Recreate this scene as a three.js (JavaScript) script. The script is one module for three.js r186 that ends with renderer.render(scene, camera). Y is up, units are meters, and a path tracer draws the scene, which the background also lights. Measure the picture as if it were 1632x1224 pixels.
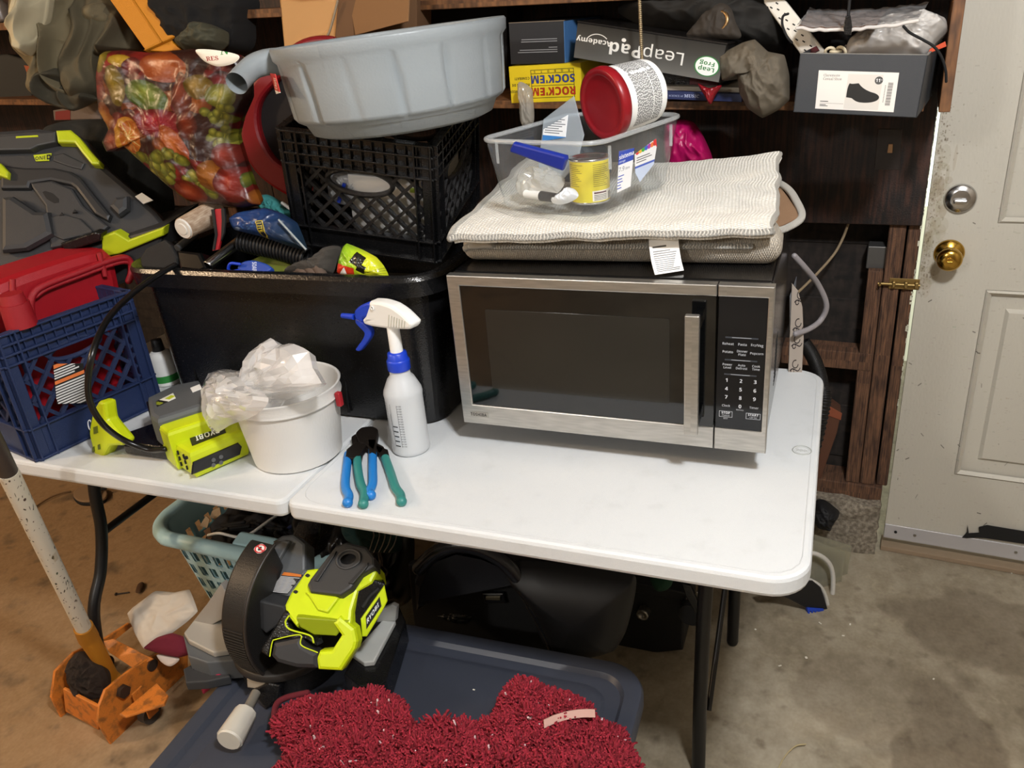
import * as THREE from 'three';
import { RoundedBoxGeometry } from 'three/addons/geometries/RoundedBoxGeometry.js';
import { mergeGeometries, mergeVertices, toCreasedNormals } from 'three/addons/utils/BufferGeometryUtils.js';
import { createNoise2D, createNoise3D } from 'simplex-noise';

// ------------------------------------------------------------------ camera, light, exposure
const scene = new THREE.Scene();
const CAM = { f: 1293.29, pitch: 0.4374, roll: -0.0908, yaw: 0.47, p: new THREE.Vector3(-0.0543, 1.5365, 2.1867) };
const camera = new THREE.PerspectiveCamera(2 * Math.atan(612 / CAM.f) * 180 / Math.PI, 1632 / 1224, 0.05, 60);
camera.position.copy(CAM.p);
camera.rotation.set(-CAM.pitch, CAM.yaw, CAM.roll, 'YXZ');
scene.add(camera);
const renderer = new THREE.WebGLRenderer({ antialias: true });
renderer.shadowMap.enabled = true;
renderer.toneMapping = THREE.LinearToneMapping;
renderer.toneMappingExposure = 1.0;
scene.background = new THREE.Color(0.9, 0.95, 0.8);      // daylight outside, seen only through the gap beside the door
scene.backgroundIntensity = 1.6;
const LAMPS = [                                            // ceiling bulb by the door, then two added fill lamps: x, y, z, colour, intensity
  [0.3, 2.42, 1.9, 0xf6f8fc, 11.8],
  [-1.4, 2.42, 4.2, 0xf8f6f4, 7],
  [-3.4, 2.4, 2.6, 0xffdcb4, 9],
];

// ------------------------------------------------------------------ helpers
const V = (x, y, z) => new THREE.Vector3(x, y, z);
function rng(seed) { let a = seed >>> 0; return () => { a = (a + 0x6D2B79F5) >>> 0; let t = a; t = Math.imul(t ^ (t >>> 15), t | 1); t ^= t + Math.imul(t ^ (t >>> 7), t | 61); return ((t ^ (t >>> 14)) >>> 0) / 4294967296; }; }
const n2 = createNoise2D(rng(11)), n3 = createNoise3D(rng(23));
const fbm = (x, y, o = 4) => { let s = 0, a = 0.5, f = 1; for (let i = 0; i < o; i++) { s += a * n2(x * f, y * f); f *= 2.03; a *= 0.5; } return s; };
const ridge = (x, y, o = 3) => { let s = 0, a = 0.5, f = 1; for (let i = 0; i < o; i++) { s += a * (1 - Math.abs(n2(x * f, y * f))); f *= 1.9; a *= 0.5; } return s; };
// how a point in the photograph lies on a real plane: used to measure the place, in metres
const camR = new THREE.Matrix4().makeRotationFromEuler(camera.rotation);
function ray(u, v) { return V((u - 816) / CAM.f, -(v - 612) / CAM.f, -1).applyMatrix4(camR); }
function onPlane(u, v, p, n) { const r = ray(u, v); const t = p.clone().sub(CAM.p).dot(n) / r.dot(n); return CAM.p.clone().addScaledVector(r, t); }
function at(u, v, o) { // o: {y} | {x} | {z} | {d} (depth into the table) | Frame
  if (o.N) return onPlane(u, v, o.o, o.N);
  if ('y' in o) return onPlane(u, v, V(0, o.y, 0), V(0, 1, 0));
  if ('x' in o) return onPlane(u, v, V(o.x, 0, 0), V(1, 0, 0));
  if ('z' in o) return onPlane(u, v, V(0, 0, o.z), V(0, 0, 1));
  return onPlane(u, v, TP(0, o.d, 0), TD.clone());
}
const TY = 0.74, TROT = 0.0731, TO = V(-0.1132, 0, 1.179), TL = V(-0.9973, 0, 0.0731), TD = V(-0.0731, 0, -0.9973);
const TP = (s, d, y = TY) => TO.clone().addScaledVector(TL, s).addScaledVector(TD, d).setY(y);   // s left of the table's right end, d in from its front edge
class Frame { // o origin, N outward normal, X right, Y up in the plane
  constructor(o, N, up = V(0, 1, 0)) { this.o = o.clone(); this.N = N.clone().normalize(); this.X = up.clone().cross(this.N).normalize(); this.Y = this.N.clone().cross(this.X); this.m = new THREE.Matrix4().makeBasis(this.X, this.Y, this.N).setPosition(this.o); }
  loc(u, v) { const q = at(u, v, this).sub(this.o); return [q.dot(this.X), q.dot(this.Y)]; }
  w(x, y, z = 0) { return V(x, y, z).applyMatrix4(this.m); }
}
const yawN = (a, p = 0) => V(Math.sin(a) * Math.cos(p), Math.sin(p), Math.cos(a) * Math.cos(p));   // a normal turned a from +z, tipped p upwards
function frameFrom(o, X, Y) { const F = new Frame(o, V(0, 0, 1)); F.X = X.clone().normalize(); F.N = F.X.clone().cross(Y).normalize(); F.Y = F.N.clone().cross(F.X); F.m.makeBasis(F.X, F.Y, F.N).setPosition(o); return F; }
const names = new Map();
function numbered(n) { const k = names.get(n) || 0; names.set(n, k + 1); return k ? n + '_' + String(k).padStart(3, '0') : n; }
function mesh(name, g, m, parent, o = {}) {
  if (Array.isArray(g)) g = merge(g);
  const x = new THREE.Mesh(g, m); x.castShadow = x.receiveShadow = true;
  x.name = parent && parent !== scene ? name : numbered(name);
  if (o.p) x.position.copy(o.p); if (o.r) x.rotation.set(...o.r);
  if (o.label) x.userData.label = o.label; if (o.kind) x.userData.kind = o.kind;
  (parent || scene).add(x); return x;
}
function thing(name, label, category, p = V(0, 0, 0), ry = 0, group) { const g = new THREE.Group(); g.name = numbered(name); g.position.copy(p); g.rotation.y = ry; g.userData = { label, category }; if (group) g.userData.group = group; scene.add(g); return g; }
function struct(name, p = V(0, 0, 0)) { const g = new THREE.Group(); g.name = name; g.position.copy(p); g.userData = { kind: 'structure' }; scene.add(g); return g; }
function clean(g) { g = g.index ? g.toNonIndexed() : g; for (const k of Object.keys(g.attributes)) if (!['position', 'normal', 'uv'].includes(k)) g.deleteAttribute(k); if (!g.attributes.uv) g.setAttribute('uv', new THREE.BufferAttribute(new Float32Array(g.attributes.position.count * 2), 2)); g.morphAttributes = {}; g.clearGroups(); return g; }
function merge(a) { return mergeGeometries(a.map(clean)); }
function boxUV(g, s = 1) { g = clean(g); const p = g.attributes.position, n = g.attributes.normal, uv = g.attributes.uv; for (let i = 0; i < p.count; i++) { const ax = Math.abs(n.getX(i)), ay = Math.abs(n.getY(i)), az = Math.abs(n.getZ(i)); const x = p.getX(i), y = p.getY(i), z = p.getZ(i); if (ay >= ax && ay >= az) uv.setXY(i, x * s, z * s); else if (ax >= az) uv.setXY(i, z * s, y * s); else uv.setXY(i, x * s, y * s); } return g; }
const box = (w, h, d, r = 0.003, x = 0, y = 0, z = 0, rx = 0, ry = 0, rz = 0) => { const g = boxUV(r > 0 ? new RoundedBoxGeometry(w, h, d, 2, Math.min(r, w / 2.01, h / 2.01, d / 2.01)) : new THREE.BoxGeometry(w, h, d)); if (rx || ry || rz) g.applyMatrix4(new THREE.Matrix4().makeRotationFromEuler(new THREE.Euler(rx, ry, rz))); return g.translate(x, y, z); };
const cyl = (r1, r2, h, x = 0, y = 0, z = 0, rx = 0, rz = 0, seg = 28) => { const g = new THREE.CylinderGeometry(r1, r2, h, seg); if (rx) g.rotateX(rx); if (rz) g.rotateZ(rz); return g.translate(x, y, z); };
const lathe = (pts, seg = 48) => new THREE.LatheGeometry(pts.map((p) => new THREE.Vector2(p[0], p[1])), seg);
const curve = (pts, closed = false, t = 0.5) => new THREE.CatmullRomCurve3(pts.map((p) => p.isVector3 ? p : V(...p)), closed, 'catmullrom', t);
const tube = (pts, r, seg = 0, rs = 10, closed = false) => { const c = curve(pts, closed); const g = new THREE.TubeGeometry(c, seg || pts.length * 8, r, rs, closed); if (closed) return g; const caps = [g]; for (const t of [0, 1]) { const s = new THREE.SphereGeometry(r * 0.995, rs, 6); s.translate(...c.getPoint(t).toArray()); caps.push(s); } return merge(caps); };
const bar = (a, b, r, rs = 14) => { const d = b.clone().sub(a), g = new THREE.CylinderGeometry(r, r, d.length(), rs); g.applyQuaternion(new THREE.Quaternion().setFromUnitVectors(V(0, 1, 0), d.clone().normalize())); return g.translate(...a.clone().add(b).multiplyScalar(0.5).toArray()); };
const cone = (a, b, ra, rb, rs = 20) => { const d = b.clone().sub(a), g = new THREE.CylinderGeometry(rb, ra, d.length(), rs); g.applyQuaternion(new THREE.Quaternion().setFromUnitVectors(V(0, 1, 0), d.clone().normalize())); return g.translate(...a.clone().add(b).multiplyScalar(0.5).toArray()); };
const sph = (r, x = 0, y = 0, z = 0, sx = 1, sy = 1, sz = 1) => new THREE.SphereGeometry(r, 20, 14).scale(sx, sy, sz).translate(x, y, z);
function shape(pts, holes = []) { const s = new THREE.Shape(pts.map((p) => new THREE.Vector2(p[0], p[1]))); for (const h of holes) s.holes.push(new THREE.Path(h.map((p) => new THREE.Vector2(p[0], p[1])))); return s; }
function ext(pts, depth, b = 0.002, holes = [], fit = false) { // local slab z in [-depth, 0]
  const bb = Math.min(b, depth / 2.1); let g = new THREE.ExtrudeGeometry(shape(pts, holes), { depth: depth - 2 * bb, bevelEnabled: bb > 0, bevelSize: bb * 0.9, bevelOffset: -bb * 0.9, bevelThickness: bb, bevelSegments: 2, curveSegments: 6 });
  g.translate(0, 0, -depth + bb); if (fit) fitUV(g); return clean(g);
}
function fitUV(g) { g.computeBoundingBox(); const b = g.boundingBox, p = g.attributes.position; if (!g.attributes.uv) g.setAttribute('uv', new THREE.BufferAttribute(new Float32Array(p.count * 2), 2)); for (let i = 0; i < p.count; i++) g.attributes.uv.setXY(i, (p.getX(i) - b.min.x) / (b.max.x - b.min.x), (p.getY(i) - b.min.y) / (b.max.y - b.min.y)); return g; }
function smooth(pts, n = 64, t = 0.5) { const c = new THREE.CatmullRomCurve3(pts.map((p) => V(p[0], p[1], 0)), true, 'catmullrom', t); return c.getPoints(n).slice(0, n).map((p) => [p.x, p.y]); }
const px = (F, list) => list.map(([u, v]) => F.loc(u, v));
// a slab whose outline was measured in the photograph on plane F, with a real thickness behind that plane
const slab = (F, list, depth, o = {}) => { let pts = px(F, list); if (o.smooth) pts = smooth(pts, o.smooth, o.t ?? 0.5); return ext(pts, depth, o.b ?? 0.002, (o.holes || []).map((h) => px(F, h)), o.fit).applyMatrix4(F.m); };
// a stuffed, creased form: front and back skins over an outline
function pillow(pts, o = {}) {
  const N = o.n || 72, K = o.k || 16, T = o.t || 0.05, B = o.bt ?? T * 0.5, f = o.f || (() => 0), E = o.e || 0.5; const q = o.raw ? pts : smooth(pts, N, o.tension ?? 0.5); const n = q.length; { let ar = 0; for (let i = 0; i < n; i++) { const a = q[i], b = q[(i + 1) % n]; ar += a[0] * b[1] - a[1] * b[0]; } if (ar < 0) q.reverse(); }
  let cx = 0, cy = 0; q.forEach((p) => { cx += p[0] / n; cy += p[1] / n; }); if (o.c) [cx, cy] = o.c;
  const pos = [], idx = [], uv = []; let x0 = 1e9, x1 = -1e9, y0 = 1e9, y1 = -1e9; q.forEach((p) => { x0 = Math.min(x0, p[0]); x1 = Math.max(x1, p[0]); y0 = Math.min(y0, p[1]); y1 = Math.max(y1, p[1]); });
  for (const side of [1, -1]) { const b0 = pos.length / 3;
    for (let k = 0; k <= K; k++) for (let i = 0; i < n; i++) { const t = 1 - k / K, x = cx + (q[i][0] - cx) * t, y = cy + (q[i][1] - cy) * t, h = Math.pow(Math.max(0, 1 - t * t), E); const z = side > 0 ? h * T + f(x, y) * Math.min(1, (1 - t) * 5) : -h * B; pos.push(x, y, z); uv.push((x - x0) / (x1 - x0), (y - y0) / (y1 - y0)); }
    for (let k = 0; k < K; k++) for (let i = 0; i < n; i++) { const a = b0 + k * n + i, b = b0 + k * n + (i + 1) % n, c = a + n, d = b + n; side > 0 ? idx.push(a, b, c, b, d, c) : idx.push(a, c, b, b, c, d); } }
  const g = new THREE.BufferGeometry(); g.setAttribute('position', new THREE.Float32BufferAttribute(pos, 3)); g.setAttribute('uv', new THREE.Float32BufferAttribute(uv, 2)); g.setIndex(idx); if (o.flat) { const h = g.toNonIndexed(); h.computeVertexNormals(); return h; } g.computeVertexNormals(); return g;
}
const puff = (F, list, o = {}) => pillow(px(F, list), o).applyMatrix4(F.m);
// a grid surface from f(u,v) -> Vector3, given thickness
function sheet(f, nu, nv, th = 0.002) {
  const P = [], U = []; for (let j = 0; j <= nv; j++) for (let i = 0; i <= nu; i++) { P.push(f(i / nu, j / nv)); U.push(i / nu, j / nv); }
  const W = nu + 1, nor = P.map(() => V(0, 0, 0)), tri = []; for (let j = 0; j < nv; j++) for (let i = 0; i < nu; i++) { const a = j * W + i; tri.push([a, a + 1, a + W], [a + 1, a + W + 1, a + W]); }
  for (const [a, b, c] of tri) { const n = P[b].clone().sub(P[a]).cross(P[c].clone().sub(P[a])); for (const k of [a, b, c]) nor[k].add(n); } nor.forEach((n) => n.normalize());
  const pos = [], uv = [], idx = [], M = P.length; P.forEach((p) => pos.push(p.x, p.y, p.z)); P.forEach((p, i) => { const q = p.clone().addScaledVector(nor[i], -th); pos.push(q.x, q.y, q.z); }); uv.push(...U, ...U);
  for (const [a, b, c] of tri) idx.push(a, b, c, a + M, c + M, b + M);
  const rim = []; for (let i = 0; i < nu; i++) rim.push([i, i + 1]); for (let j = 0; j < nv; j++) rim.push([j * W + nu, (j + 1) * W + nu]); for (let i = nu; i > 0; i--) rim.push([nv * W + i, nv * W + i - 1]); for (let j = nv; j > 0; j--) rim.push([j * W, (j - 1) * W]);
  for (const [a, b] of rim) idx.push(a, a + M, b, b, a + M, b + M);
  const g = new THREE.BufferGeometry(); g.setAttribute('position', new THREE.Float32BufferAttribute(pos, 3)); g.setAttribute('uv', new THREE.Float32BufferAttribute(uv, 2)); g.setIndex(idx); return toCreasedNormals(clean(g), 0.9);
}
const rel = (g, p) => g.translate(-p.x, -p.y, -p.z);
// ring of a rounded rectangle, for rims, trays and bins
function rrect(w, h, r, n = 6) { const a = []; for (const [cx, cy, s] of [[w / 2 - r, h / 2 - r, 0], [-w / 2 + r, h / 2 - r, 1], [-w / 2 + r, -h / 2 + r, 2], [w / 2 - r, -h / 2 + r, 3]]) for (let i = 0; i <= n; i++) { const t = (s + i / n) * Math.PI / 2; a.push([cx + r * Math.cos(t), cy + r * Math.sin(t)]); } return a; }
// open tub: list of [w, d, r, y] rings swept outside then inside, floor closed at both ends
function tub(rings, n = 6) { const pos = [], idx = []; const R = rings.map(([w, d, r, y]) => rrect(w, d, r, n).map(([x, z]) => [x, y, -z])); const m = R[0].length; R.forEach((q) => q.forEach((p) => pos.push(...p))); for (let k = 0; k < R.length - 1; k++) for (let i = 0; i < m; i++) { const a = k * m + i, b = k * m + (i + 1) % m, c = a + m, d = b + m; idx.push(a, b, c, b, d, c); } for (const [k, flip] of [[0, true], [R.length - 1, false]]) { const c = pos.length / 3; pos.push(0, rings[k][3], 0); for (let i = 0; i < m; i++) { const a = k * m + i, b = k * m + (i + 1) % m; flip ? idx.push(b, a, c) : idx.push(a, b, c); } } const g = new THREE.BufferGeometry(); g.setAttribute('position', new THREE.Float32BufferAttribute(pos, 3)); g.setIndex(idx); return boxUV(toCreasedNormals(g, 0.6)); }

// ------------------------------------------------------------------ materials
const C = (h) => new THREE.Color(h);
const mat = (c, r = 0.6, o = {}) => new THREE.MeshStandardMaterial({ color: C(c), roughness: r, metalness: 0, side: THREE.DoubleSide, ...o });
const phys = (c, r = 0.6, o = {}) => new THREE.MeshPhysicalMaterial({ color: C(c), roughness: r, side: THREE.DoubleSide, ...o });
function dataTex(w, h, f, srgb = true, rep = 1) { const d = new Uint8Array(w * h * 4); for (let y = 0; y < h; y++) for (let x = 0; x < w; x++) { const c = f(x / w, y / h, x, y); const i = (y * w + x) * 4; d[i] = c[0]; d[i + 1] = c[1]; d[i + 2] = c[2]; d[i + 3] = c[3] ?? 255; } const t = new THREE.DataTexture(d, w, h); t.wrapS = t.wrapT = THREE.RepeatWrapping; t.magFilter = THREE.LinearFilter; t.minFilter = THREE.LinearMipmapLinearFilter; t.generateMipmaps = true; if (srgb) t.colorSpace = THREE.SRGBColorSpace; t.repeat.set(rep, rep); t.needsUpdate = true; return t; }
function canvasTex(w, h, draw) { const c = document.createElement('canvas'); c.width = w; c.height = h; const g = c.getContext('2d'); draw(g, w, h); const t = new THREE.CanvasTexture(c); t.colorSpace = THREE.SRGBColorSpace; t.anisotropy = 8; return t; }
const clamp = (x) => Math.max(0, Math.min(255, x));
const mixc = (a, b, t) => a.map((x, i) => x + (b[i] - x) * t);
const sm = (a, b, x) => { const t = Math.max(0, Math.min(1, (x - a) / (b - a))); return t * t * (3 - 2 * t); };
const tile2 = (u, v, f) => { const a = 2 * Math.PI; return n3(Math.cos(a * u) * f + 10, Math.sin(a * u) * f, v * f * 6.28); };
const T_noise = dataTex(256, 256, (u, v, x, y) => { const g = clamp(128 + 90 * fbm(x / 9, y / 9, 4)); return [g, g, g]; }, false);
const T_fine = dataTex(256, 256, (u, v, x, y) => { const g = clamp(128 + 100 * n2(x / 2.2, y / 2.2)); return [g, g, g]; }, false);
const rep = (t, a, b = a) => { const c = t.clone(); c.repeat.set(a, b); c.needsUpdate = true; return c; };
// smudged plastic: real wear in gloss, none in colour
const bumpN = (k, s) => ({ bumpMap: rep(T_noise, k), bumpScale: s });
const M = {
  blackPlastic: mat(0x131314, 0.42, { roughnessMap: rep(T_noise, 3), ...bumpN(8, 0.0006) }),
  blackMatte: mat(0x0f0f10, 0.75), blackGloss: mat(0x0b0b0c, 0.18), darkGrey: mat(0x2f3032, 0.55, bumpN(20, 0.0004)), midGrey: mat(0x5c5e5f, 0.5, bumpN(20, 0.0003)),
  lime: mat(0xc4d310, 0.42), limeDark: mat(0x9aa61a, 0.5), white: mat(0xeeeeea, 0.5), chrome: mat(0xc9c9c9, 0.22, { metalness: 1 }), steel: mat(0xa8a59e, 0.38, { metalness: 1, ...bumpN(6, 0.0002) }), brass: mat(0xcaa24c, 0.18, { metalness: 1 }),
  orange: mat(0xb8621a, 0.5, { map: rep(dataTex(256, 256, (u, v, x, y) => { const w = sm(-0.1, 0.6, fbm(x / 34 + 5, y / 34, 6)); return mixc([204, 118, 42], [104, 66, 36], w * 0.6 + 0.12 * n2(x / 3, y / 3)); }), 3), color: C(0xffffff), ...bumpN(6, 0.0005) }),
  red: mat(0xa01420, 0.42, bumpN(10, 0.0004)), blue: mat(0x1a3fc0, 0.38), navy: mat(0x1c2c52, 0.5, bumpN(10, 0.0006)), teal: mat(0x8fc3c8, 0.5), slate: mat(0x3b3f4a, 0.4),
  tan: mat(0xc79a64, 0.8, bumpN(6, 0.0004)), card: mat(0x8c6440, 0.85, bumpN(8, 0.0004)),
};
const film = (c = 0xffffff, r = 0.12, o = {}) => phys(c, r, { transmission: 0.92, thickness: 0, ior: 1.45, specularIntensity: 1, ...o });
// ------------------------------------------------------------------ the room
const wm = (name, g, m, t, o = {}) => { if (Array.isArray(g)) g = merge(g); t.updateMatrix(); return mesh(name, g.applyMatrix4(t.matrix.clone().invert()), m, t, o); };   // geometry measured in world metres, put under thing t
const woodTex = (base, dark, k = 1, seed = 0) => dataTex(256, 512, (u, v, x, y) => { const g = fbm(x / 7 + seed, y / 120 + seed, 4), s = fbm(x / 40 + seed, y / 60, 3), kn = sm(0.3, 0.55, fbm(x / 60 + 3 + seed, y / 90 + seed, 3)); return mixc(base, dark, Math.max(0, Math.min(1, 0.42 + 0.75 * g * k + 0.5 * s + 0.35 * kn))).map(clamp); });
const W_stud = [0, 1, 2].map((i) => mat(0xffffff, 0.8, { map: rep(woodTex([118, 84, 60], [54, 36, 26], 1, i * 7), 6, 1.2), ...bumpN(10, 0.001) }));
const W_shelf = mat(0xffffff, 0.6, { map: rep(woodTex([128, 86, 50], [66, 42, 24], 1, 31), 1.5, 1.5) });
const W_ply = mat(0xffffff, 0.55, { map: rep(woodTex([62, 35, 24], [15, 9, 7], 1.3, 57), 2.2, 1.1), ...bumpN(6, 0.0006) });  // darkened throughout to carry the shadow under the shelf
const W_side = mat(0xffffff, 0.9, { map: rep(woodTex([50, 42, 36], [24, 20, 18], 1, 77), 1, 3) });
const M_wall = mat(0x8d8374, 0.9, bumpN(1.5, 0.002)), M_ceil = mat(0x9a9080, 0.95);

const floorTex = dataTex(2048, 2048, (u, v) => { const X = -4.4 + u * 6.4, Z = 5 - v * 6.4;   // metres over the slab
  const a = fbm(X * 1.3, Z * 1.3, 5), b = fbm(X * 9 + 4, Z * 9, 4), c = n2(X * 120, Z * 120), vein = Math.pow(ridge(X * 5 + 0.5 * b, Z * 5, 4), 6);
  let col = mixc([164, 154, 134], [130, 119, 99], Math.max(0, Math.min(1, 0.5 + 1.1 * a + 0.5 * b + 0.08 * c)));
  col = mixc(col, [176, 164, 138], Math.max(0, Math.min(0.5, vein * 0.9 - 0.1 + 0.2 * b)));
  col = mixc(col, [150, 114, 74], 0.75 * sm(-0.9, -1.9, X));                                  // brown tint towards the left, lightened in place of more lamp light
  const wet = (cx, cz, rx, rz, s) => { const d = Math.hypot((X - cx) / rx, (Z - cz) / rz) + 0.28 * fbm(X * 4, Z * 4, 3); return s * (1 - sm(0.86, 1.02, d)); };
  col = mixc(col, [94, 82, 66], Math.max(wet(0.17, 0.95, 0.12, 0.5, 0.55), wet(0.4, 0.28, 0.4, 0.16, 0.5), wet(0.02, 0.62, 0.2, 0.16, 0.25), wet(-0.02, 1.2, 0.13, 0.3, 0.2)));
  col = mixc(col, [70, 58, 44], Math.min(0.8, 0.6 * sm(0.2, 0.7, fbm(X * 3 + 20, Z * 3, 5)) * sm(-0.4, -2, X) + 0.35 * sm(0.25, 0.75, fbm(X * 9 + 40, Z * 9, 5))));
  const hf = 9 * fbm(X * 26 + 7, Z * 19, 3) + 4 * n2(X * 90, Z * 70), sc = 24 * Math.max(0, Math.pow(ridge(X * 9 + 2 * b, Z * 7, 2), 9) - 0.12); return col.map((q) => clamp(q + hf + sc)); });
const M_floor = mat(0xffffff, 0.7, { map: floorTex, bumpMap: rep(T_noise, 12), bumpScale: 0.0012 });
{ const g = new THREE.BoxGeometry(6.4, 0.12, 6.4); const f = struct('floor', V(-1.2, -0.06, 1.8)); mesh('slab', g, M_floor, f);
  // crumbs and scraps lying on the slab are things of their own further down
}
{ const g = struct('ground_outside', V(0, -0.13, -3)); mesh('paving', box(8, 0.06, 3.2, 0), mat(0xd8d4c4, 0.9), g); }
{ const c = struct('ceiling', V(-1.2, 2.65, 1.8)); mesh('ceiling_board', box(6.6, 0.08, 6.6, 0), M_ceil, c); }
{ const w = struct('wall_left', V(-4.35, 1.3, 1.8)); mesh('board', box(0.1, 2.62, 6.6, 0), M_wall, w); }
{ const w = struct('wall_right', V(1.75, 1.3, 1.8)); mesh('board', box(0.1, 2.62, 6.6, 0), M_wall, w); }
{ const w = struct('wall_front', V(-1.2, 1.3, 4.95)); mesh('board', box(6.6, 2.62, 0.1, 0), M_wall, w); }

const wallB = struct('wall_back');
const zx = (u, v, z = 0) => at(u, v, { z }).x, zy = (u, v, z = 0) => at(u, v, { z }).y;
{ // weatherboards seen from inside, between the studs
  for (let i = 0; i < 16; i++) mesh('siding_board', box(4.35, 0.17, 0.02, 0.003, -2.2, 0.16 + i * 0.162, -0.1 + (i % 2) * 0.004), W_side, wallB);
  const ys = zy(1350, 768), yt = zy(1420, 357), top = 2.62;
  const stud = (x0, x1, y0, y1, z, i) => mesh('stud', box(x1 - x0, y1 - y0, 0.088, 0.004, (x0 + x1) / 2, (y0 + y1) / 2, z - 0.044), W_stud[i % 3], wallB);
  stud(zx(1365, 600), zx(1388.5, 600), ys, zy(1395, 432), 0, 0); stud(zx(1389.5, 600), zx(1415, 600), ys, yt + 0.05, -0.002, 1); stud(zx(1418, 600), -0.0035, ys, top, -0.008, 2);
  for (const x of [-0.62, -1.02, -1.42, -1.82, -2.22, -2.62, -3.02]) stud(x - 0.02, x + 0.02, ys, yt + 0.05, 0, 1);
  mesh('blocking', box(zx(1391, 570) - zx(1245, 570), 0.052, 0.07, 0.003, (zx(1391, 570) + zx(1245, 570)) / 2, zy(1320, 572), -0.034), W_stud[0], wallB);
  mesh('blocking', box(0.36, 0.045, 0.05, 0.003, zx(1245, 570) - 0.19, zy(1320, 572) - 0.004, -0.05), W_stud[1], wallB);
  mesh('sill_plate', box(4.3, ys - zy(1350, 793), 0.095, 0.004, -2.165, (ys + zy(1350, 793)) / 2, -0.04), W_stud[2], wallB);
  const curbH = zy(1350, 796, 0.03) ; const cg = new THREE.BoxGeometry(4.32, curbH + 0.02, 0.13, 130, 8, 6); const p = cg.attributes.position; for (let i = 0; i < p.count; i++) { const x = p.getX(i), y = p.getY(i), z = p.getZ(i); p.setXYZ(i, x + 0.006 * n3(x * 20, y * 20, z * 20), y + (y > 0 ? 0.008 * n3(x * 13, 2, z * 30) : 0), z + (z > 0 ? 0.014 * n3(x * 11, y * 25, 3) + 0.006 * n3(x * 50, y * 50, 9) : 0)); } cg.computeVertexNormals();
  mesh('concrete_curb', boxUV(cg.translate(-2.175, curbH / 2 - 0.01, -0.02)), mat(0xffffff, 0.95, { map: rep(dataTex(256, 256, (u, v, x, y) => { const n = fbm(x / 14, y / 14, 5) + 0.3 * n2(x / 2, y / 2); return mixc([172, 162, 144], [112, 102, 88], Math.max(0, Math.min(1, 0.5 + n * 0.9))); }), 3), ...bumpN(12, 0.004) }), wallB);
  // plywood sheet under and behind the shelf
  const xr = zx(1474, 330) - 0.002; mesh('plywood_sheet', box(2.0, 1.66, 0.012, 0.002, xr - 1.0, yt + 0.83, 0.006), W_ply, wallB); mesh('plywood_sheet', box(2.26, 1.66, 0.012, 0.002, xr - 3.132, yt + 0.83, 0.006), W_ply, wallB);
  mesh('wall_board', box(0.9, 2.64, 0.1, 0, 1.28, 1.3, -0.05), M_wall, wallB); mesh('lintel', box(1.0, 0.56, 0.1, 0, 0.36, 2.36, -0.05), M_wall, wallB);
  // box for a switch, let into the plywood
  const F = new Frame(V(0, 0, 0.013), V(0, 0, 1)); const pl = wm('switch_plate', slab(F, [[1399, 205], [1438, 206], [1434, 271], [1393, 270]], 0.004, { b: 0.0015 }), mat(0x2b2320, 0.35, bumpN(8, 0.0006)), wallB);
  wm('toggle', slab(new Frame(V(0, 0, 0.019), V(0, 0, 1)), [[1416, 230], [1423, 230], [1422, 244], [1414, 244]], 0.006, { b: 0.001 }), mat(0xb58a5e, 0.5), pl);
  const c = at(1398, 412, { z: -0.02 }); mesh('metal_box', box(0.05, 0.06, 0.05, 0.003, c.x, c.y, -0.05), mat(0x6b6a68, 0.45, { metalness: 0.7 }), wallB);
}
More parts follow.
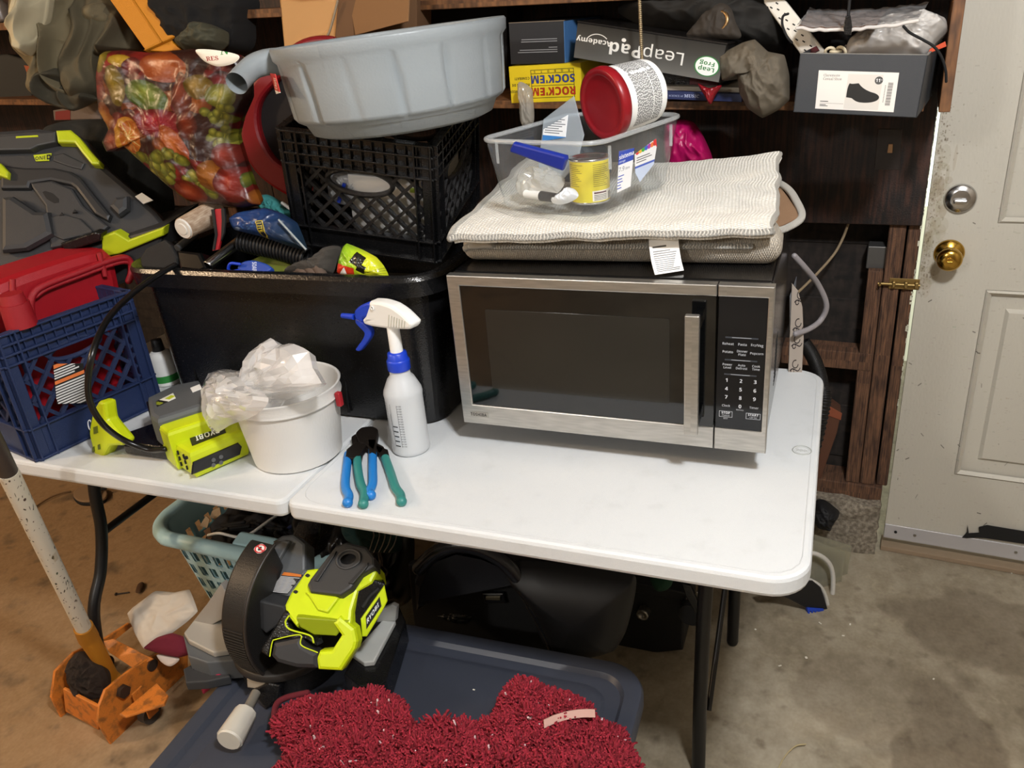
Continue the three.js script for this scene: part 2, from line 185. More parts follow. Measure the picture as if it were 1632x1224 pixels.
{ // the grey door
  const x0 = 0.0045, x1 = 0.82, y0 = 0.034, y1 = 2.06; const d = struct('door_1', V(x0, y0, 0)); const w = x1 - x0, h = y1 - y0;
  const scr = rng(5); const doorTex = canvasTex(1024, 2048, (g, W, H) => { g.fillStyle = '#bdb8ab'; g.fillRect(0, 0, W, H); for (let i = 0; i < 2600; i++) { const y = H * (0.35 + 0.65 * scr()), x = W * scr(); g.fillStyle = `rgba(${70 + 60 * scr()},${64 + 50 * scr()},${50 + 40 * scr()},${0.04 + 0.1 * scr()})`; g.fillRect(x, y, 1 + 14 * scr() * scr(), 1 + 3 * scr()); }
    g.lineCap = 'round'; for (let i = 0; i < 70; i++) { const y = H * (0.52 + 0.46 * scr()), x = W * scr() * 0.7; g.strokeStyle = `rgba(40,34,28,${0.25 + 0.5 * scr()})`; g.lineWidth = 1 + 2.5 * scr(); g.beginPath(); g.moveTo(x, y); g.lineTo(x + 26 * (scr() - 0.4), y + 18 * (scr() - 0.3)); g.stroke(); }
    for (let i = 0; i < 60; i++) { const y = H * (0.45 + 0.17 * scr()), x = 70 * scr() * scr(); g.fillStyle = `rgba(110,92,60,${0.05 + 0.1 * scr()})`; g.beginPath(); g.ellipse(x, y, 4 + 18 * scr(), 6 + 26 * scr(), 0, 0, 7); g.fill(); }
    for (let i = 0; i < 420; i++) { const y = H * (0.4 + 0.23 * scr()), x = 22 * scr() * scr() + 30 * scr() * scr() * (i % 3 ? 1 : 3); g.fillStyle = `rgba(70,56,36,${0.1 + 0.3 * scr()})`; g.fillRect(x, y, 1 + 4 * scr(), 1 + 8 * scr() * scr()); } });
  const dm = mat(0xffffff, 0.5, { map: doorTex, bumpMap: rep(T_noise, 3), bumpScale: 0.0008 });
  const pn = at(1521, 756, { z: 0 }), pt = at(1577, 462, { z: 0 }), ub = at(1600, 356, { z: 0 });
  const PL = pn.x - x0 - 0.001, PW = 0.255, py = [[pn.y - y0, pt.y - y0], [ub.y - y0, 1.62], [1.7, 1.92]];
  const fitDoor = (g) => { const p = g.attributes.position, uv = g.attributes.uv; for (let i = 0; i < p.count; i++) uv.setXY(i, p.getX(i) / w, p.getY(i) / h); return g; };
  const holes = []; for (const [a, b] of py) for (const xx of [PL, w - PL - PW]) holes.push([[xx, a], [xx + PW, a], [xx + PW, b], [xx, b]]);
  const B3 = (x0, x1, y0, y1) => fitDoor(box(x1 - x0, y1 - y0, 0.014, 0, (x0 + x1) / 2, (y0 + y1) / 2, -0.007)), rails = [[0, py[0][0]], [py[0][1], py[1][0]], [py[1][1], py[2][0]], [py[2][1], h]];
  mesh('door_leaf', [B3(0, PL, 0, h), B3(PL + PW, w - PL - PW, 0, h), B3(w - PL, w, 0, h), ...rails.flatMap(([a, b]) => [B3(PL, PL + PW, a, b), B3(w - PL - PW, w - PL, a, b)]), fitDoor(box(w, h, 0.03, 0, w / 2, h / 2, -0.027))], dm, d);
  for (const q of holes) { const [a, b] = [q[0], q[2]]; const pw = b[0] - a[0], ph = b[1] - a[1], cx = (a[0] + b[0]) / 2, cy = (a[1] + b[1]) / 2;
    const ringG = (o, i2, z0, z1) => { const r = (s, z) => [[-pw / 2 + s, -ph / 2 + s, z], [pw / 2 - s, -ph / 2 + s, z], [pw / 2 - s, ph / 2 - s, z], [-pw / 2 + s, ph / 2 - s, z]]; const A = r(o, z0), B = r(i2, z1), pos = [], idx = []; for (let k = 0; k < 4; k++) { const n = (k + 1) % 4, b0 = pos.length / 3; pos.push(...A[k], ...A[n], ...B[n], ...B[k]); idx.push(b0, b0 + 1, b0 + 2, b0, b0 + 2, b0 + 3); } const g = new THREE.BufferGeometry(); g.setAttribute('position', new THREE.Float32BufferAttribute(pos, 3)); g.setIndex(idx); g.computeVertexNormals(); return boxUV(g); };
    const mo = [ringG(0.001, 0.006, 0.0, 0.005), ringG(0.006, 0.014, 0.005, -0.004), ringG(0.014, 0.05, -0.011, -0.012), ringG(0.05, 0.058, -0.012, -0.004)].map((g) => fitDoor(g.translate(cx, cy, 0)));
    const p = mesh('door_panel', mo, dm, d); mesh('panel_field', fitDoor(box(pw - 0.114, ph - 0.114, 0.01, 0.002, cx, cy, -0.009)), dm, p); }
  // aluminium sweep along the bottom, its screws, and the strip of black tape
  const kp = mesh('door_sweep', box(w, 0.046, 0.004, 0.001, w / 2, 0.028, 0.003), mat(0xc4c2c4, 0.35, { metalness: 0.4 }), d);
  for (let i = 0; i < 6; i++) mesh('screw', cyl(0.004, 0.004, 0.003, 0.03 + i * 0.15 + (i == 1 ? -0.1 : 0), 0.03, 0.006, Math.PI / 2), i ? M.steel : M.blackMatte, kp);
  const F = new Frame(V(0, 0, 0.007), V(0, 0, 1)); wm('black_tape', slab(F, [[1533, 857], [1541, 848], [1542, 836], [1544, 850], [1561, 849], [1560, 840], [1573, 837], [1700, 858], [1700, 880], [1632, 867], [1571, 858], [1556, 857], [1540, 858]], 0.0015, { b: 0.0004 }), M.blackMatte, d, { label: 'torn strip of black tape' });
  const kc = at(1513, 409, { z: 0.03 }), dc = at(1531, 318, { z: 0.015 });
  const kb = mesh('door_knob', lathe([[0, 0], [0.034, 0], [0.034, 0.004], [0.03, 0.009], [0.02, 0.014], [0.013, 0.018], [0.012, 0.032], [0.018, 0.038], [0.026, 0.046], [0.0285, 0.054], [0.027, 0.061], [0.021, 0.067], [0.012, 0.0695], [0, 0.07]], 40).rotateX(Math.PI / 2), M.brass, d, { p: V(kc.x - x0, kc.y - y0, 0), label: 'polished brass knob' });
  mesh('thumb_turn', [cyl(0.009, 0.009, 0.004, 0, 0, 0.071, Math.PI / 2), box(0.012, 0.004, 0.008, 0.001, 0, 0, 0.074)], M.brass, kb);
  const db = mesh('deadbolt', lathe([[0, 0], [0.034, 0], [0.0345, 0.006], [0.031, 0.012], [0.022, 0.014], [0.02, 0.016], [0, 0.016]], 40).rotateX(Math.PI / 2), M.chrome, d, { p: V(dc.x - x0, dc.y - y0, 0), label: 'satin chrome deadbolt rosette' });
  mesh('thumb_turn', [box(0.03, 0.011, 0.012, 0.004, 0, -0.004, 0.022), cyl(0.006, 0.006, 0.01, 0, -0.004, 0.018, Math.PI / 2)], M.chrome, db);
}
{ const t = struct('trim_1', V(0.42, 0.008, -0.012)); mesh('threshold', box(0.84, 0.016, 0.06, 0.003), mat(0x8a765f, 0.8, bumpN(8, 0.001)), t); }
{ const t = struct('trim_2', V(0.845, 1.3, -0.03)); mesh('door_jamb', box(0.04, 2.6, 0.1, 0.003), M_wall, t); }
{ // flaking white paint on the jamb edge beside the gap
  const r = rng(9); const gs = []; const xj = -0.0035; for (let i = 0; i < 90; i++) { const y = 0.3 + 0.95 * Math.sqrt(r()), w = 0.0015 + 0.006 * r() * r(), h = 0.004 + 0.02 * r() * r(); gs.push(box(w, h, 0.0015, 0, xj - w / 2 + 0.001, y, -0.0075)); } mesh('paint_flakes', gs, mat(0xd9d6c0, 0.7), wallB, { kind: 'stuff' }); }
const BOLT = mat(0x9a8250, 0.4, { metalness: 0.8 });
{ // barrel bolt on the jamb
  const c = at(1437, 452, { z: 0.0 }); const t = thing('barrel_bolt', 'small brass barrel bolt screwed to the brown post beside the grey door', 'bolt', V(c.x, c.y, 0));
  mesh('back_plate', box(0.07, 0.028, 0.002, 0.0005, 0.006, 0, 0.0012), BOLT, t); mesh('rod', [bar(V(-0.055, 0, 0.009), V(0.042, 0, 0.009), 0.0038), bar(V(-0.05, 0, 0.009), V(-0.05, 0, 0.022), 0.003)], BOLT, t); for (const x of [-0.018, 0.01, 0.034]) mesh('keeper', box(0.009, 0.017, 0.012, 0.003, x, 0, 0.008), BOLT, t);
}
// ------------------------------------------------------------------ ceiling lamp and two added fills
LAMPS.forEach(([x, y, z, c, I], i) => { const t = thing('key_or_fill_lamp', ['bare white globe bulb on the ceiling near the door', 'added white fill bulb high in the room to light the fronts', 'added warm fill bulb high at the far left'][i], 'lamp', V(x, 2.61, z));  // first bulb is the room's own; the other two are added fills
  mesh('socket', [cyl(0.06, 0.06, 0.02, 0, -0.01), cyl(0.022, 0.026, 0.06, 0, -0.05)], M.white, t);
  mesh('bulb', sph(0.055, 0, y - 2.61, 0), new THREE.MeshStandardMaterial({ color: 0xffffff, emissive: C(c), emissiveIntensity: 6 }), t);
  const L = new THREE.PointLight(C(c), I, 0, 2); L.position.set(0, y - 2.61, 0); L.castShadow = true; L.shadow.radius = 5; L.shadow.mapSize.set(1024, 1024); t.add(L); });
// ------------------------------------------------------------------ the shelves
const SH = { z: 0.3 }; const SHF = {};
{ const t = thing('wall_shelf', 'long brown wooden shelf unit fixed to the wall above the table', 'shelf', V(-0.03, 0, 0));
  const a = at(1473, 178, SH), b = at(850, 173.5, SH), sl = (a.y - b.y) / (a.x - b.x), L = 4.2, y = (x) => a.y + (x - a.x) * sl; SHF.y = (x) => y(x) + 0.019; SHF.sl = Math.atan(sl);
  const brd = (yy, k, th = 0.019) => wm('shelf_board', box(L, th, 0.286, 0.002).rotateZ(SHF.sl).translate(a.x - L / 2, yy + (-L / 2) * sl + th / 2, 0.157), W_shelf, t);
  brd(a.y, 0); const u = at(900, 5.5, SH); const yu = u.y + (a.x - u.x) * sl; SHF.y2 = (x) => yu + (x - a.x) * sl; brd(yu, 1, 0.022);
  wm('side_board', box(0.021, 1.1, 0.29, 0.002, at(1505, 177, SH).x, a.y - 0.002 + 0.55, 0.157), W_shelf, t); }
// ------------------------------------------------------------------ folding table
{ const t = thing('folding_table', 'long white plastic folding table with black tube legs', 'table', TP(0, 0, 0), TROT);
  const M_top = mat(0xffffff, 0.42, { map: rep(dataTex(512, 512, (u, v, x, y) => { const s = sm(0.2, 0.8, fbm(x / 50, y / 50, 5)) * 6 + 6 * Math.max(0, n2(x / 3, y / 3) - 0.6); return [214 - s, 217 - s, 218 - s * 1.1]; }), 1), bumpMap: rep(T_fine, 9), bumpScale: 0.0006 });
  const half = (s0, s1, outerR) => { const w = s1 - s0, r0 = outerR > 0 ? 0.062 : 0.02, r1 = outerR < 0 ? 0.062 : 0.02; const P = []; const arc = (cx, cy, r, a0) => { for (let i = 0; i <= 8; i++) { const a = a0 + i / 8 * Math.PI / 2; P.push([cx + r * Math.cos(a), cy + r * Math.sin(a)]); } };
    arc(-s0 - r0, 0.76 - r0, r0, 0); arc(-s1 + r1, 0.76 - r1, r1, Math.PI / 2); arc(-s1 + r1, r1, r1, Math.PI); arc(-s0 - r0, r0, r0, -Math.PI / 2);
    return boxUV(ext(P, 0.036, 0.0075).rotateX(-Math.PI / 2).translate(0, TY, 0)); };
  const right = mesh('tabletop_half', half(0, 0.9135, 1), M_top, t); mesh('tabletop_half', half(0.9165, 1.83, -1), M_top, t);
  // shallow raised lip along the edge and the round moulded seal near the corner
  const lip = (s0, s1, a, b) => { const q = rrect(s1 - s0 - 0.028, 0.732, 0.05, 8).map((p) => V(p[0] - (s0 + s1) / 2, TY - 0.0014, -p[1] - 0.38)); const pth = new THREE.CurvePath(); q.forEach((a, i) => pth.add(new THREE.LineCurve3(a, q[(i + 1) % q.length]))); return new THREE.TubeGeometry(pth, 160, 0.002, 6, true); };
  mesh('edge_lip', lip(0, 0.9135), M_top, right);
  const c = at(1278, 718, { y: TY }); const e = wm('moulded_seal', [new THREE.TorusGeometry(0.0165, 0.0012, 6, 40).rotateX(Math.PI / 2).translate(c.x, TY + 0.0002, c.z), new THREE.TorusGeometry(0.0125, 0.0004, 6, 40).rotateX(Math.PI / 2).translate(c.x, TY, c.z), ...Array.from({ length: 9 }, (_, i) => box(0.0012, 0.0008, 0.009 - (i % 3) * 0.002, 0, c.x - 0.009 + i * 0.0023, TY, c.z))], mat(0xa8aaa6, 0.5), t);  // greyer tone stands in for the shading of the moulded relief
  const A = M.blackGloss.clone(); A.roughness = 0.4; const L = (s, d, y) => V(-s, y, -d);
  const legT = (pts, r = 0.0145) => tube(pts, r, 60, 14);
  mesh('leg', legT([L(0.17, 0.285, 0.71), L(0.182, 0.258, 0.5), L(0.187, 0.252, 0.25), L(0.188, 0.25, 0.012)]), A, t); mesh('leg', legT([L(0.15, 0.615, 0.71), L(0.16, 0.64, 0.5), L(0.163, 0.648, 0.25), L(0.164, 0.65, 0.012)]), A, t);
  mesh('leg', legT([L(1.64, 0.24, 0.71), L(1.65, 0.19, 0.55), L(1.65, 0.17, 0.44), L(1.65, 0.13, 0.34), L(1.65, 0.07, 0.24), L(1.65, 0.03, 0.012)]), A, t); mesh('leg', legT([L(1.64, 0.56, 0.71), L(1.65, 0.6, 0.55), L(1.65, 0.63, 0.44), L(1.65, 0.68, 0.24), L(1.65, 0.72, 0.012)]), A, t);
  mesh('crossbar', [bar(L(1.66, 0.17, 0.42), L(1.66, 0.64, 0.42), 0.01), bar(L(1.65, 0.2, 0.6), L(1.65, 0.6, 0.6), 0.01)], A, t);
  mesh('brace', bar(L(0.158, 0.64, 0.56), L(0.172, 0.27, 0.16), 0.006), A, t); mesh('crossbar', bar(L(0.165, 0.27, 0.62), L(0.155, 0.63, 0.62), 0.01), A, t);
  mesh('brace', [bar(L(0.17, 0.45, 0.62), L(0.7, 0.45, 0.7), 0.009)], A, t); mesh('brace', [bar(L(1.66, 0.38, 0.43), L(1.1, 0.38, 0.7), 0.009)], A, t);
}
// ------------------------------------------------------------------ microwave
const MW = { p: V(-0.793, TY, 0.958), w: 0.574, y0: 0.054, h: 0.304 };
{ const t = thing('microwave_oven', 'stainless steel microwave oven with a black glass door standing on the white table', 'microwave', MW.p, TROT);
  const { w, y0, h } = MW; const F = new Frame(V(MW.p.x, TY, MW.p.z), yawN(TROT)); const q = (l) => px(F, l);
  const body = mat(0x0c0c0d, 0.16, bumpN(1, 0.0003)), glass = phys(0x08090a, 0.06, { clearcoat: 0.5, clearcoatRoughness: 0.03, specularIntensity: 1 });
  const brushed = mat(0xffffff, 0.32, { metalness: 0.9, map: rep(dataTex(512, 128, (u, v, x, y) => { const k = clamp(186 + 12 * n2(x / 60, y / 0.9)); return [k, k * 0.985, k * 0.955]; }), 2, 3) });
  mesh('body', box(w - 0.006, h - 0.002, 0.45, 0.006, w / 2, y0 + h / 2 + 0.003, -0.245), body, t);
  const split = q([[1141, 560]])[0][0]; const dG = q([[729, 455], [1139, 473], [1135, 683], [751.5, 643]]), pG = q([[1144, 474.5], [1224, 478], [1213.6, 690.4], [1139, 683.5]]);
  const x0 = 0.024, x1 = split - 0.0015, gy0 = (dG[2][1] + dG[3][1]) / 2, gy1 = (dG[0][1] + dG[1][1]) / 2, px1 = (pG[1][0] + pG[2][0]) / 2;
  const rr = (a, b, c, d, r = 0.004) => rrect(c - a, d - b, r, 3).map((p) => [p[0] + (a + c) / 2, p[1] + (b + d) / 2]);
  const door = mesh('door', ext([[0, y0], [split - 0.001, y0], [split - 0.001, gy0], [x0, gy0], [x0, gy1], [split - 0.001, gy1], [split - 0.001, y0 + h], [0, y0 + h]], 0.02, 0.002), brushed, t);
  mesh('door_glass', ext(rr(x0, gy0, x1, gy1), 0.012, 0.0008), glass, door, { p: V(0, 0, -0.002) });
  const wn = q([[772, 493], [1067, 509.5], [1067, 645.6], [788, 618]]); mesh('window', ext(rr(wn[0][0], (wn[2][1] + wn[3][1]) / 2, wn[1][0], (wn[0][1] + wn[1][1]) / 2, 0.003), 0.001, 0.0003), mat(0x22211e, 0.09, { bumpMap: rep(T_fine, 30), bumpScale: 0.00001 }), door, { p: V(0, 0, -0.0011) });
  const hd = q([[1108, 501], [1131, 500], [1128, 683], [1107, 681]]); const hx0 = (hd[0][0] + hd[3][0]) / 2 - 0.012, hx1 = hx0 + 0.024, hy0 = hd[3][1] + 0.004, hy1 = hd[0][1] + 0.012;
  const hm = mesh('handle', box(hx1 - hx0, hy1 - hy0, 0.012, 0.0025, (hx0 + hx1) / 2, (hy0 + hy1) / 2, 0.034), brushed, door); for (const yy of [hy0 + 0.02, hy1 - 0.02]) mesh('handle_mount', box(0.014, 0.02, 0.032, 0.002, (hx0 + hx1) / 2 + 0.004, yy, 0.015), M.blackGloss, hm);
  mesh('control_frame', ext([[split + 0.001, y0], [w, y0], [w, y0 + h], [split + 0.001, y0 + h], [split + 0.001, gy1], [px1, gy1], [px1, gy0], [split + 0.001, gy0]], 0.02, 0.002), brushed, t);
  const tex = canvasTex(512, 1600, (g, W, H) => { g.fillStyle = '#0c0e12'; g.fillRect(0, 0, W, H); g.fillStyle = '#c9ccd0'; g.textAlign = 'center'; const T = (s, x, y, z, b) => { g.font = `${b ? 'bold ' : ''}${z}px sans-serif`; g.fillText(s, x * W, y * H); };
    const bar2 = (y, s) => { g.fillStyle = '#3a3e44'; g.fillRect(0.16 * W, y * H, 0.68 * W, 18); g.fillStyle = '#c9ccd0'; g.fillRect(0.3 * W, y * H + 7, 0.4 * W, 4); };
    bar2(0.288); T('Reheat', 0.22, 0.35, 40); T('Pasta', 0.52, 0.35, 40); T('Frz/Veg', 0.82, 0.35, 40); T('Potato', 0.22, 0.41, 40); T('Dinner', 0.52, 0.4, 38); T('Plate', 0.52, 0.425, 38); T('Popcorn', 0.82, 0.41, 38); bar2(0.455);
    T('Power', 0.22, 0.505, 38); T('Level', 0.22, 0.528, 38); T('Auto', 0.52, 0.505, 38); T('Defrost', 0.52, 0.528, 38); T('Cook', 0.82, 0.505, 38); T('Time', 0.82, 0.528, 38); bar2(0.565);
    '123456789'.split('').forEach((c, i) => T(c, 0.22 + 0.3 * (i % 3), 0.63 + 0.066 * Math.floor(i / 3), 60, 1)); T('Clock', 0.22, 0.825, 38); T('0', 0.52, 0.828, 60, 1); T('Memory', 0.52, 0.847, 22); T('Timer', 0.82, 0.825, 38);
    g.strokeStyle = '#c9ccd0'; g.lineWidth = 4; g.strokeRect(0.08 * W, 0.862 * H, 0.28 * W, 0.045 * H); g.strokeRect(0.66 * W, 0.862 * H, 0.3 * W, 0.045 * H); T('STOP', 0.22, 0.883, 40, 1); T('/Cancel', 0.22, 0.9, 26); T('START', 0.81, 0.883, 40, 1); T('+30 Sec', 0.81, 0.9, 26); T('ECO', 0.22, 0.925, 26); });
  mesh('control_panel', ext(rr(split + 0.002, gy0, px1, gy1), 0.012, 0.0008, [], true), mat(0xffffff, 0.1, { map: tex }), t, { p: V(0, 0, -0.002), label: 'black control panel with white keypad print' });
  const F2 = F; const tq = q([[749.6, 657], [779, 664]]); const tt = canvasTex(256, 64, (g) => { g.fillStyle = '#aaa69e'; g.fillRect(0, 0, 256, 64); g.fillStyle = '#0c0c0c'; g.font = 'bold 54px sans-serif'; g.fillText('TOSHIBA', 2, 52); });
  mesh('brand_print', new THREE.PlaneGeometry(0.038, 0.0105).translate((tq[0][0] + tq[1][0]) / 2, (tq[0][1] + tq[1][1]) / 2, 0.0007), mat(0xffffff, 0.34, { map: tt, metalness: 0.55 }), door);
  const Fs = new Frame(V(0, 0, 0).copy(F.w(w - 0.002, 0)), yawN(TROT + Math.PI / 2)); wm('side_sticker', slab(Fs, [[1259, 473], [1273, 431], [1268, 488], [1259, 527]], 0.001, { b: 0.0002 }), mat(0xa9b0bc, 0.6), t);
  mesh('vent_slot', Array.from({ length: 12 }, (_, i) => box(0.001, 0.003, 0.05, 0, w - 0.003, y0 + 0.05 + i * 0.008, -0.2)), M.blackMatte, t);
  mesh('gap_shade_block', box(w - 0.05, y0 - 0.006, 0.28, 0.006, w / 2, y0 / 2 + 0.009, -0.245), M.blackMatte, t); for (const [x, z] of [[0.06, -0.13], [w - 0.06, -0.13], [0.06, -0.36], [w - 0.06, -0.36]]) mesh('foot', cyl(0.014, 0.012, 0.014, x, 0.007, z), M.blackMatte, t);  // dark block added so the gap under the oven looks shaded
}
// ------------------------------------------------------------------ cotton bath mats on the oven
const matTex = (a, b, k) => dataTex(768, 768, (u, v, x, y) => { const w = 0.35 * n2(u * 5, v * 5), cu = u * k + w, cv = v * k * 0.62 + w, r = Math.abs((cu - Math.floor(cu)) - 0.5) * 2, j0 = cv + (Math.floor(cu) % 2) * 0.5, j = j0 - Math.floor(j0), h = (1 - r * r * 0.8) * (0.3 + 0.7 * Math.sin(j * Math.PI)); return mixc(a, b, h + 0.12 * n2(x / 30, y / 30)).map(clamp); });
const T_matc = matTex([206, 201, 189], [243, 240, 232], 96), T_matb = matTex([0, 0, 0], [255, 255, 255], 96);
const M_mat = mat(0xffffff, 0.95, { map: T_matc, bumpMap: T_matb, bumpScale: 0.0022 }), M_mat2 = mat(0xd9d2c9, 0.95, { map: rep(T_matc, 1.4, 0.5), bumpMap: rep(T_matb, 1.4, 0.5), bumpScale: 0.003 });  // lower mat tinted greyer for the shade it lies in
const MATY = MW.p.y + MW.y0 + MW.h + 0.004;
{ // lower mat, rolled thick
  const fl = at(733, 402, { y: MATY + 0.02 }), fr = at(1246, 408, { y: MATY + 0.02 }); const X = fr.clone().sub(fl).setY(0), L = X.length(), a = Math.atan2(-X.z, X.x); const o = fl.clone().add(fr).multiplyScalar(0.5).setY(MATY);
  const t = thing('bath_mat', 'lower white cotton bath mat on the microwave, folded thick, with a care tag', 'bath mat', o, a);
  const g = new RoundedBoxGeometry(L, 0.056, 0.26, 8, 0.027); { const p = g.attributes.position; for (let i = 0; i < p.count; i++) { const x = p.getX(i), y = p.getY(i), z = p.getZ(i); p.setXYZ(i, x, y + 0.003 * n2(x * 9, z * 9), z + 0.003 * n2(x * 7, 4)); } g.computeVertexNormals(); }
  mesh('folded_layer', boxUV(g.translate(0, 0.028, -0.13), 4), M_mat2, t);
  mesh('bound_edge', [tube([[-L / 2 + 0.02, 0.032, 0.003], [-0.1, 0.034, 0.006], [L / 2 - 0.05, 0.037, 0.004]], 0.005, 40, 8), tube([[-L / 2 + 0.012, 0.015, -0.02], [-L / 2 + 0.015, 0.03, 0], [-L / 2 + 0.07, 0.036, 0.006]], 0.006, 40, 8)], M_mat, t);
  const tg = canvasTex(256, 384, (g2, W, H) => { g2.fillStyle = '#f3f1ec'; g2.fillRect(0, 0, W, H); g2.fillStyle = '#55534e'; for (let i = 0; i < 11; i++) g2.fillRect(26, 150 + i * 20, 150 + (i * 53) % 60, 9); g2.fillRect(26, 110, 120, 14); });
  const Ft = new Frame(o.clone().addScaledVector(yawN(a), 0.006), yawN(a)); const c4 = [at(1044, 438, { y: MATY + 0.002 }), at(1090, 431, { y: MATY + 0.002 }), at(1033, 371, Ft), at(1080, 364, Ft)]; wm('care_tag', sheet((u, v) => c4[0].clone().lerp(c4[1], u).lerp(c4[2].clone().lerp(c4[3], u), v).add(V(0, -0.004 * Math.sin(v * 3.14), 0.006 * Math.sin(v * 3.14))), 4, 8, 0.0008), mat(0xffffff, 0.45, { map: tg }), t, { label: 'white satin care tag' });
}
{ // upper mat, folded once and laid flat, its back corner lifted
  const P = { fl: at(718, 384, { y: MATY + 0.062 }), fr: at(1228, 372, { y: MATY + 0.064 }), bl: at(842, 262, { y: MATY + 0.072 }), br: at(1241, 246, { d: 0.69 }) };
  const t = thing('bath_mat', 'upper white cotton bath mat, spread flat under the clear bin', 'bath mat', P.fl.clone().lerp(P.fr, 0.5).setY(MATY + 0.05));
  const f = (u, v) => { const a = P.fl.clone().lerp(P.fr, u), b = P.bl.clone().lerp(P.br, u), p = a.lerp(b, v); const lift = Math.pow(u, 2.2) * v; p.y = MATY + 0.071 + 0.012 * v * (1 - u) + (P.br.y - MATY - 0.071) * lift * (0.25 + 0.75 * v) + 0.0035 * fbm(u * 5, v * 4, 3) + 0.004 * Math.pow(Math.max(0, Math.sin(u * 9 + v * 5)), 6) * v; if (v < 0.06) p.y -= 0.004 * (1 - v / 0.06); p.z += 0.006 * n2(u * 6, 3) * (1 - v); p.x += 0.005 * n2(v * 4, 8); return p; };
  wm('top_layer', sheet((u, v) => f(u, v).add(V(0, 0.004, 0)), 70, 50, 0.011), M_mat, t); wm('under_layer', sheet((u, v) => f(u, v).add(V(0.004, -0.006, -0.004)), 50, 30, 0.005), M_mat, t);
  const e = []; for (let i = 0; i <= 30; i++) e.push(f(1, i / 30).add(V(0.001, -0.002, 0))); wm('bound_edge', tube(e, 0.0055, 60, 8), M_mat, t); const e2 = []; for (let i = 0; i <= 40; i++) e2.push(f(i / 40, 0).add(V(0, 0.0, 0.002))); wm('hem', tube(e2, 0.006, 90, 8), M_mat, t); const e3 = []; for (let i = 0; i <= 30; i++) e3.push(f(0, i / 30)); wm('hem', tube(e3, 0.0075, 60, 8), M_mat, t);
  // tan latex backing where the right edge turns over
  const b0 = at(1229, 366, { y: MATY + 0.045 }), b1 = at(1238, 290, { d: 0.6 }), b2 = at(1278, 345, { d: 0.47 }); const q = (u, v) => b0.clone().lerp(b1, v).lerp(b2, u * (1 - 0.0 * v)); wm('backing', sheet((u, v) => b0.clone().lerp(b1, v).multiplyScalar(1 - u).addScaledVector(b2.clone().lerp(b1, v), u), 10, 10, 0.004), mat(0x9d7a5b, 0.9, bumpN(30, 0.001)), t, { label: 'tan non-slip backing' }); wm('bound_edge', tube([b0.clone().add(V(0, -0.006, 0)), b0.clone().lerp(b2, 0.6).add(V(0, -0.007, 0.01)), b2, b2.clone().lerp(b1, 0.4).add(V(0.006, 0.006, 0)), b2.clone().lerp(b1, 0.7).add(V(0.006, 0.006, 0)), b1], 0.0065, 40, 8), M_mat, t);
}
// ------------------------------------------------------------------ crates, totes
function latticeSide(w, h, o) { // one moulded crate side in the xy plane, x 0..w, y 0..h, facing +z, about 14 mm thick
  const th = 0.012, band = o.band, foot = o.foot, gs = [box(0.028, h, th, 0.003, 0.014, h / 2, -th / 2), box(0.028, h, th, 0.003, w - 0.014, h / 2, -th / 2), box(w, foot, th * 0.8, 0.003, w / 2, foot / 2, -th / 2), box(w - 0.01, band, th * 0.5, 0.002, w / 2, h - band / 2, -th * 0.7)];
  for (let i = 0; i < 4; i++) gs.push(box(w, 0.005, th + 0.006, 0.0015, w / 2, h - 0.003 - i * (band - 0.006) / 3, -th / 2 + 0.003));
  for (let i = 0; i < 14; i++) gs.push(box(0.003, band, th + 0.002, 0.001, (i + 0.5) * w / 14, h - band / 2, -th / 2 + 0.001));
  gs.push(box(w, 0.004, th + 0.008, 0.001, w / 2, foot, -th / 2 + 0.003), box(w, 0.006, th + 0.008, 0.002, w / 2, 0.004, -th / 2 + 0.003));
  for (const x of [0.006, 0.04, w - 0.04, w - 0.006]) gs.push(box(0.004, h, th + 0.008, 0.001, x, h / 2, -th / 2 + 0.003));
  const x0 = 0.03, x1 = w - 0.03, y0 = foot, y1 = h - band, hx = w / 2, hy = o.hy ?? y1 - 0.012, hw = o.hw ?? 0.052, hh = o.hh ?? 0.02, step = o.step, n = 40;
  for (const s of [1, -1]) for (let k = -20; k < 20; k++) { let st = null; const seg = (a, b) => { const L = Math.hypot(b[0] - a[0], b[1] - a[1]); if (L > 0.008) gs.push(new THREE.BoxGeometry(L + 0.004, o.bw, th * 0.75).rotateZ(Math.atan2(b[1] - a[1], b[0] - a[0])).translate((a[0] + b[0]) / 2, (a[1] + b[1]) / 2, -th / 2 + s * 0.001)); };
    let last = null; for (let i = 0; i <= n; i++) { const y = y0 + (y1 - y0) * i / n, x = x0 + k * step + s * (y - y0) * (o.sl ?? 1); const inH = Math.pow((x - hx) / hw, 2) + Math.pow((y - hy) / hh, 2) < 1.1; const ok = x > x0 && x < x1 && !inH; if (ok && !st) st = [x, y]; if (!ok && st) { seg(st, last); st = null; } last = [x, y]; } if (st) seg(st, last); }
  const el = []; for (let i = 0; i < 28; i++) { const a = i / 28 * Math.PI * 2; el.push([hx + (hw + 0.002) * Math.cos(a), hy + (hh + 0.002) * Math.sin(a), -th / 2]); } gs.push(tube(el, 0.006, 60, 6, true));
  return merge(gs);
}
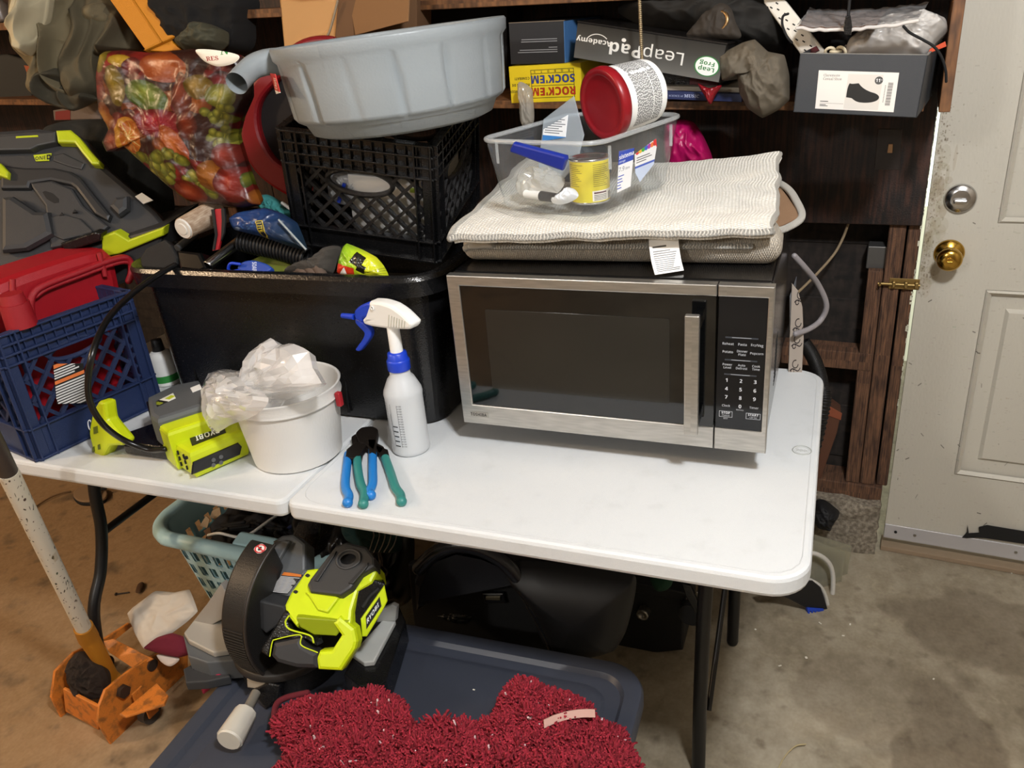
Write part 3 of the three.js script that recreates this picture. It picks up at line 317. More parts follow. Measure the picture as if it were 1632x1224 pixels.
function crate(t, w, d, h, m, o) { // sides under t: local origin at the base centre
  const g = (ww, ry, x, z) => latticeSide(ww, h, o).translate(-ww / 2, 0, 0).rotateY(ry).translate(x, 0, z);
  mesh('side', g(w, 0, 0, d / 2), m, t); mesh('side', g(w, Math.PI, 0, -d / 2), m, t); mesh('side', g(d, Math.PI / 2, w / 2, 0), m, t); mesh('side', g(d, -Math.PI / 2, -w / 2, 0), m, t);
  const b = [box(w - 0.01, 0.004, d - 0.01, 0, 0, 0.008, 0)]; for (let i = 0; i < 7; i++) b.push(box(w - 0.02, 0.008, 0.006, 0, 0, 0.008, -d / 2 + 0.03 + i * (d - 0.06) / 6)); mesh('bottom', b, m, t);
}
const BC = { A: at(63, 736, { y: TY }), B: at(252, 646, { y: TY }) };
{ // blue crate at the left end
  const X = BC.A.clone().sub(BC.B), L = 0.3; const dir = X.setY(0).normalize(); const nrm = V(-dir.z, 0, dir.x).multiplyScalar(-1); // towards the right of the table
  const ry = Math.atan2(dir.x, dir.z); BC.ry = ry; const c = BC.A.clone().addScaledVector(dir, -L / 2).addScaledVector(V(dir.z, 0, -dir.x), -0.15); BC.c = c;
  const t = thing('milk_crate', 'navy blue plastic milk crate holding a red fuel can', 'crate', c, ry);
  crate(t, 0.3, L, 0.285, M.navy, { band: 0.07, foot: 0.075, step: 0.045, bw: 0.008, hy: 0.205, hw: 0.055, hh: 0.016, sl: 0.9 });
  const F = new Frame(V(0.1515, 0, 0).applyAxisAngle(V(0, 1, 0), ry).add(c), yawN(ry + Math.PI / 2)); BC.F = F;
  const lt = canvasTex(256, 320, (g, W, H) => { g.fillStyle = '#1a1a1a'; g.fillRect(0, 0, W, H); g.fillStyle = '#e07a40'; g.fillRect(4, 8, W - 8, 24); g.fillRect(4, 108, W - 8, 22); g.fillStyle = '#ddd'; for (let i = 0; i < 4; i++) g.fillRect(8, 40 + i * 16, W - 30 - (i * 37) % 60, 9); for (let i = 0; i < 10; i++) g.fillRect(8, 140 + i * 17, W - 20 - (i * 53) % 50, 10); });
  wm('printed_label', slab(new Frame(F.o.clone().addScaledVector(F.N, 0.007), F.N), [[85, 580], [133, 579], [139, 642], [91, 644]], 0.001, { b: 0.0002, fit: true }), mat(0xffffff, 0.5, { map: lt }), t, { label: 'black and white label with orange headings' });
  const ct = canvasTex(512, 192, (g) => { g.clearRect(0, 0, 512, 192); g.fillStyle = '#e8e8ec'; g.font = 'italic bold 130px serif'; g.fillText('C', 10, 150); g.font = 'bold 70px sans-serif'; g.fillText('AL', 400, 90); g.font = 'bold 40px sans-serif'; g.fillText('TY', 440, 140); });
  const k = F.loc(136, 682), k2 = F.loc(175, 655); const pw = k2[0] - k[0]; const pl = new THREE.PlaneGeometry(pw, 0.05).translate((k[0] + k2[0]) / 2, (k[1] + k2[1]) / 2, 0.006); const tm = mat(0xffffff, 0.5, { map: ct, transparent: true, alphaTest: 0.4 }); wm('moulded_print', pl.applyMatrix4(F.m), tm, t);
}
const TOTE = {};
{ // black tote with rounded corners
  const y = 1.078; const w = 0.74, d = 0.47; const t0 = TP(1.105, 0.325 + d / 2, TY); const t = thing('storage_tote', 'large open black plastic tote full of tools, left of the microwave', 'tote', t0, TROT);
  TOTE.p = t0; const h = y - TY; const e = 0.004;
  mesh('tub', tub([[w - 0.05, d - 0.03, 0.05, 0], [w - 0.03, d - 0.01, 0.055, 0.006], [w, d, 0.07, h - 0.045], [w, d, 0.07, h - 0.005], [w - 2 * e, d - 2 * e, 0.066, h - 0.005], [w - 2 * e, d - 2 * e, 0.066, h - 0.045], [w - 0.045, d - 0.025, 0.05, 0.012]], 10), M.blackPlastic, t);
  const rim = tub([[w + 0.006, d + 0.006, 0.074, h - 0.045], [w + 0.05, d + 0.05, 0.09, h - 0.042], [w + 0.056, d + 0.056, 0.092, h - 0.01], [w + 0.046, d + 0.046, 0.088, h - 0.002], [w + 0.03, d + 0.03, 0.08, h], [w + 0.004, d + 0.004, 0.07, h - 0.004], [w - 0.012, d - 0.012, 0.062, h - 0.006], [w - 0.012, d - 0.012, 0.062, h - 0.04]].slice(0, 7), 10);
  // rim is a ring: drop its closing caps
  { const p = rim.attributes.position, keep = []; for (let i = 0; i < p.count; i += 3) { let c = false; for (let k = 0; k < 3; k++) if (Math.hypot(p.getX(i + k), p.getZ(i + k)) < 1e-6) c = true; if (!c) keep.push(i); } const a = {}; for (const n of ['position', 'normal', 'uv']) { const s = rim.attributes[n], z = s.itemSize, o = new Float32Array(keep.length * 3 * z); keep.forEach((i, j) => { for (let k = 0; k < 3 * z; k++) o[j * 3 * z + k] = s.array[i * z + k]; }); a[n] = o; rim.setAttribute(n, new THREE.BufferAttribute(o, z)); } }
  mesh('rim', rim, M.blackPlastic, t);
  mesh('rib', [-0.27, -0.14, 0.14, 0.27].map((x) => box(0.006, h - 0.07, 0.006, 0.002, x, h / 2 - 0.02, d / 2 - 0.012, -0.1)), M.blackPlastic, t);
  mesh('filling', boxUV(new THREE.BoxGeometry(w - 0.05, 0.02, d - 0.05, 30, 1, 20).translate(0, h - 0.16, 0)), M.blackMatte, t, { label: 'dark jumble at the bottom' });
}
const K2 = {};
{ // black milk crate, tipped forward on the tote
  const C0 = at(690, 232, { d: 0.46 }), R = at(830, 150, { d: 0.79 }), Lp = at(455, 205, { d: 0.42 }); const X = C0.clone().sub(Lp).normalize(); let Z = C0.clone().sub(R); Z.addScaledVector(X, -Z.dot(X)).normalize(); const Y = Z.clone().cross(X);
  const w = 0.33, d = 0.32, h = 0.265; const q = new THREE.Quaternion().setFromRotationMatrix(new THREE.Matrix4().makeBasis(X, Y, Z)); const c = C0.clone().addScaledVector(X, -w / 2).addScaledVector(Z, -d / 2).addScaledVector(Y, -h);
  const t = thing('milk_crate', 'black plastic milk crate on the black tote, under the grey pan', 'crate', c); t.quaternion.copy(q); K2.t = t; K2.w = w; K2.d = d; K2.h = h;
  crate(t, w, d, h, M.blackPlastic, { band: 0.075, foot: 0.05, step: 0.042, bw: 0.0065, hy: 0.165, hw: 0.07, hh: 0.026 });
}
// ------------------------------------------------------------------ grey drain pan on the black crate
{ const rimL = at(433, 71, { d: 0.5 }), rimR = at(811, 27, { d: 0.5 }); const R = rimL.distanceTo(rimR) / 2 * 0.86, c = at(625, 50, { d: 0.5 }); const H = 0.17;
  const t = thing('drain_pan', 'round light grey plastic oil drain pan with a spout, resting on the black crate', 'drain pan', c.clone().add(V(0, -H, 0))); t.rotation.set(0.02, 0, Math.atan2(rimR.y - rimL.y, 2 * R) + 0.01);
  const m = mat(0x90979a, 0.38, bumpN(5, 0.0005)); const seg = 160; const prof = [[0.02, 0.0], [R - 0.06, 0.0], [R - 0.044, 0.006], [R - 0.034, 0.026], [R - 0.02, 0.034], [R - 0.014, 0.042], [R - 0.009, 0.1], [R - 0.006, H - 0.03], [R + 0.001, H - 0.022], [R + 0.003, H - 0.004], [R, H], [R - 0.006, H - 0.002], [R - 0.012, H - 0.03], [R - 0.03, 0.046], [R - 0.07, 0.008], [0.02, 0.006]];
  const g = lathe(prof, seg); const p = g.attributes.position; for (let i = 0; i < p.count; i++) { const x = p.getX(i), y = p.getY(i), z = p.getZ(i), a = Math.atan2(z, x), r = Math.hypot(x, z); if (r > R - 0.04 && y > 0.03 && y < H - 0.028) { const k = (a / (Math.PI * 2) * 15 + 0.15 + 15) % 1; const gr = sm(0.42, 0.45, k) * (1 - sm(0.5, 0.53, k)); const f = 1 - 0.013 * gr / r * (sm(0.03, 0.05, y) * (1 - sm(H - 0.05, H - 0.035, y))); p.setX(i, x * f); p.setZ(i, z * f); } } g.computeVertexNormals();
  mesh('pan', boxUV(g), m, t);
  const F = new Frame(c.clone().add(V(0, 0, 0.0)), yawN(0.62)); // the spout stands out from the near-left of the rim
  const sp = [[452, 98], [428, 99], [405, 106], [389, 120], [377, 133]].map(([u, v], i) => at(u, v, { d: 0.42 - i * 0.03 }));
  const s = wm('spout', (() => { const cv = curve(sp), N = 30, M2 = 24, fr = cv.computeFrenetFrames(N), pos = [], idx = []; for (let i = 0; i <= N; i++) { const u = i / N, q = cv.getPoint(u), flat = 1 - sm(0.0, 0.7, u), rw = 0.021 + 0.006 * flat, rh = 0.021 + 0.004 * flat; for (let j = 0; j < M2; j++) { const a = j / M2 * 6.2832, e = 0.5 + 0.35 * flat; const ca = Math.cos(a), sa = Math.sin(a); const X = Math.sign(ca) * Math.pow(Math.abs(ca), 1 - 0.5 * flat), Y = Math.sign(sa) * Math.pow(Math.abs(sa), 1 - 0.5 * flat); const up = V(0, 1, 0), T = cv.getTangent(u), S = T.clone().cross(up).normalize(), U = S.clone().cross(T); const v = q.clone().addScaledVector(S, rw * X).addScaledVector(U, rh * Y); pos.push(v.x, v.y, v.z); } } for (let i = 0; i < N; i++) for (let j = 0; j < M2; j++) { const a = i * M2 + j, b = i * M2 + (j + 1) % M2, c2 = a + M2, d = b + M2; idx.push(a, b, c2, b, d, c2); } const g2 = new THREE.BufferGeometry(); g2.setAttribute('position', new THREE.Float32BufferAttribute(pos, 3)); g2.setIndex(idx); g2.computeVertexNormals(); return g2; })(), m, t);
  const T = sp[4].clone().sub(sp[3]).normalize(), rings = [0, 1, 2].map((k) => new THREE.TorusGeometry(0.0215, 0.0022, 8, 32).applyQuaternion(new THREE.Quaternion().setFromUnitVectors(V(0, 0, 1), T)).translate(...sp[4].clone().addScaledVector(T, -0.004 - k * 0.006).toArray())); wm('thread', rings, m, s);
  const Fl = new Frame(c.clone().add(V(-0.17, 0, 0.17)), yawN(-0.75)); const wt = canvasTex(64, 160, (g2) => { g2.fillStyle = '#e9e4da'; g2.fillRect(0, 0, 64, 160); g2.fillStyle = '#c03028'; g2.fillRect(0, 0, 64, 130); g2.fillStyle = '#f5eee4'; g2.font = 'bold 30px sans-serif'; g2.save(); g2.translate(45, 120); g2.rotate(-1.5); g2.fillText('CAUTI', 0, 0); g2.restore(); }); wm('warning_sticker', slab(Fl, [[430, 117], [438, 118], [446, 148], [440, 150]], 0.0015, { b: 0.0002, fit: true }), mat(0xffffff, 0.5, { map: wt }), t);
}
// ------------------------------------------------------------------ clear bin on the mats, and what is in it
const BN = {};
{ const y0 = MATY + 0.088, p0 = at(948, 349, { y: y0 }), p1 = at(800, 336, { y: y0 }), p2 = at(1064, 296, { y: y0 }); const W = p0.distanceTo(p1) + 0.012, L = p0.distanceTo(p2) + 0.012; const X = p2.clone().sub(p0).normalize(); // X runs along the long right face, away from the camera
  const c = p1.clone().add(p2).multiplyScalar(0.5); const ry = Math.atan2(-X.z, X.x); Object.assign(BN, { c, ry, W, L, H: 0.13, y0 });
  const t = thing('clear_bin', 'clear plastic storage bin with a blue clip and a printed label, standing on the mats', 'bin', c, ry); const H = BN.H;
  const clear = film(0xf6f8f9, 0.1, { transmission: 0.96, roughness: 0.1, specularIntensity: 0.8 });
  const open = (rings) => { const g = tub(rings, 8), p = g.attributes.position, keep = []; const yT = rings[rings.length - 1][3]; for (let i = 0; i < p.count; i += 3) { let top = false; for (let k = 0; k < 3; k++) if (Math.abs(p.getY(i + k) - yT) < 1e-6 && Math.hypot(p.getX(i + k), p.getZ(i + k)) < 1e-6) top = true; if (!top) keep.push(i); } for (const n of ['position', 'normal', 'uv']) { const s = g.attributes[n], z = s.itemSize, o = new Float32Array(keep.length * 3 * z); keep.forEach((i, j) => { for (let k = 0; k < 3 * z; k++) o[j * 3 * z + k] = s.array[i * z + k]; }); g.setAttribute(n, new THREE.BufferAttribute(o, z)); } return g; };
  BN.open = open; const e = 0.034;
  mesh('tub', open([[L - 0.02, W - 0.02, 0.03, 0.001], [L, W, 0.035, 0.008], [L + e, W + e, 0.038, H - 0.012], [L + e + 0.002, W + e + 0.002, 0.039, H - 0.002]]), clear, t);
  const q = rrect(L + e + 0.004, W + e + 0.004, 0.04, 8).map((p) => V(p[0], H, p[1])); const pth = new THREE.CurvePath(); q.forEach((a, i) => pth.add(new THREE.LineCurve3(a, q[(i + 1) % q.length]))); const rimM = film(0xf4f7f8, 0.22, { transmission: 0.78 });
  const rim = new THREE.TubeGeometry(pth, 120, 0.0042, 8, true); mesh('rim', rim, rimM, t); mesh('corner_rib', [[-1, -1], [1, -1], [1, 1], [-1, 1]].map(([a, b]) => box(0.0016, H * 0.3, 0.006, 0.0006, a * (L / 2 - 0.03), H - 0.03, b * (W / 2 + 0.014))), rimM, t);
  // faces: long right face (local +z), short left face (local -x)
  const s1 = new Frame(V(0, 0, W / 2 + 0.0095).applyAxisAngle(V(0, 1, 0), ry).add(c).add(V(0, H * 0.5, 0)), yawN(ry, -0.135)), s2 = new Frame(V(-L / 2 - 0.0095, 0, 0).applyAxisAngle(V(0, 1, 0), ry).add(c).add(V(0, H * 0.5, 0)), yawN(ry - Math.PI / 2, -0.135)); BN.s1 = s1; BN.s2 = s2;
  const lt = canvasTex(160, 300, (g) => { g.fillStyle = '#f4f5f7'; g.fillRect(0, 0, 160, 300); g.fillStyle = '#2446b8'; g.fillRect(0, 0, 160, 100); g.fillStyle = '#fff'; g.font = 'bold 42px sans-serif'; g.fillText('sistema', 4, 62); g.font = '20px sans-serif'; g.fillText('storage', 8, 88); g.fillStyle = '#39405a'; g.font = '44px sans-serif'; g.fillText('7.9', 12, 152); g.font = '26px sans-serif'; g.fillText('litre', 82, 152); g.fillStyle = '#2446b8'; for (let i = 0; i < 5; i++) g.fillRect(14, 182 + i * 22, 60 - (i * 17) % 26, 7); });
  wm('printed_label', slab(s1, [[987, 241], [1011, 236], [1005, 297], [984, 307]], 0.0008, { b: 0.0001, fit: true }), mat(0xffffff, 0.5, { map: lt }), t, { label: 'white and blue volume label' });
  const pt = canvasTex(200, 260, (g) => { g.fillStyle = '#f3f3f4'; g.fillRect(0, 0, 200, 260); g.fillStyle = '#c8d6f0'; g.fillRect(0, 150, 200, 110); g.fillStyle = '#3558bd'; g.fillRect(0, 140, 200, 14); ['#d33', '#e8b92e', '#3a3', '#36c', '#a3a', '#e73', '#c22'].forEach((k, i) => { g.fillStyle = k; g.beginPath(); g.arc(22 + i * 26, 46 - i * 3, 17, 0, 7); g.fill(); }); g.fillStyle = '#555'; g.fillRect(20, 82, 120, 6); g.fillRect(20, 98, 140, 6); g.fillRect(20, 114, 90, 6); g.fillStyle = '#d22'; g.beginPath(); g.moveTo(150, 0); g.lineTo(200, 0); g.lineTo(200, 60); g.fill(); });
  wm('picture_label', slab(s1, [[1012, 246], [1046, 221], [1047, 232], [1042, 262], [1020, 290], [1013, 276]], 0.0008, { b: 0.0001, fit: true }), mat(0xffffff, 0.5, { map: pt }), t, { label: 'label showing a box of coloured pens' });
  const cl = wm('clip', slab(new Frame(s2.o.clone().addScaledVector(s2.N, 0.016), s2.N), [[817, 228], [900, 250], [901, 256], [895, 273], [888, 271], [812, 243], [812, 237]], 0.013, { b: 0.004 }), mat(0x12298a, 0.4), t, { label: 'blue folding clip' });  // base coloured darker than its ridges to shade the relief
  wm('clip_ridge', [[815, 238, 893, 266], [818, 233, 897, 258]].map(([a, b, c2, d]) => { const f = new Frame(s2.o.clone().addScaledVector(s2.N, 0.0168), s2.N); return bar(at(a, b, f), at(c2, d, f), 0.0032); }), M.blue, cl); wm('clip_hook', slab(new Frame(s2.o.clone().addScaledVector(s2.N, 0.018), s2.N), [[818, 222], [837, 227], [836, 233], [817, 229]], 0.01, { b: 0.003 }), M.blue, cl);
}
{ // round tub with the red lid, on its side across the bin
  const c = at(962, 166, { d: 0.5 }), ax = yawN(-0.56, -0.10); const R = 0.064, L = 0.108; const t = thing('wipes_tub', 'white round tub with a red lid lying on its side across the clear bin', 'tub', c); t.quaternion.setFromUnitVectors(V(0, 1, 0), ax);
  const pt = canvasTex(1024, 300, (g, W, H) => { g.fillStyle = '#efefec'; g.fillRect(0, 0, W, H); const r = rng(4); g.fillStyle = '#141519'; for (let y = 44; y < 268; y += 9) for (let x = 30; x < W - 20;) { const w = 4 + 14 * r(); if (!(x > 300 && x < 312) && !(x > 640 && x < 655)) g.fillRect(x, y, w, 5.6); x += w + 4; } g.fillStyle = '#efefec'; g.fillRect(0, 190, W, 6); });
  mesh('body', lathe([[0, -L], [R - 0.012, -L], [R - 0.008, -L + 0.004], [R - 0.003, -0.014], [R - 0.001, -0.012], [R - 0.001, -0.002]], 56), M.white, t); const lab = new THREE.CylinderGeometry(R - 0.0024, R - 0.0066, L - 0.026, 56, 1, true).translate(0, -L / 2 - 0.004, 0); mesh('printed_wrap', lab, mat(0xffffff, 0.5, { map: pt }), t, { label: 'wrap of dense small print' });
  mesh('lid', lathe([[0, 0.0015], [R - 0.014, 0.0015], [R - 0.012, 0.0055], [R - 0.004, 0.0062], [R + 0.0005, 0.004], [R + 0.0015, -0.006], [R + 0.0005, -0.012], [R - 0.002, -0.012]], 64), mat(0x86101a, 0.3), t, { label: 'glossy red lid' });
}
const inBin = (name, label, cat, p, ry = 0) => thing(name, label, cat, p, ry);
{ const c = at(946, 334, { y: BN.y0 + 0.004 }).addScaledVector(V(-0.4, 0, -0.9), 0.068); const t = inBin('yellow_tin', 'yellow round tin with a white barcode label inside the clear bin', 'tin', c, 0.35); const R = 0.036, H = 0.082;
  const tt = canvasTex(600, 240, (g, W, H2) => { g.fillStyle = '#d8c62a'; g.fillRect(0, 0, W, H2); g.fillStyle = '#8a7d14'; for (let k = 0; k < 4; k++) for (let i = 0; i < 12; i++) g.fillRect(16 + k * 150, 20 + i * 11, 100 - (i * 31) % 40, 4); for (let k = 0; k < 2; k++) { g.fillStyle = '#eee7dc'; g.fillRect(10 + k * 300, 170, 150, 60); g.fillStyle = '#5a2a3a'; g.fillRect(18 + k * 300, 178, 70, 9); g.fillStyle = '#555'; for (let i = 0; i < 4; i++) g.fillRect(18 + k * 300, 194 + i * 9, 70, 4); for (let i = 0; i < 9; i++) g.fillRect(104 + k * 300 + i * 5, 186, i % 3 ? 2 : 4, 40); } });
  mesh('body', new THREE.CylinderGeometry(R, R, H - 0.008, 48, 1, true).translate(0, H / 2, 0), mat(0xffffff, 0.4, { map: tt }), t); mesh('rim', lathe([[0, H - 0.006], [R - 0.006, H - 0.006], [R - 0.004, H - 0.001], [R, H], [R + 0.0015, H - 0.003], [R, H - 0.005]], 48), M.chrome, t); mesh('base', lathe([[0, 0.0005], [R - 0.002, 0.0005], [R + 0.0012, 0.002], [R, 0.005]], 48), M.chrome, t); }
{ const F = new Frame(at(905, 270, { d: 0.47 }), yawN(-0.45, 0.42)); const t = thing('clear_sheet', 'clear flat plastic sheet with a paper sticker propped upright in the bin', 'lid', F.o.clone());
  wm('sheet', slab(F, [[866, 190], [914, 153], [930, 214], [918, 262], [884, 298], [862, 300], [858, 262]], 0.003, { b: 0.001 }), film(0xe6eef4, 0.2, { transmission: 0.75, roughness: 0.3 }), t); const st = canvasTex(200, 160, (g) => { g.fillStyle = '#eceef0'; g.fillRect(0, 0, 200, 160); g.fillStyle = '#6b7077'; for (let i = 0; i < 8; i++) g.fillRect(14, 14 + i * 13, 110 + (i * 37) % 60, 5); g.fillStyle = '#3b7fc4'; g.fillRect(0, 124, 200, 36); });
  wm('paper_sticker', slab(new Frame(F.o.clone().addScaledVector(F.N, 0.0015), F.N), [[866, 206], [905, 183], [901, 219], [864, 225]], 0.001, { b: 0.0002, fit: true }), mat(0xffffff, 0.6, { map: st }), t); }
{ const a = at(838, 309, { y: BN.y0 + 0.015 }), b = at(884, 315, { y: BN.y0 + 0.015 }); const t = thing('marker_pen', 'white marker pen with a black cap on the bottom of the clear bin', 'pen', a.clone()); const m1 = a.clone().lerp(b, 0.55); wm('barrel', cone(a, m1, 0.008, 0.008), M.white, t); wm('cap', [cone(m1, b, 0.0095, 0.0085), sph(0.0085, ...b.toArray())], M.blackPlastic, t); }
{ const F = new Frame(at(870, 300, { y: BN.y0 + 0.03 }).add(V(0, 0, -0.03)), yawN(-0.3, 0.9)); const t = thing('plastic_bag', 'small crumpled clear bag at the left inside the clear bin', 'bag', F.o.clone()); wm('bag_film', puff(F, [[822, 292], [838, 276], [862, 268], [886, 272], [900, 284], [896, 300], [880, 312], [845, 314], [826, 308]], { n: 26, k: 6, flat: 1, t: 0.02, bt: 0.015, f: (x, y) => 0.03 * ridge(x * 22, y * 22) - 0.015 }), film(0xf6f4ee, 0.1, { transmission: 0.72 }), t); }
{ const F = new Frame(at(900, 318, { y: BN.y0 + 0.02 }), yawN(-0.2, 0.6)); const t = thing('paper_tissue', 'torn white paper scrap beside the yellow tin in the bin', 'paper', F.o.clone()); wm('paper', puff(F, [[880, 322], [895, 312], [912, 300], [922, 312], [908, 322], [892, 326]], { t: 0.012, f: (x, y) => 0.01 * ridge(x * 60, y * 60) }), mat(0xe9ebee, 0.8), t); }
{ const c = at(915, 300, { y: BN.y0 + 0.02 }).add(V(-0.03, 0, -0.1)); const t = thing('cloth_glove', 'dark blue bundled cloth behind the yellow tin in the bin', 'cloth', c); const F = new Frame(c, yawN(-0.2, 0.3)); mesh('cloth', pillow([[-0.06, 0], [-0.05, 0.05], [0, 0.07], [0.06, 0.06], [0.07, 0.01], [0.02, -0.01]], { t: 0.03, f: (x, y) => 0.012 * ridge(x * 40, y * 40) }), mat(0x27323a, 0.9), t); }
// ------------------------------------------------------------------ bucket with a bag, spray bottle, pliers
{ const c = V(-1.118, TY, 1.082), r0 = 0.089, r1 = 0.108, H = 0.158; const t = thing('white_bucket', 'small white plastic bucket stuffed with a clear bag, in front of the black tote', 'bucket', c);
  const m = phys(0xe9e7e2, 0.42, { transmission: 0.12, thickness: 0, bumpMap: rep(T_noise, 3), bumpScale: 0.0006 });
  mesh('pail', lathe([[0, 0.003], [r0 - 0.006, 0], [r0, 0.004], [r1 - 0.005, H - 0.032], [r1, H - 0.03], [r1 + 0.001, H - 0.026], [r1 - 0.002, H - 0.022], [r1, H - 0.006], [r1 + 0.003, H - 0.002], [r1, H], [r1 - 0.004, H - 0.004], [r1 - 0.007, H - 0.03], [r0 - 0.004, 0.007], [0, 0.006]], 72), m, t);
  const p = at(546, 608, { d: 0.19 }); mesh('handle_tab', box(0.012, 0.03, 0.012, 0.003, r1 + 0.005, H - 0.03, -0.02), M.red, t, { label: 'red lug at the rim' });
}
{ const F = new Frame(at(440, 620, { d: 0.13 }), yawN(-0.5, 0.35)); const t = thing('plastic_liner_bag', 'crumpled clear plastic bag spilling out of the white bucket', 'bag', F.o.clone());
  const fm = film(0xffffff, 0.1, { transmission: 0.66, roughness: 0.08, specularIntensity: 1 }); const cr = (x, y) => 0.04 * ridge(x * 11 + 3, y * 11, 2) - 0.025;
  wm('bag_film', puff(F, [[326, 619], [340, 592], [360, 588], [380, 592], [408, 580], [411, 556], [432, 538], [444, 550], [465, 547], [492, 559], [498, 586], [513, 612], [489, 625], [450, 640], [435, 643], [423, 662], [390, 676], [350, 686], [335, 689], [330, 655]], { n: 44, k: 9, t: 0.05, bt: 0.05, f: cr, c: F.loc(420, 615), tension: 0.2, flat: 1 }), fm, t);
  const F2 = new Frame(at(372, 640, { d: 0.08 }), yawN(-0.6, 0.5)); wm('bag_fold', puff(F2, [[330, 622], [352, 594], [375, 598], [395, 616], [428, 634], [410, 660], [370, 676], [338, 687]], { n: 30, k: 7, t: 0.034, flat: 1, f: (x, y) => 0.03 * ridge(x * 16 + 9, y * 14, 2) - 0.015 }), fm, t);
  const F3 = new Frame(at(460, 580, { d: 0.2 }), yawN(-0.3, 0.3)); wm('bag_fold', puff(F3, [[412, 570], [418, 548], [432, 540], [446, 552], [470, 549], [490, 562], [496, 590], [500, 612], [470, 622], [430, 612]], { n: 30, k: 7, t: 0.034, flat: 1, f: (x, y) => 0.03 * ridge(x * 14 + 1, y * 16, 2) - 0.015 }), fm, t);
}
{ const c = at(652, 728, { y: TY }).add(V(-0.012, 0, -0.03)); c.y = TY; const t = thing('spray_bottle', 'translucent white spray bottle with a blue and white trigger head', 'spray bottle', c, 0.22); const m = phys(0xdfe2e4, 0.4, { transmission: 0.25, thickness: 0 }); const s = 1;
  mesh('bottle', lathe([[0, 0.002], [0.034, 0], [0.038, 0.004], [0.0385, 0.012], [0.0375, 0.016], [0.0375, 0.12], [0.0385, 0.128], [0.037, 0.136], [0.027, 0.158], [0.0205, 0.166], [0.0195, 0.176], [0.019, 0.186]], 56), m, t);
  const mk = canvasTex(400, 560, (g, W, H) => { g.clearRect(0, 0, W, H); g.strokeStyle = '#26262a'; g.fillStyle = '#26262a'; g.lineWidth = 3; for (const x of [60, 190, 300]) { g.beginPath(); g.moveTo(x, 20); g.lineTo(x, 540); g.stroke(); } for (let i = 0; i < 17; i++) { const y = 30 + i * 31; g.beginPath(); g.moveTo(60, y); g.lineTo(90, y); g.moveTo(300, y); g.lineTo(330, y); g.stroke(); g.font = '20px sans-serif'; g.fillText(String(32 - i * 2), 96, y + 8); g.fillText(String(950 - i * 50), 334, y + 8); } g.font = '18px sans-serif'; g.save(); g.translate(180, 400); g.rotate(-Math.PI / 2); g.fillText('FILL LINE AND DILUTION GUIDE', 0, 0); g.restore(); for (let i = 8; i < 17; i += 2) g.fillRect(195, 40 + i * 30, 80, 12); });
  mesh('scale_print', new THREE.CylinderGeometry(0.0379, 0.0379, 0.1, 40, 1, true, -1.2, 1.5).translate(0, 0.07, 0), mat(0xffffff, 0.5, { map: mk, transparent: true, alphaTest: 0.35 }), t, { label: 'dark printed measuring scale' });
  mesh('collar', lathe([[0.0185, 0.178], [0.0222, 0.178], [0.0225, 0.196], [0.021, 0.199], [0.0195, 0.2], [0.0185, 0.212], [0.012, 0.215], [0, 0.215]], 36), M.blue, t); mesh('neck', lathe([[0.0125, 0.212], [0.0122, 0.24], [0.0118, 0.285], [0, 0.285]], 28), M.white, t);
  // head measured on a plane through the bottle's axis, turned as the sprayer is
  const F = new Frame(c.clone(), yawN(0.1 - 0.35)); const up = new Frame(F.o.clone().addScaledVector(F.N, 0.014), F.N);
  wm('head_shell', slab(up, [[588, 481], [604, 482], [622, 488], [638, 499], [654, 515], [655, 521], [650, 526], [620, 525], [592, 521], [580, 517], [577, 510], [582, 505], [592, 505], [596, 500], [596, 496], [588, 490]], 0.028, { b: 0.006, smooth: 70, t: 0.3 }), M.white, t); wm('grip_rib', [0, 1, 2, 3, 4, 5, 6].map((i) => { const F5 = new Frame(up.o.clone().addScaledVector(F.N, 0.0004), F.N); return bar(at(620 + i * 4.2, 502 + i * 1.6, F5), at(619 + i * 4.2, 521 + i * 0.4, F5), 0.0009, 6); }), mat(0xb9b6a6, 0.6), t);
  const mid = new Frame(F.o.clone().addScaledVector(F.N, 0.009), F.N); wm('nose', slab(mid, [[564, 496], [572, 488], [586, 483], [594, 494], [590, 505], [578, 508], [575, 514], [566, 509]], 0.018, { b: 0.005, smooth: 40, t: 0.4 }), M.blue, t); wm('nozzle', cone(at(546, 503, F), at(565, 505, F), 0.0052, 0.0062), M.blue, t); wm('pivot', [new THREE.TorusGeometry(0.0035, 0.0012, 8, 20).applyMatrix4(new THREE.Matrix4().makeBasis(F.X, F.Y, F.N).setPosition(at(593, 491, new Frame(F.o.clone().addScaledVector(F.N, 0.0155), F.N))))], M.white, t);
  const tr = new Frame(F.o.clone().addScaledVector(F.N, 0.006), F.N); wm('trigger', slab(tr, [[566, 508], [576, 513], [589, 526], [590, 536], [584, 547], [573, 560], [566, 557], [577, 541], [580, 531], [572, 522], [566, 515]], 0.012, { b: 0.003, smooth: 50, t: 0.4 }), M.blue, t);
}
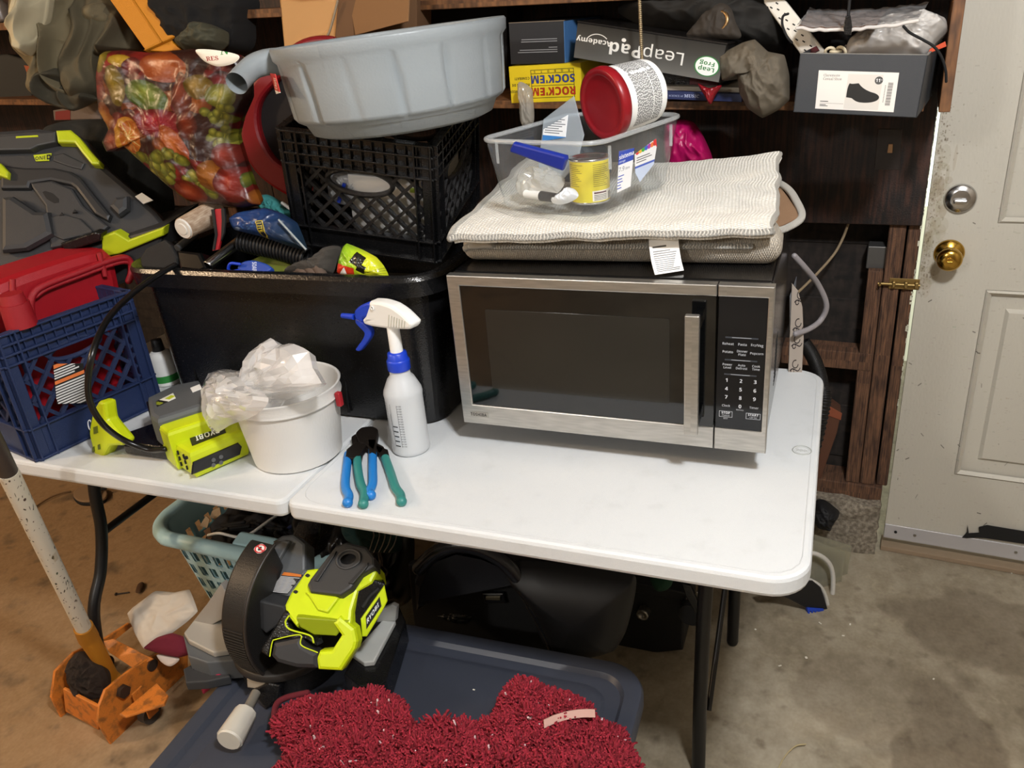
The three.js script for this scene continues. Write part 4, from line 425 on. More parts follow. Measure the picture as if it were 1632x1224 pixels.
function pliers(name, label, mH, head, h1, h2, y, R) { // lying on the table: jaws, two dipped grips
  const P = (l, yy) => l.map(([u, v]) => at(u, v, { y: TY + yy })); const o = at(head[0][0], head[0][1], { y: TY }); const t = thing(name, label, 'pliers', o); const F = new Frame(V(0, TY + y, 0), V(0, 1, 0), V(0, 0, -1));
  wm('jaw', slab(F, head, y * 0.92, { b: 0.002, smooth: 60, t: 0.3 }), M.tool, t); for (const [h, steel] of [[h1, 1], [h2, 2]]) { wm('handle_steel', slab(F, steel == 1 ? R[0] : R[1], y * 0.8, { b: 0.002 }), M.tool, t); const pts = P(h, 0.0085); wm('grip', (() => { const c2 = curve(pts); const g = new THREE.TubeGeometry(c2, 36, 0.0085, 14); const gs = [g, sph(0.0096, ...pts[pts.length - 1].toArray())]; return gs; })(), mH, t); } }
M.tool = mat(0x2a2420, 0.42, { metalness: 0.6, ...bumpN(14, 0.0005) });
pliers('tongue_and_groove_pliers', 'blue handled slip joint pliers lying left on the table before the tote', mat(0x1f7ac8, 0.4), [[567, 690], [576, 681], [592, 679], [602, 684], [600, 700], [596, 716], [588, 712], [580, 706], [572, 704]], [[555, 724], [551, 760], [551, 778], [556, 790], [554, 801]], [[594, 716], [594, 745], [594, 770], [589, 783], [591, 789]], 0.017, [[[566, 704], [584, 708], [572, 726], [561, 730], [550, 728], [552, 716]], [[586, 700], [600, 700], [599, 722], [588, 722]]]);
pliers('tongue_and_groove_pliers', 'teal handled slip joint pliers lying spread beside the spray bottle', mat(0x2f7f78, 0.42), [[560, 696], [570, 690], [586, 692], [598, 704], [612, 712], [606, 722], [590, 718], [574, 712], [562, 708]], [[569, 730], [571, 752], [575, 772], [581, 786], [579, 803]], [[614, 730], [622, 752], [630, 776], [638, 788], [640, 799]], 0.011, [[[562, 706], [580, 712], [576, 732], [563, 732]], [[596, 708], [618, 716], [622, 732], [608, 732]]]);
// ------------------------------------------------------------------ left end of the table: tool case, fuel can, inflator
{ const F = new Frame(at(110, 330, { d: 0.42 }), yawN(0.55, 0.62)); const t = thing('tool_case', 'dark grey and lime moulded tool case leaning behind the blue crate', 'tool case', F.o.clone()); const off = (k) => new Frame(F.o.clone().addScaledVector(F.N, k), F.N);
  const g = M.darkGrey, lm = mat(0xb2c018, 0.45);
  wm('shell', slab(F, [[-60, 214], [0, 206], [60, 202], [88, 206], [122, 211], [140, 225], [165, 262], [210, 300], [250, 336], [266, 356], [266, 372], [204, 394], [165, 384], [95, 402], [0, 436], [-60, 450]], 0.14, { b: 0.016 }), g, t);
  const rs = (name, l, k, d, m = g, b = 0.004, holes) => wm(name, slab(off(k), l, d, { b, holes }), m, t);
  rs('grip_bar', [[-40, 222], [0, 216], [88, 209], [88, 226], [60, 232], [48, 238], [-40, 240]], 0.022, 0.03, mat(0x3a3b3c, 0.5)); rs('grip_strip', [[25, 217], [60, 215], [61, 218], [25, 220]], 0.0235, 0.004, lm, 0.001);
  rs('handle_corner', [[88, 207], [112, 206], [126, 218], [142, 238], [159, 256], [158, 262], [145, 261], [130, 243], [118, 227], [91, 226]], 0.026, 0.03, lm, 0.006); rs('handle_corner', [[-30, 250], [0, 259], [13, 273], [12, 284], [0, 280], [-30, 275]], 0.026, 0.03, lm, 0.006);
  const bt = canvasTex(200, 80, (g2) => { g2.fillStyle = '#b6c41c'; g2.fillRect(0, 0, 200, 80); g2.fillStyle = '#20221c'; g2.font = 'bold 58px sans-serif'; g2.fillText('ONE', 18, 62); g2.fillRect(146, 12, 44, 56); g2.fillStyle = '#b6c41c'; g2.font = 'bold 56px sans-serif'; g2.fillText('+', 152, 60); });
  wm('badge', slab(off(0.004), [[53, 247], [82, 244], [78, 256], [57, 257]], 0.003, { b: 0.0005, fit: true }), mat(0xffffff, 0.5, { map: bt }), t, { label: 'lime badge' });
  rs('raised_panel', [[0, 262], [40, 266], [86, 266], [112, 272], [128, 282], [148, 308], [176, 342], [172, 352], [150, 340], [120, 300], [112, 294], [80, 287], [48, 292], [46, 300], [0, 300]], 0.014, 0.03, mat(0x242527, 0.5), 0.008); rs('raised_panel', [[85, 247], [100, 243], [135, 260], [130, 270], [112, 266], [84, 256]], 0.004, 0.012);  // the dark one is the U channel, coloured for the shade in it
  rs('bezel', [[48, 291], [82, 287], [115, 300], [132, 327], [173, 360], [150, 380], [80, 395], [71, 327], [50, 298]], 0.012, 0.02, g, 0.006, [[[67, 306], [72, 304], [84, 308], [94, 317], [94, 323], [86, 324], [74, 317]]]); rs('hole_shade', [[67, 306], [72, 304], [84, 308], [94, 317], [94, 323], [86, 324], [74, 317]], 0.0125, 0.01, M.blackMatte, 0.001);  // black oval slab stands in for the shade inside the hole
  rs('raised_panel', [[0, 312], [18, 310], [56, 335], [76, 335], [84, 372], [40, 396], [0, 400]], 0.028, 0.03, g, 0.014); rs('raised_panel', [[172, 327], [182, 312], [203, 310], [203, 332], [188, 343]], 0.022, 0.03, g, 0.012); rs('raised_panel', [[80, 345], [100, 340], [128, 348], [150, 370], [100, 382], [84, 375]], 0.018, 0.012); for (const [u, v] of [[98, 342], [119, 337]]) rs('screw', [[u - 4, v + 2], [u, v - 4], [u + 4, v + 1]], 0.0195, 0.006, M.blackMatte, 0.001);
  rs('white_sticker', [[215, 313], [226, 307], [244, 319], [228, 325]], 0.0025, 0.003, M.white, 0.0005);
  // lower shell and latches
  const G = new Frame(at(110, 415, { d: 0.36 }), yawN(0.35, -0.05)); wm('lower_rim', slab(G, [[-60, 440], [61, 416], [66, 398], [95, 394], [84, 416], [63, 426], [0, 478], [-60, 500]], 0.03, { b: 0.004 }), lm, t); wm('lower_rim', slab(G, [[162, 377], [183, 370], [204, 383], [262, 362], [260, 376], [190, 405], [162, 410]], 0.03, { b: 0.004 }), lm, t); wm('latch', slab(new Frame(G.o.clone().addScaledVector(G.N, 0.01), G.N), [[96, 388], [150, 370], [162, 372], [160, 384], [104, 402]], 0.03, { b: 0.004 }), M.blackPlastic, t); wm('lower_shell', slab(new Frame(G.o.clone().addScaledVector(G.N, -0.012), G.N), [[-60, 448], [262, 360], [255, 400], [230, 440], [150, 470], [0, 520], [-60, 520]], 0.2, { b: 0.01 }), mat(0x2b2c2d, 0.55), t);
}
{ const N = BC.F.N.clone(); const F = new Frame(BC.c.clone().addScaledVector(N, 0.035), N); const t = thing('fuel_can', 'red plastic fuel can standing in the navy blue crate', 'fuel can', BC.c.clone()); 
  wm('can_body', slab(F, [[-26, 492], [-12, 455], [8, 447], [45, 433], [100, 415], [140, 403], [172, 398], [186, 410], [196, 460], [216, 610], [90, 675], [28, 700]], 0.15, { b: 0.024 }), M.red, t);
  const F2 = new Frame(F.o.clone().addScaledVector(N, 0.012), N); const hp = [[51, 504], [49, 484], [55, 466], [75, 453], [130, 432], [176, 415], [200, 411], [209, 421], [209, 436], [205, 448]]; wm('handle', [tube(hp.map(([u, v]) => at(u, v, F2)), 0.008, 90, 10), tube(hp.slice(2, 9).map(([u, v]) => at(u + 2, v + 7, F2)), 0.005, 60, 8)], M.red, t); for (const a of [[[20, 445], [22, 500]], [[158, 402], [168, 440]]]) wm('moulded_rib', bar(at(...a[0], F2), at(...a[1], F2), 0.006), M.red, t);
  const cp = at(6, 506, { d: 0.05 }); wm('spout_cap', [cyl(0.028, 0.03, 0.05, cp.x, cp.y - 0.005, cp.z - 0.03), cyl(0.022, 0.024, 0.02, cp.x, cp.y + 0.03, cp.z - 0.03)], M.red, t);
}
{ // compact lime inflator lying on the table
  const H = (y) => new Frame(V(0, TY + y, 0), V(0, 1, 0), V(0, 0, -1)); const o = at(318, 745, { y: TY }); const t = thing('tyre_inflator', 'lime green cordless inflator with grey battery, lying beside the white bucket', 'inflator', o);
  const c = [at(301, 722, { y: TY + 0.062 }), at(388, 685, { y: TY + 0.062 })]; const Ff = new Frame(c[0].clone(), yawN(Math.atan2(-(c[1].z - c[0].z), c[1].x - c[0].x)));
  wm('motor_housing', slab(H(0.062), [[264, 699], [301, 722], [388, 685], [380, 660], [346, 640], [300, 655]], 0.06, { b: 0.01 }), M.lime, t); wm('upper_housing', slab(H(0.09), [[249, 664], [250, 676], [266, 690], [332, 668], [345, 650], [325, 634]], 0.088, { b: 0.008 }), M.lime, t);
  wm('battery', slab(H(0.105), [[234, 632], [238, 660], [250, 668], [322, 645], [331, 628], [317, 604], [276, 612]], 0.07, { b: 0.01 }), mat(0x55585a, 0.5), t); wm('battery_band', slab(H(0.075), [[232, 640], [240, 668], [252, 674], [326, 650], [334, 632], [320, 618], [276, 620]], 0.05, { b: 0.004 }), M.blackPlastic, t);
  const b2 = canvasTex(200, 120, (g) => { g.fillStyle = '#e4e6da'; g.fillRect(0, 0, 200, 120); g.fillStyle = '#b9c82a'; g.fillRect(60, 20, 90, 34); g.fillStyle = '#1c1c1c'; g.fillRect(0, 70, 200, 50); g.fillStyle = '#b9c82a'; g.font = 'bold 30px sans-serif'; g.fillText('LITHIUM', 20, 106); }); wm('battery_label', slab(H(0.106), [[248, 640], [276, 626], [280, 634], [250, 648]], 0.003, { b: 0.0005, fit: true }), mat(0xffffff, 0.5, { map: b2 }), t); wm('battery_label', slab(H(0.106), [[303, 618], [318, 612], [322, 619], [307, 625]], 0.003, { b: 0.0005 }), M.white, t);
  const rt = canvasTex(320, 100, (g, W, H2) => { g.fillStyle = '#131313'; g.fillRect(0, 0, W, H2); g.translate(W / 2, H2 / 2); g.rotate(Math.PI); g.fillStyle = '#eee'; g.font = 'bold 76px sans-serif'; g.textAlign = 'center'; g.fillText('RYOBI', 0, 28); });
  { const q = [[306, 710], [360, 689], [356, 677], [301, 694]].map(([u, v]) => at(u, v, { y: TY + 0.0635 })); wm('brand_label', sheet((u, v) => q[0].clone().lerp(q[1], u).lerp(q[3].clone().lerp(q[2], u), v), 2, 2, 0.001), mat(0xffffff, 0.5, { map: rt }), t, { label: 'black brand label' }); }
  wm('vent_slot', [0, 1, 2].map((i) => bar(at(276 + i * 3, 682 + i * 3.5, { y: TY + 0.0645 }), at(294 + i * 3, 673 + i * 3.5, { y: TY + 0.0645 }), 0.002, 6)), M.blackMatte, t);
  const fo = (k) => new Frame(Ff.o.clone().addScaledVector(Ff.N, k), Ff.N); wm('display', slab(fo(0.003), [[308, 737], [380, 706], [386, 712], [383, 725], [306, 757]], 0.006, { b: 0.002 }), mat(0x17181a, 0.3), t); for (const [u, v] of [[340, 733], [352, 728], [340, 741], [352, 737]]) { const p = at(u, v, fo(0.0035)); wm('button', cyl(0.0042, 0.0042, 0.003, 0, 0, 0, Math.PI / 2).rotateY(Math.atan2(Ff.N.x, Ff.N.z)).translate(p.x, p.y, p.z), M.midGrey, t); }
  const c0 = at(264, 700, { y: TY + 0.06 }), c1 = at(301, 722, { y: TY + 0.06 }); for (let i = 0; i < 3; i++) for (let k = 0; k < 3; k++) { const p = c0.clone().lerp(c1, 0.25 + i * 0.25).add(V(0, -0.014 - k * 0.013, 0.0025)); wm('side_vent', box(0.003, 0.009, 0.004, 0.001, p.x, p.y, p.z), M.blackMatte, t); }
  for (const [u, v] of [[259, 667], [296, 729]]) { const p = at(u, v, { y: TY + 0.066 }); wm('screw', cyl(0.004, 0.004, 0.004, p.x, p.y - 0.001, p.z), M.blackMatte, t); }
  wm('hose_body', slab(H(0.032), [[194, 690], [246, 672], [266, 690], [262, 714], [196, 706]], 0.03, { b: 0.008 }), M.blackPlastic, t);
  wm('chuck', (() => { const G = new Frame(at(158, 690, { d: 0.07 }), yawN(-0.1, 0.15)); return [slab(G, [[156, 640], [165, 643], [168, 662], [171, 672], [195, 702], [193, 711], [174, 712], [163, 731], [152, 729], [147, 718], [141, 690], [146, 660]], 0.03, { b: 0.007, smooth: 70, t: 0.3 })]; })(), M.lime, t, { label: 'lime green nozzle' });
  { const G = new Frame(at(158, 700, { d: 0.066 }), yawN(-0.1, 0.15)); wm('chuck_detail', [slab(G, [[148, 681], [154, 679], [155, 690], [149, 692]], 0.006, { b: 0.001 }), slab(G, [[146, 713], [149, 712], [150, 720], [147, 721]], 0.006, { b: 0.001 }), slab(G, [[155, 709], [158, 708], [159, 716], [156, 717]], 0.006, { b: 0.001 })], mat(0x59660c, 0.5), t); }
  // air hose arching up to its brass end against the black tote
  const hz = [[278, 423, 0.31], [246, 442, 0.25], [204, 474, 0.16], [169, 513, 0.07], [146, 569, -0.005], [141, 629, -0.01], [160, 671, 0.0], [195, 700, 0.04], [236, 716, 0.06], [262, 716, 0.06]].map(([u, v, d]) => at(u, v, { d })); for (const p of hz) p.y = Math.max(p.y, TY + 0.012); const ho = wm('air_hose', tube(hz, 0.0062, 140, 12), mat(0x0d0d0e, 0.3), t); wm('hose_end', cone(hz[0], at(268, 431, { d: 0.29 }), 0.008, 0.0078), M.chrome, ho);
}
{ const c = at(268, 610, { y: TY }); const t = thing('small_bottle', 'small white bottle with a green label between the blue crate and black tote', 'bottle', c); mesh('bottle', lathe([[0, 0], [0.03, 0], [0.032, 0.006], [0.032, 0.07], [0.024, 0.085], [0.014, 0.09], [0, 0.09]], 28), M.white, t); mesh('label_band', lathe([[0.0325, 0.012], [0.0325, 0.03]], 28), mat(0x2f8a3c, 0.5), t); mesh('cap', lathe([[0, 0.12], [0.013, 0.118], [0.015, 0.09], [0, 0.09]], 20), M.blackPlastic, t); }
// ------------------------------------------------------------------ inside the black tote
{ const F = new Frame(at(285, 200, { d: 0.42 }), yawN(0.12, 0.05)); const t = thing('fruit_print_bag', 'crumpled shopping bag printed with fruit and vegetables standing in the tote', 'bag', F.o.clone());
  const fr = canvasTex(1024, 1024, (g, W, H) => { const X = (u) => (u - 159) / 257 * W, Y = (v) => (v - 78) / 254 * H; g.fillStyle = '#3c1712'; g.fillRect(0, 0, W, H); const r = rng(77);
    const blob = (u, v, a, b, rot, c1, c2) => { g.save(); g.translate(X(u), Y(v)); g.rotate(rot); g.scale(1, b / a); const R = a / 257 * W; const gr = g.createRadialGradient(-R * 0.2, -R * 0.25, R * 0.1, 0, 0, R); gr.addColorStop(0, c1); gr.addColorStop(1, c2); g.fillStyle = gr; g.beginPath(); g.arc(0, 0, R, 0, 7); g.fill(); g.restore(); };
    for (let i = 0; i < 46; i++) blob(165 + 235 * r(), 85 + 230 * r(), 10 + 16 * r(), 9 + 12 * r(), 3 * r(), ['#b5302a', '#a3222a', '#b96a24', '#8f1d22'][i % 4], ['#5e1216', '#6a1418', '#7a3a12', '#48100f'][i % 4]);
    blob(180, 108, 22, 20, 0, '#bd3a36', '#6e1a1c'); blob(196, 92, 12, 18, 0.4, '#c8bd3e', '#75701c'); blob(220, 130, 16, 32, -0.15, '#b9a83a', '#6f621c'); blob(232, 94, 22, 9, 0.2, '#f0d648', '#b59a1c'); blob(250, 106, 16, 16, 0, '#a72c34', '#5a1418');
    blob(270, 148, 36, 22, 0.45, '#9fc04a', '#45661c'); blob(300, 108, 38, 22, 0.25, '#e0823c', '#a44a18'); blob(283, 190, 44, 22, 0.1, '#cc3048', '#7a1424'); blob(325, 150, 14, 34, 0.1, '#b0583c', '#5c2418'); blob(325, 195, 15, 24, 0.3, '#a8482c', '#571d14'); blob(352, 140, 22, 18, 0, '#b39a35', '#6a5a1a'); blob(380, 155, 20, 18, 0, '#b4bd42', '#697018');
    blob(182, 178, 20, 16, 0.6, '#d9a04a', '#93501e'); blob(190, 215, 20, 16, 0, '#b84a28', '#63200f'); blob(222, 208, 24, 32, 0.35, '#f0c24e', '#dca02c'); blob(227, 209, 19, 27, 0.35, '#e99a34', '#c87018'); g.strokeStyle = '#f3dd92'; g.lineWidth = 5; for (let i = 0; i < 9; i++) { const a = i / 9 * 6.28; g.beginPath(); g.moveTo(X(227), Y(209)); g.lineTo(X(227 + 17 * Math.cos(a)), Y(209 + 24 * Math.sin(a))); g.stroke(); }
    blob(300, 222, 14, 34, -0.5, '#e58a3c', '#b0501a'); for (let i = 0; i < 60; i++) blob(208 + 130 * r(), 236 + 60 * r() * (0.6 + r()), 7 + 4 * r(), 8 + 4 * r(), r(), ['#c3cf5c', '#aab83f', '#d0d86c'][i % 3], '#5f6d1c'); for (let i = 0; i < 34; i++) blob(352 + 40 * r(), 168 + 60 * r(), 6, 7, r(), '#b5bf4c', '#66701c'); blob(345, 275, 22, 26, 0.2, '#d28a34', '#8f5a18'); blob(300, 300, 26, 20, 0.4, '#b8552a', '#6c2110'); blob(370, 290, 26, 30, 0, '#c13c2c', '#6c1510'); blob(400, 312, 14, 16, 0, '#d8923a', '#8b4a16'); blob(368, 245, 18, 20, 0, '#b8402a', '#661a12'); blob(385, 285, 5, 12, 0, '#8fa032', '#4a5a18');
    for (let i = 0; i < 14; i++) { g.fillStyle = 'rgba(255,230,160,.55)'; g.beginPath(); g.ellipse(X(262 + 40 * r()), Y(178 + 26 * r()), 3, 2, 0, 0, 7); g.fill(); } });
  const wr = (x, y) => 0.022 * ridge(x * 11, y * 8, 2) + 0.007 * ridge(x * 30 + 4, y * 24, 1) - 0.018; wm('bag_front', puff(F, [[165, 83], [200, 80], [240, 84], [306, 78], [340, 80], [385, 88], [398, 112], [400, 153], [386, 186], [379, 218], [392, 262], [406, 303], [416, 326], [391, 332], [350, 326], [309, 322], [280, 300], [259, 282], [232, 258], [203, 232], [190, 240], [176, 241], [169, 226], [178, 206], [174, 194], [163, 175], [160, 150], [159, 118]], { n: 150, k: 30, t: 0.055, bt: 0.06, e: 0.4, tension: 0.15, f: wr }), phys(0xb4a494, 0.4, { map: fr, clearcoat: 0.25, clearcoatRoughness: 0.3, bumpMap: rep(T_noise, 0.8), bumpScale: 0.0016 }), t);
  const wt = canvasTex(256, 128, (g) => { g.fillStyle = '#ece6d6'; g.fillRect(0, 0, 256, 128); g.fillStyle = '#2f7d3e'; g.font = 'bold 64px serif'; g.fillText('N', 150, 50); g.fillStyle = '#9c2a2a'; g.font = 'bold 40px serif'; g.fillText('RES', 60, 84); }); wm('white_print', puff(new Frame(F.o.clone().addScaledVector(F.N, 0.047), F.N), [[313, 79], [345, 80], [380, 88], [374, 100], [350, 106], [330, 100], [318, 90]], { t: 0.004, bt: 0.012, n: 40, k: 6 }), mat(0xffffff, 0.4, { map: wt }), t, { label: 'white oval print' });
}
{ const c = at(436, 185, { d: 0.8 }); const t = thing('red_ring', 'big flat red plastic ring standing between the fruit bag and black crate', 'ring', c); const F = new Frame(c, yawN(0.3, 0.08)); // seen obliquely, half hidden
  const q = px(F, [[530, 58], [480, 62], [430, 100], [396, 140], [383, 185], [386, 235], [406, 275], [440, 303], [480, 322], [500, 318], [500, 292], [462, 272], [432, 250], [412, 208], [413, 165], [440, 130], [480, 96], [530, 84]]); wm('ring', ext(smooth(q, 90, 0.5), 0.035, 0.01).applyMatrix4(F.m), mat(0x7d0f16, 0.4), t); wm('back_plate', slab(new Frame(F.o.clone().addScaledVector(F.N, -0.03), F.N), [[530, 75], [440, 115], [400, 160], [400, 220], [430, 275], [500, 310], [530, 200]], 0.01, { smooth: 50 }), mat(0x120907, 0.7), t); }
{ const a = at(293, 364, { d: 0.34 }), b = at(345, 335, { d: 0.44 }); const t = thing('wooden_rod', 'thick pale wooden roller handle poking out of the black tote', 'rod', a.clone()); const m = mat(0xffffff, 0.6, { map: rep(woodTex([196, 178, 156], [140, 112, 88], 0.8, 3), 2, 0.4) }); wm('rod', cone(a, b, 0.024, 0.026), m, t); const d = a.clone().sub(b).normalize(); wm('end_cap', [cone(a, a.clone().addScaledVector(d, 0.004), 0.0225, 0.021), cone(a.clone().addScaledVector(d, 0.003), a.clone().addScaledVector(d, 0.006), 0.014, 0.012)], mat(0xd8d4cc, 0.5), t); }
{ const F = new Frame(at(255, 415, { d: 0.34 }), yawN(0.2, 0.5)); const t = thing('black_bracket', 'dusty black metal bracket at the left rim of the black tote', 'bracket', F.o.clone()); wm('plate', slab(F, [[222, 412], [232, 395], [262, 381], [272, 390], [282, 410], [280, 420], [244, 438], [226, 432]], 0.03, { b: 0.006 }), mat(0x191919, 0.6, bumpN(30, 0.002)), t); wm('arm', bar(at(282, 396, { d: 0.36 }), at(312, 372, { d: 0.42 }), 0.008), mat(0x3a3a3a, 0.6), t); wm('socket', slab(F, [[280, 398], [318, 402], [330, 428], [318, 434], [286, 430]], 0.05, { b: 0.008 }), M.blackGloss, t); }
{ const a = at(330, 424, { d: 0.35 }), b = at(384, 383, { d: 0.45 }); const t = thing('metal_tube', 'short shiny steel tube slanting out of the black tote', 'tube', a.clone()); wm('tube', (() => { const d = b.clone().sub(a), g = lathe([[0.009, 0], [0.0115, 0], [0.0118, 0.004], [0.0118, d.length()], [0.009, d.length()]], 28); g.applyQuaternion(new THREE.Quaternion().setFromUnitVectors(V(0, 1, 0), d.clone().normalize())); return g.translate(...a.toArray()); })(), M.chrome, t); }
{ const t = thing('ratchet_strap', 'narrow red and black strap hanging in the black tote', 'strap', at(350, 370, { d: 0.37 })); const F = new Frame(at(350, 370, { d: 0.37 }), yawN(0.2, 0.2)); wm('webbing', slab(F, [[337, 334], [354, 332], [357, 350], [354, 372], [348, 398], [338, 400], [344, 374], [342, 352]], 0.008, { b: 0.002 }), M.red, t); const F2 = new Frame(F.o.clone().addScaledVector(F.N, 0.003), F.N); wm('edge_band', [slab(F2, [[336, 334], [341, 333], [346, 374], [342, 398], [338, 398], [342, 374]], 0.006, { b: 0.001 }), slab(F2, [[352, 332], [357, 332], [359, 350], [357, 372], [352, 384], [353, 352]], 0.006, { b: 0.001 })], M.blackMatte, t); }
{ const F = new Frame(at(425, 365, { d: 0.40 }), yawN(0.2, 0.5)); const t = thing('parts_bag', 'blue and black plastic parts bag lying in the black tote', 'bag', F.o.clone()); const tx = canvasTex(512, 320, (g, W, H) => { const gr = g.createLinearGradient(0, 0, W, H); gr.addColorStop(0, '#23427e'); gr.addColorStop(0.5, '#1c3560'); gr.addColorStop(1, '#1b2a33'); g.fillStyle = gr; g.fillRect(0, 0, W, H); g.fillStyle = '#3b5f8e'; const r = rng(2); for (let i = 0; i < 50; i++) g.fillRect(120 + 130 * r(), 120 + 120 * r(), 20 * r(), 8 * r()); g.save(); g.translate(272, 120); g.rotate(1.4); g.fillStyle = '#c3ac2c'; g.fillRect(0, 0, 110, 46); g.fillStyle = '#15181c'; g.fillRect(6, 6, 98, 34); g.fillStyle = '#c3ac2c'; g.font = 'bold 34px sans-serif'; g.fillText('LITE', 14, 36); g.restore(); }); wm('bag_film', puff(F, [[366, 350], [380, 340], [425, 332], [450, 340], [474, 356], [490, 398], [460, 392], [420, 378], [374, 366]], { t: 0.03, f: (x, y) => 0.01 * ridge(x * 24, y * 24, 2), tension: 0.2 }), phys(0xffffff, 0.3, { map: tx }), t); wm('seam', bar(at(444, 350, { d: 0.375 }), at(488, 398, { d: 0.36 }), 0.0022), mat(0x9aa3a6, 0.3), t); }
{ const t = thing('corrugated_hose', 'black corrugated hose lying across the black tote', 'hose', at(440, 390, { d: 0.4 })); const c = curve([[384, 384], [420, 392], [455, 400], [490, 412]].map(([u, v]) => at(u, v, { d: 0.42 }))); const gs = [new THREE.TubeGeometry(c, 30, 0.021, 14)]; for (let i = 0; i < 20; i++) { const u = (i + 0.5) / 20, p = c.getPoint(u), T = c.getTangent(u); gs.push(new THREE.TorusGeometry(0.0215, 0.003, 8, 20).applyQuaternion(new THREE.Quaternion().setFromUnitVectors(V(0, 0, 1), T)).translate(...p.toArray())); } wm('hose', gs, mat(0x121213, 0.5), t); }
{ const F = new Frame(at(400, 424, { d: 0.355 }), yawN(0.0, 0.75)); const t = thing('soap_cap', 'round blue plastic cap with a ring tab on the tote rim', 'cap', F.o.clone()); const tx = canvasTex(256, 160, (g) => { g.fillStyle = '#2447a0'; g.fillRect(0, 0, 256, 160); g.translate(128, 80); g.rotate(-0.2 + Math.PI / 2); g.fillStyle = '#c9d3ea'; g.font = 'bold 46px sans-serif'; g.textAlign = 'center'; g.fillText('SOAP', 0, 16); }); wm('cap', slab(F, [[378, 428], [384, 418], [402, 414], [424, 420], [432, 428], [418, 435], [390, 434]], 0.014, { b: 0.004, smooth: 40, fit: true }), mat(0xffffff, 0.4, { map: tx }), t); wm('ring_tab', tube([[382, 421], [368, 420], [364, 428], [368, 433], [380, 431]].map(([u, v]) => at(u, v, { d: 0.35 })), 0.0035, 40, 8), M.blue, t); }
{ const F = new Frame(at(430, 420, { d: 0.42 }), yawN(0, 0.8)); const t = thing('olive_sleeve', 'flat olive green plastic sleeve under the blue cap in the tote', 'sleeve', F.o.clone()); wm('sleeve', slab(F, [[400, 414], [420, 405], [470, 424], [462, 432], [430, 434], [405, 426]], 0.01, { b: 0.003 }), mat(0x5c6a1c, 0.55), t); }
{ const F = new Frame(at(505, 420, { d: 0.39 }), yawN(0.1, 0.5)); const t = thing('work_glove', 'brown grey work glove lying over the tote rim', 'glove', F.o.clone()); wm('glove', puff(F, [[455, 437], [470, 425], [492, 418], [515, 410], [535, 392], [544, 396], [538, 414], [530, 436], [500, 440]], { t: 0.03, f: (x, y) => 0.012 * ridge(x * 30, y * 30), tension: 0.3 }), mat(0x4b4640, 0.9, bumpN(30, 0.001)), t); wm('finger', [[474, 430, 490, 440], [486, 426, 504, 440], [500, 424, 515, 440]].map(([a, b, c2, d]) => { const p = at(a, b, { d: 0.37 }), q = at(c2, d, { d: 0.36 }); return tube([p, p.clone().lerp(q, 0.5).add(V(0, 0.006, 0)), q], 0.011, 16, 10); }), mat(0x5b4b40, 0.9), t); }
{ const F = new Frame(at(578, 416, { d: 0.38 }), yawN(0.1, 0.25)); const t = thing('snack_pouch', 'bright lime green foil pouch with a red mark in the tote', 'pouch', F.o.clone()); const tx = canvasTex(400, 260, (g, W, H) => { const gr = g.createLinearGradient(0, 0, W, 0); gr.addColorStop(0, '#5f8f1c'); gr.addColorStop(0.4, '#a9cc28'); gr.addColorStop(0.7, '#dfe22a'); gr.addColorStop(1, '#b6c222'); g.fillStyle = gr; g.fillRect(0, 0, W, H); g.fillStyle = '#c8371f'; g.save(); g.translate(30, 150); g.rotate(0.25); g.fillRect(0, 0, 150, 90); g.fillStyle = '#f4efe6'; g.beginPath(); g.moveTo(30, 80); g.lineTo(75, 12); g.lineTo(100, 80); g.fill(); g.restore(); g.fillStyle = '#1d1a12'; g.save(); g.translate(190, 60); g.rotate(0.55); g.fillRect(0, 0, 90, 90); g.fillRect(70, 60, 60, 60); g.restore(); g.strokeStyle = '#3c3a10'; g.lineWidth = 2; for (let i = 0; i < 3; i++) { g.beginPath(); g.moveTo(220, 230 - i * 8); g.lineTo(390, 180 + i * 22); g.stroke(); } }); wm('pouch', puff(F, [[538, 434], [541, 412], [547, 394], [553, 388], [578, 398], [600, 410], [612, 424], [619, 441], [580, 442], [548, 440]], { t: 0.02, f: (x, y) => 0.008 * ridge(x * 30, y * 26, 2), tension: 0.2 }), phys(0xffffff, 0.25, { map: tx, clearcoat: 0.6 }), t); }
{ const F = new Frame(at(445, 328, { d: 0.52 }), yawN(0.1, 0.4)); const t = thing('teal_cloth', 'folded teal cloth with a white edge behind the blue parts bag', 'cloth', F.o.clone()); wm('cloth', puff(F, [[410, 318], [425, 310], [450, 322], [474, 338], [470, 350], [440, 344], [416, 334]], { t: 0.02, f: (x, y) => 0.01 * ridge(x * 30, y * 30) }), mat(0x35807e, 0.85), t); wm('white_edge', bar(at(449, 323, { d: 0.49 }), at(472, 339, { d: 0.49 }), 0.004), M.white, t); }
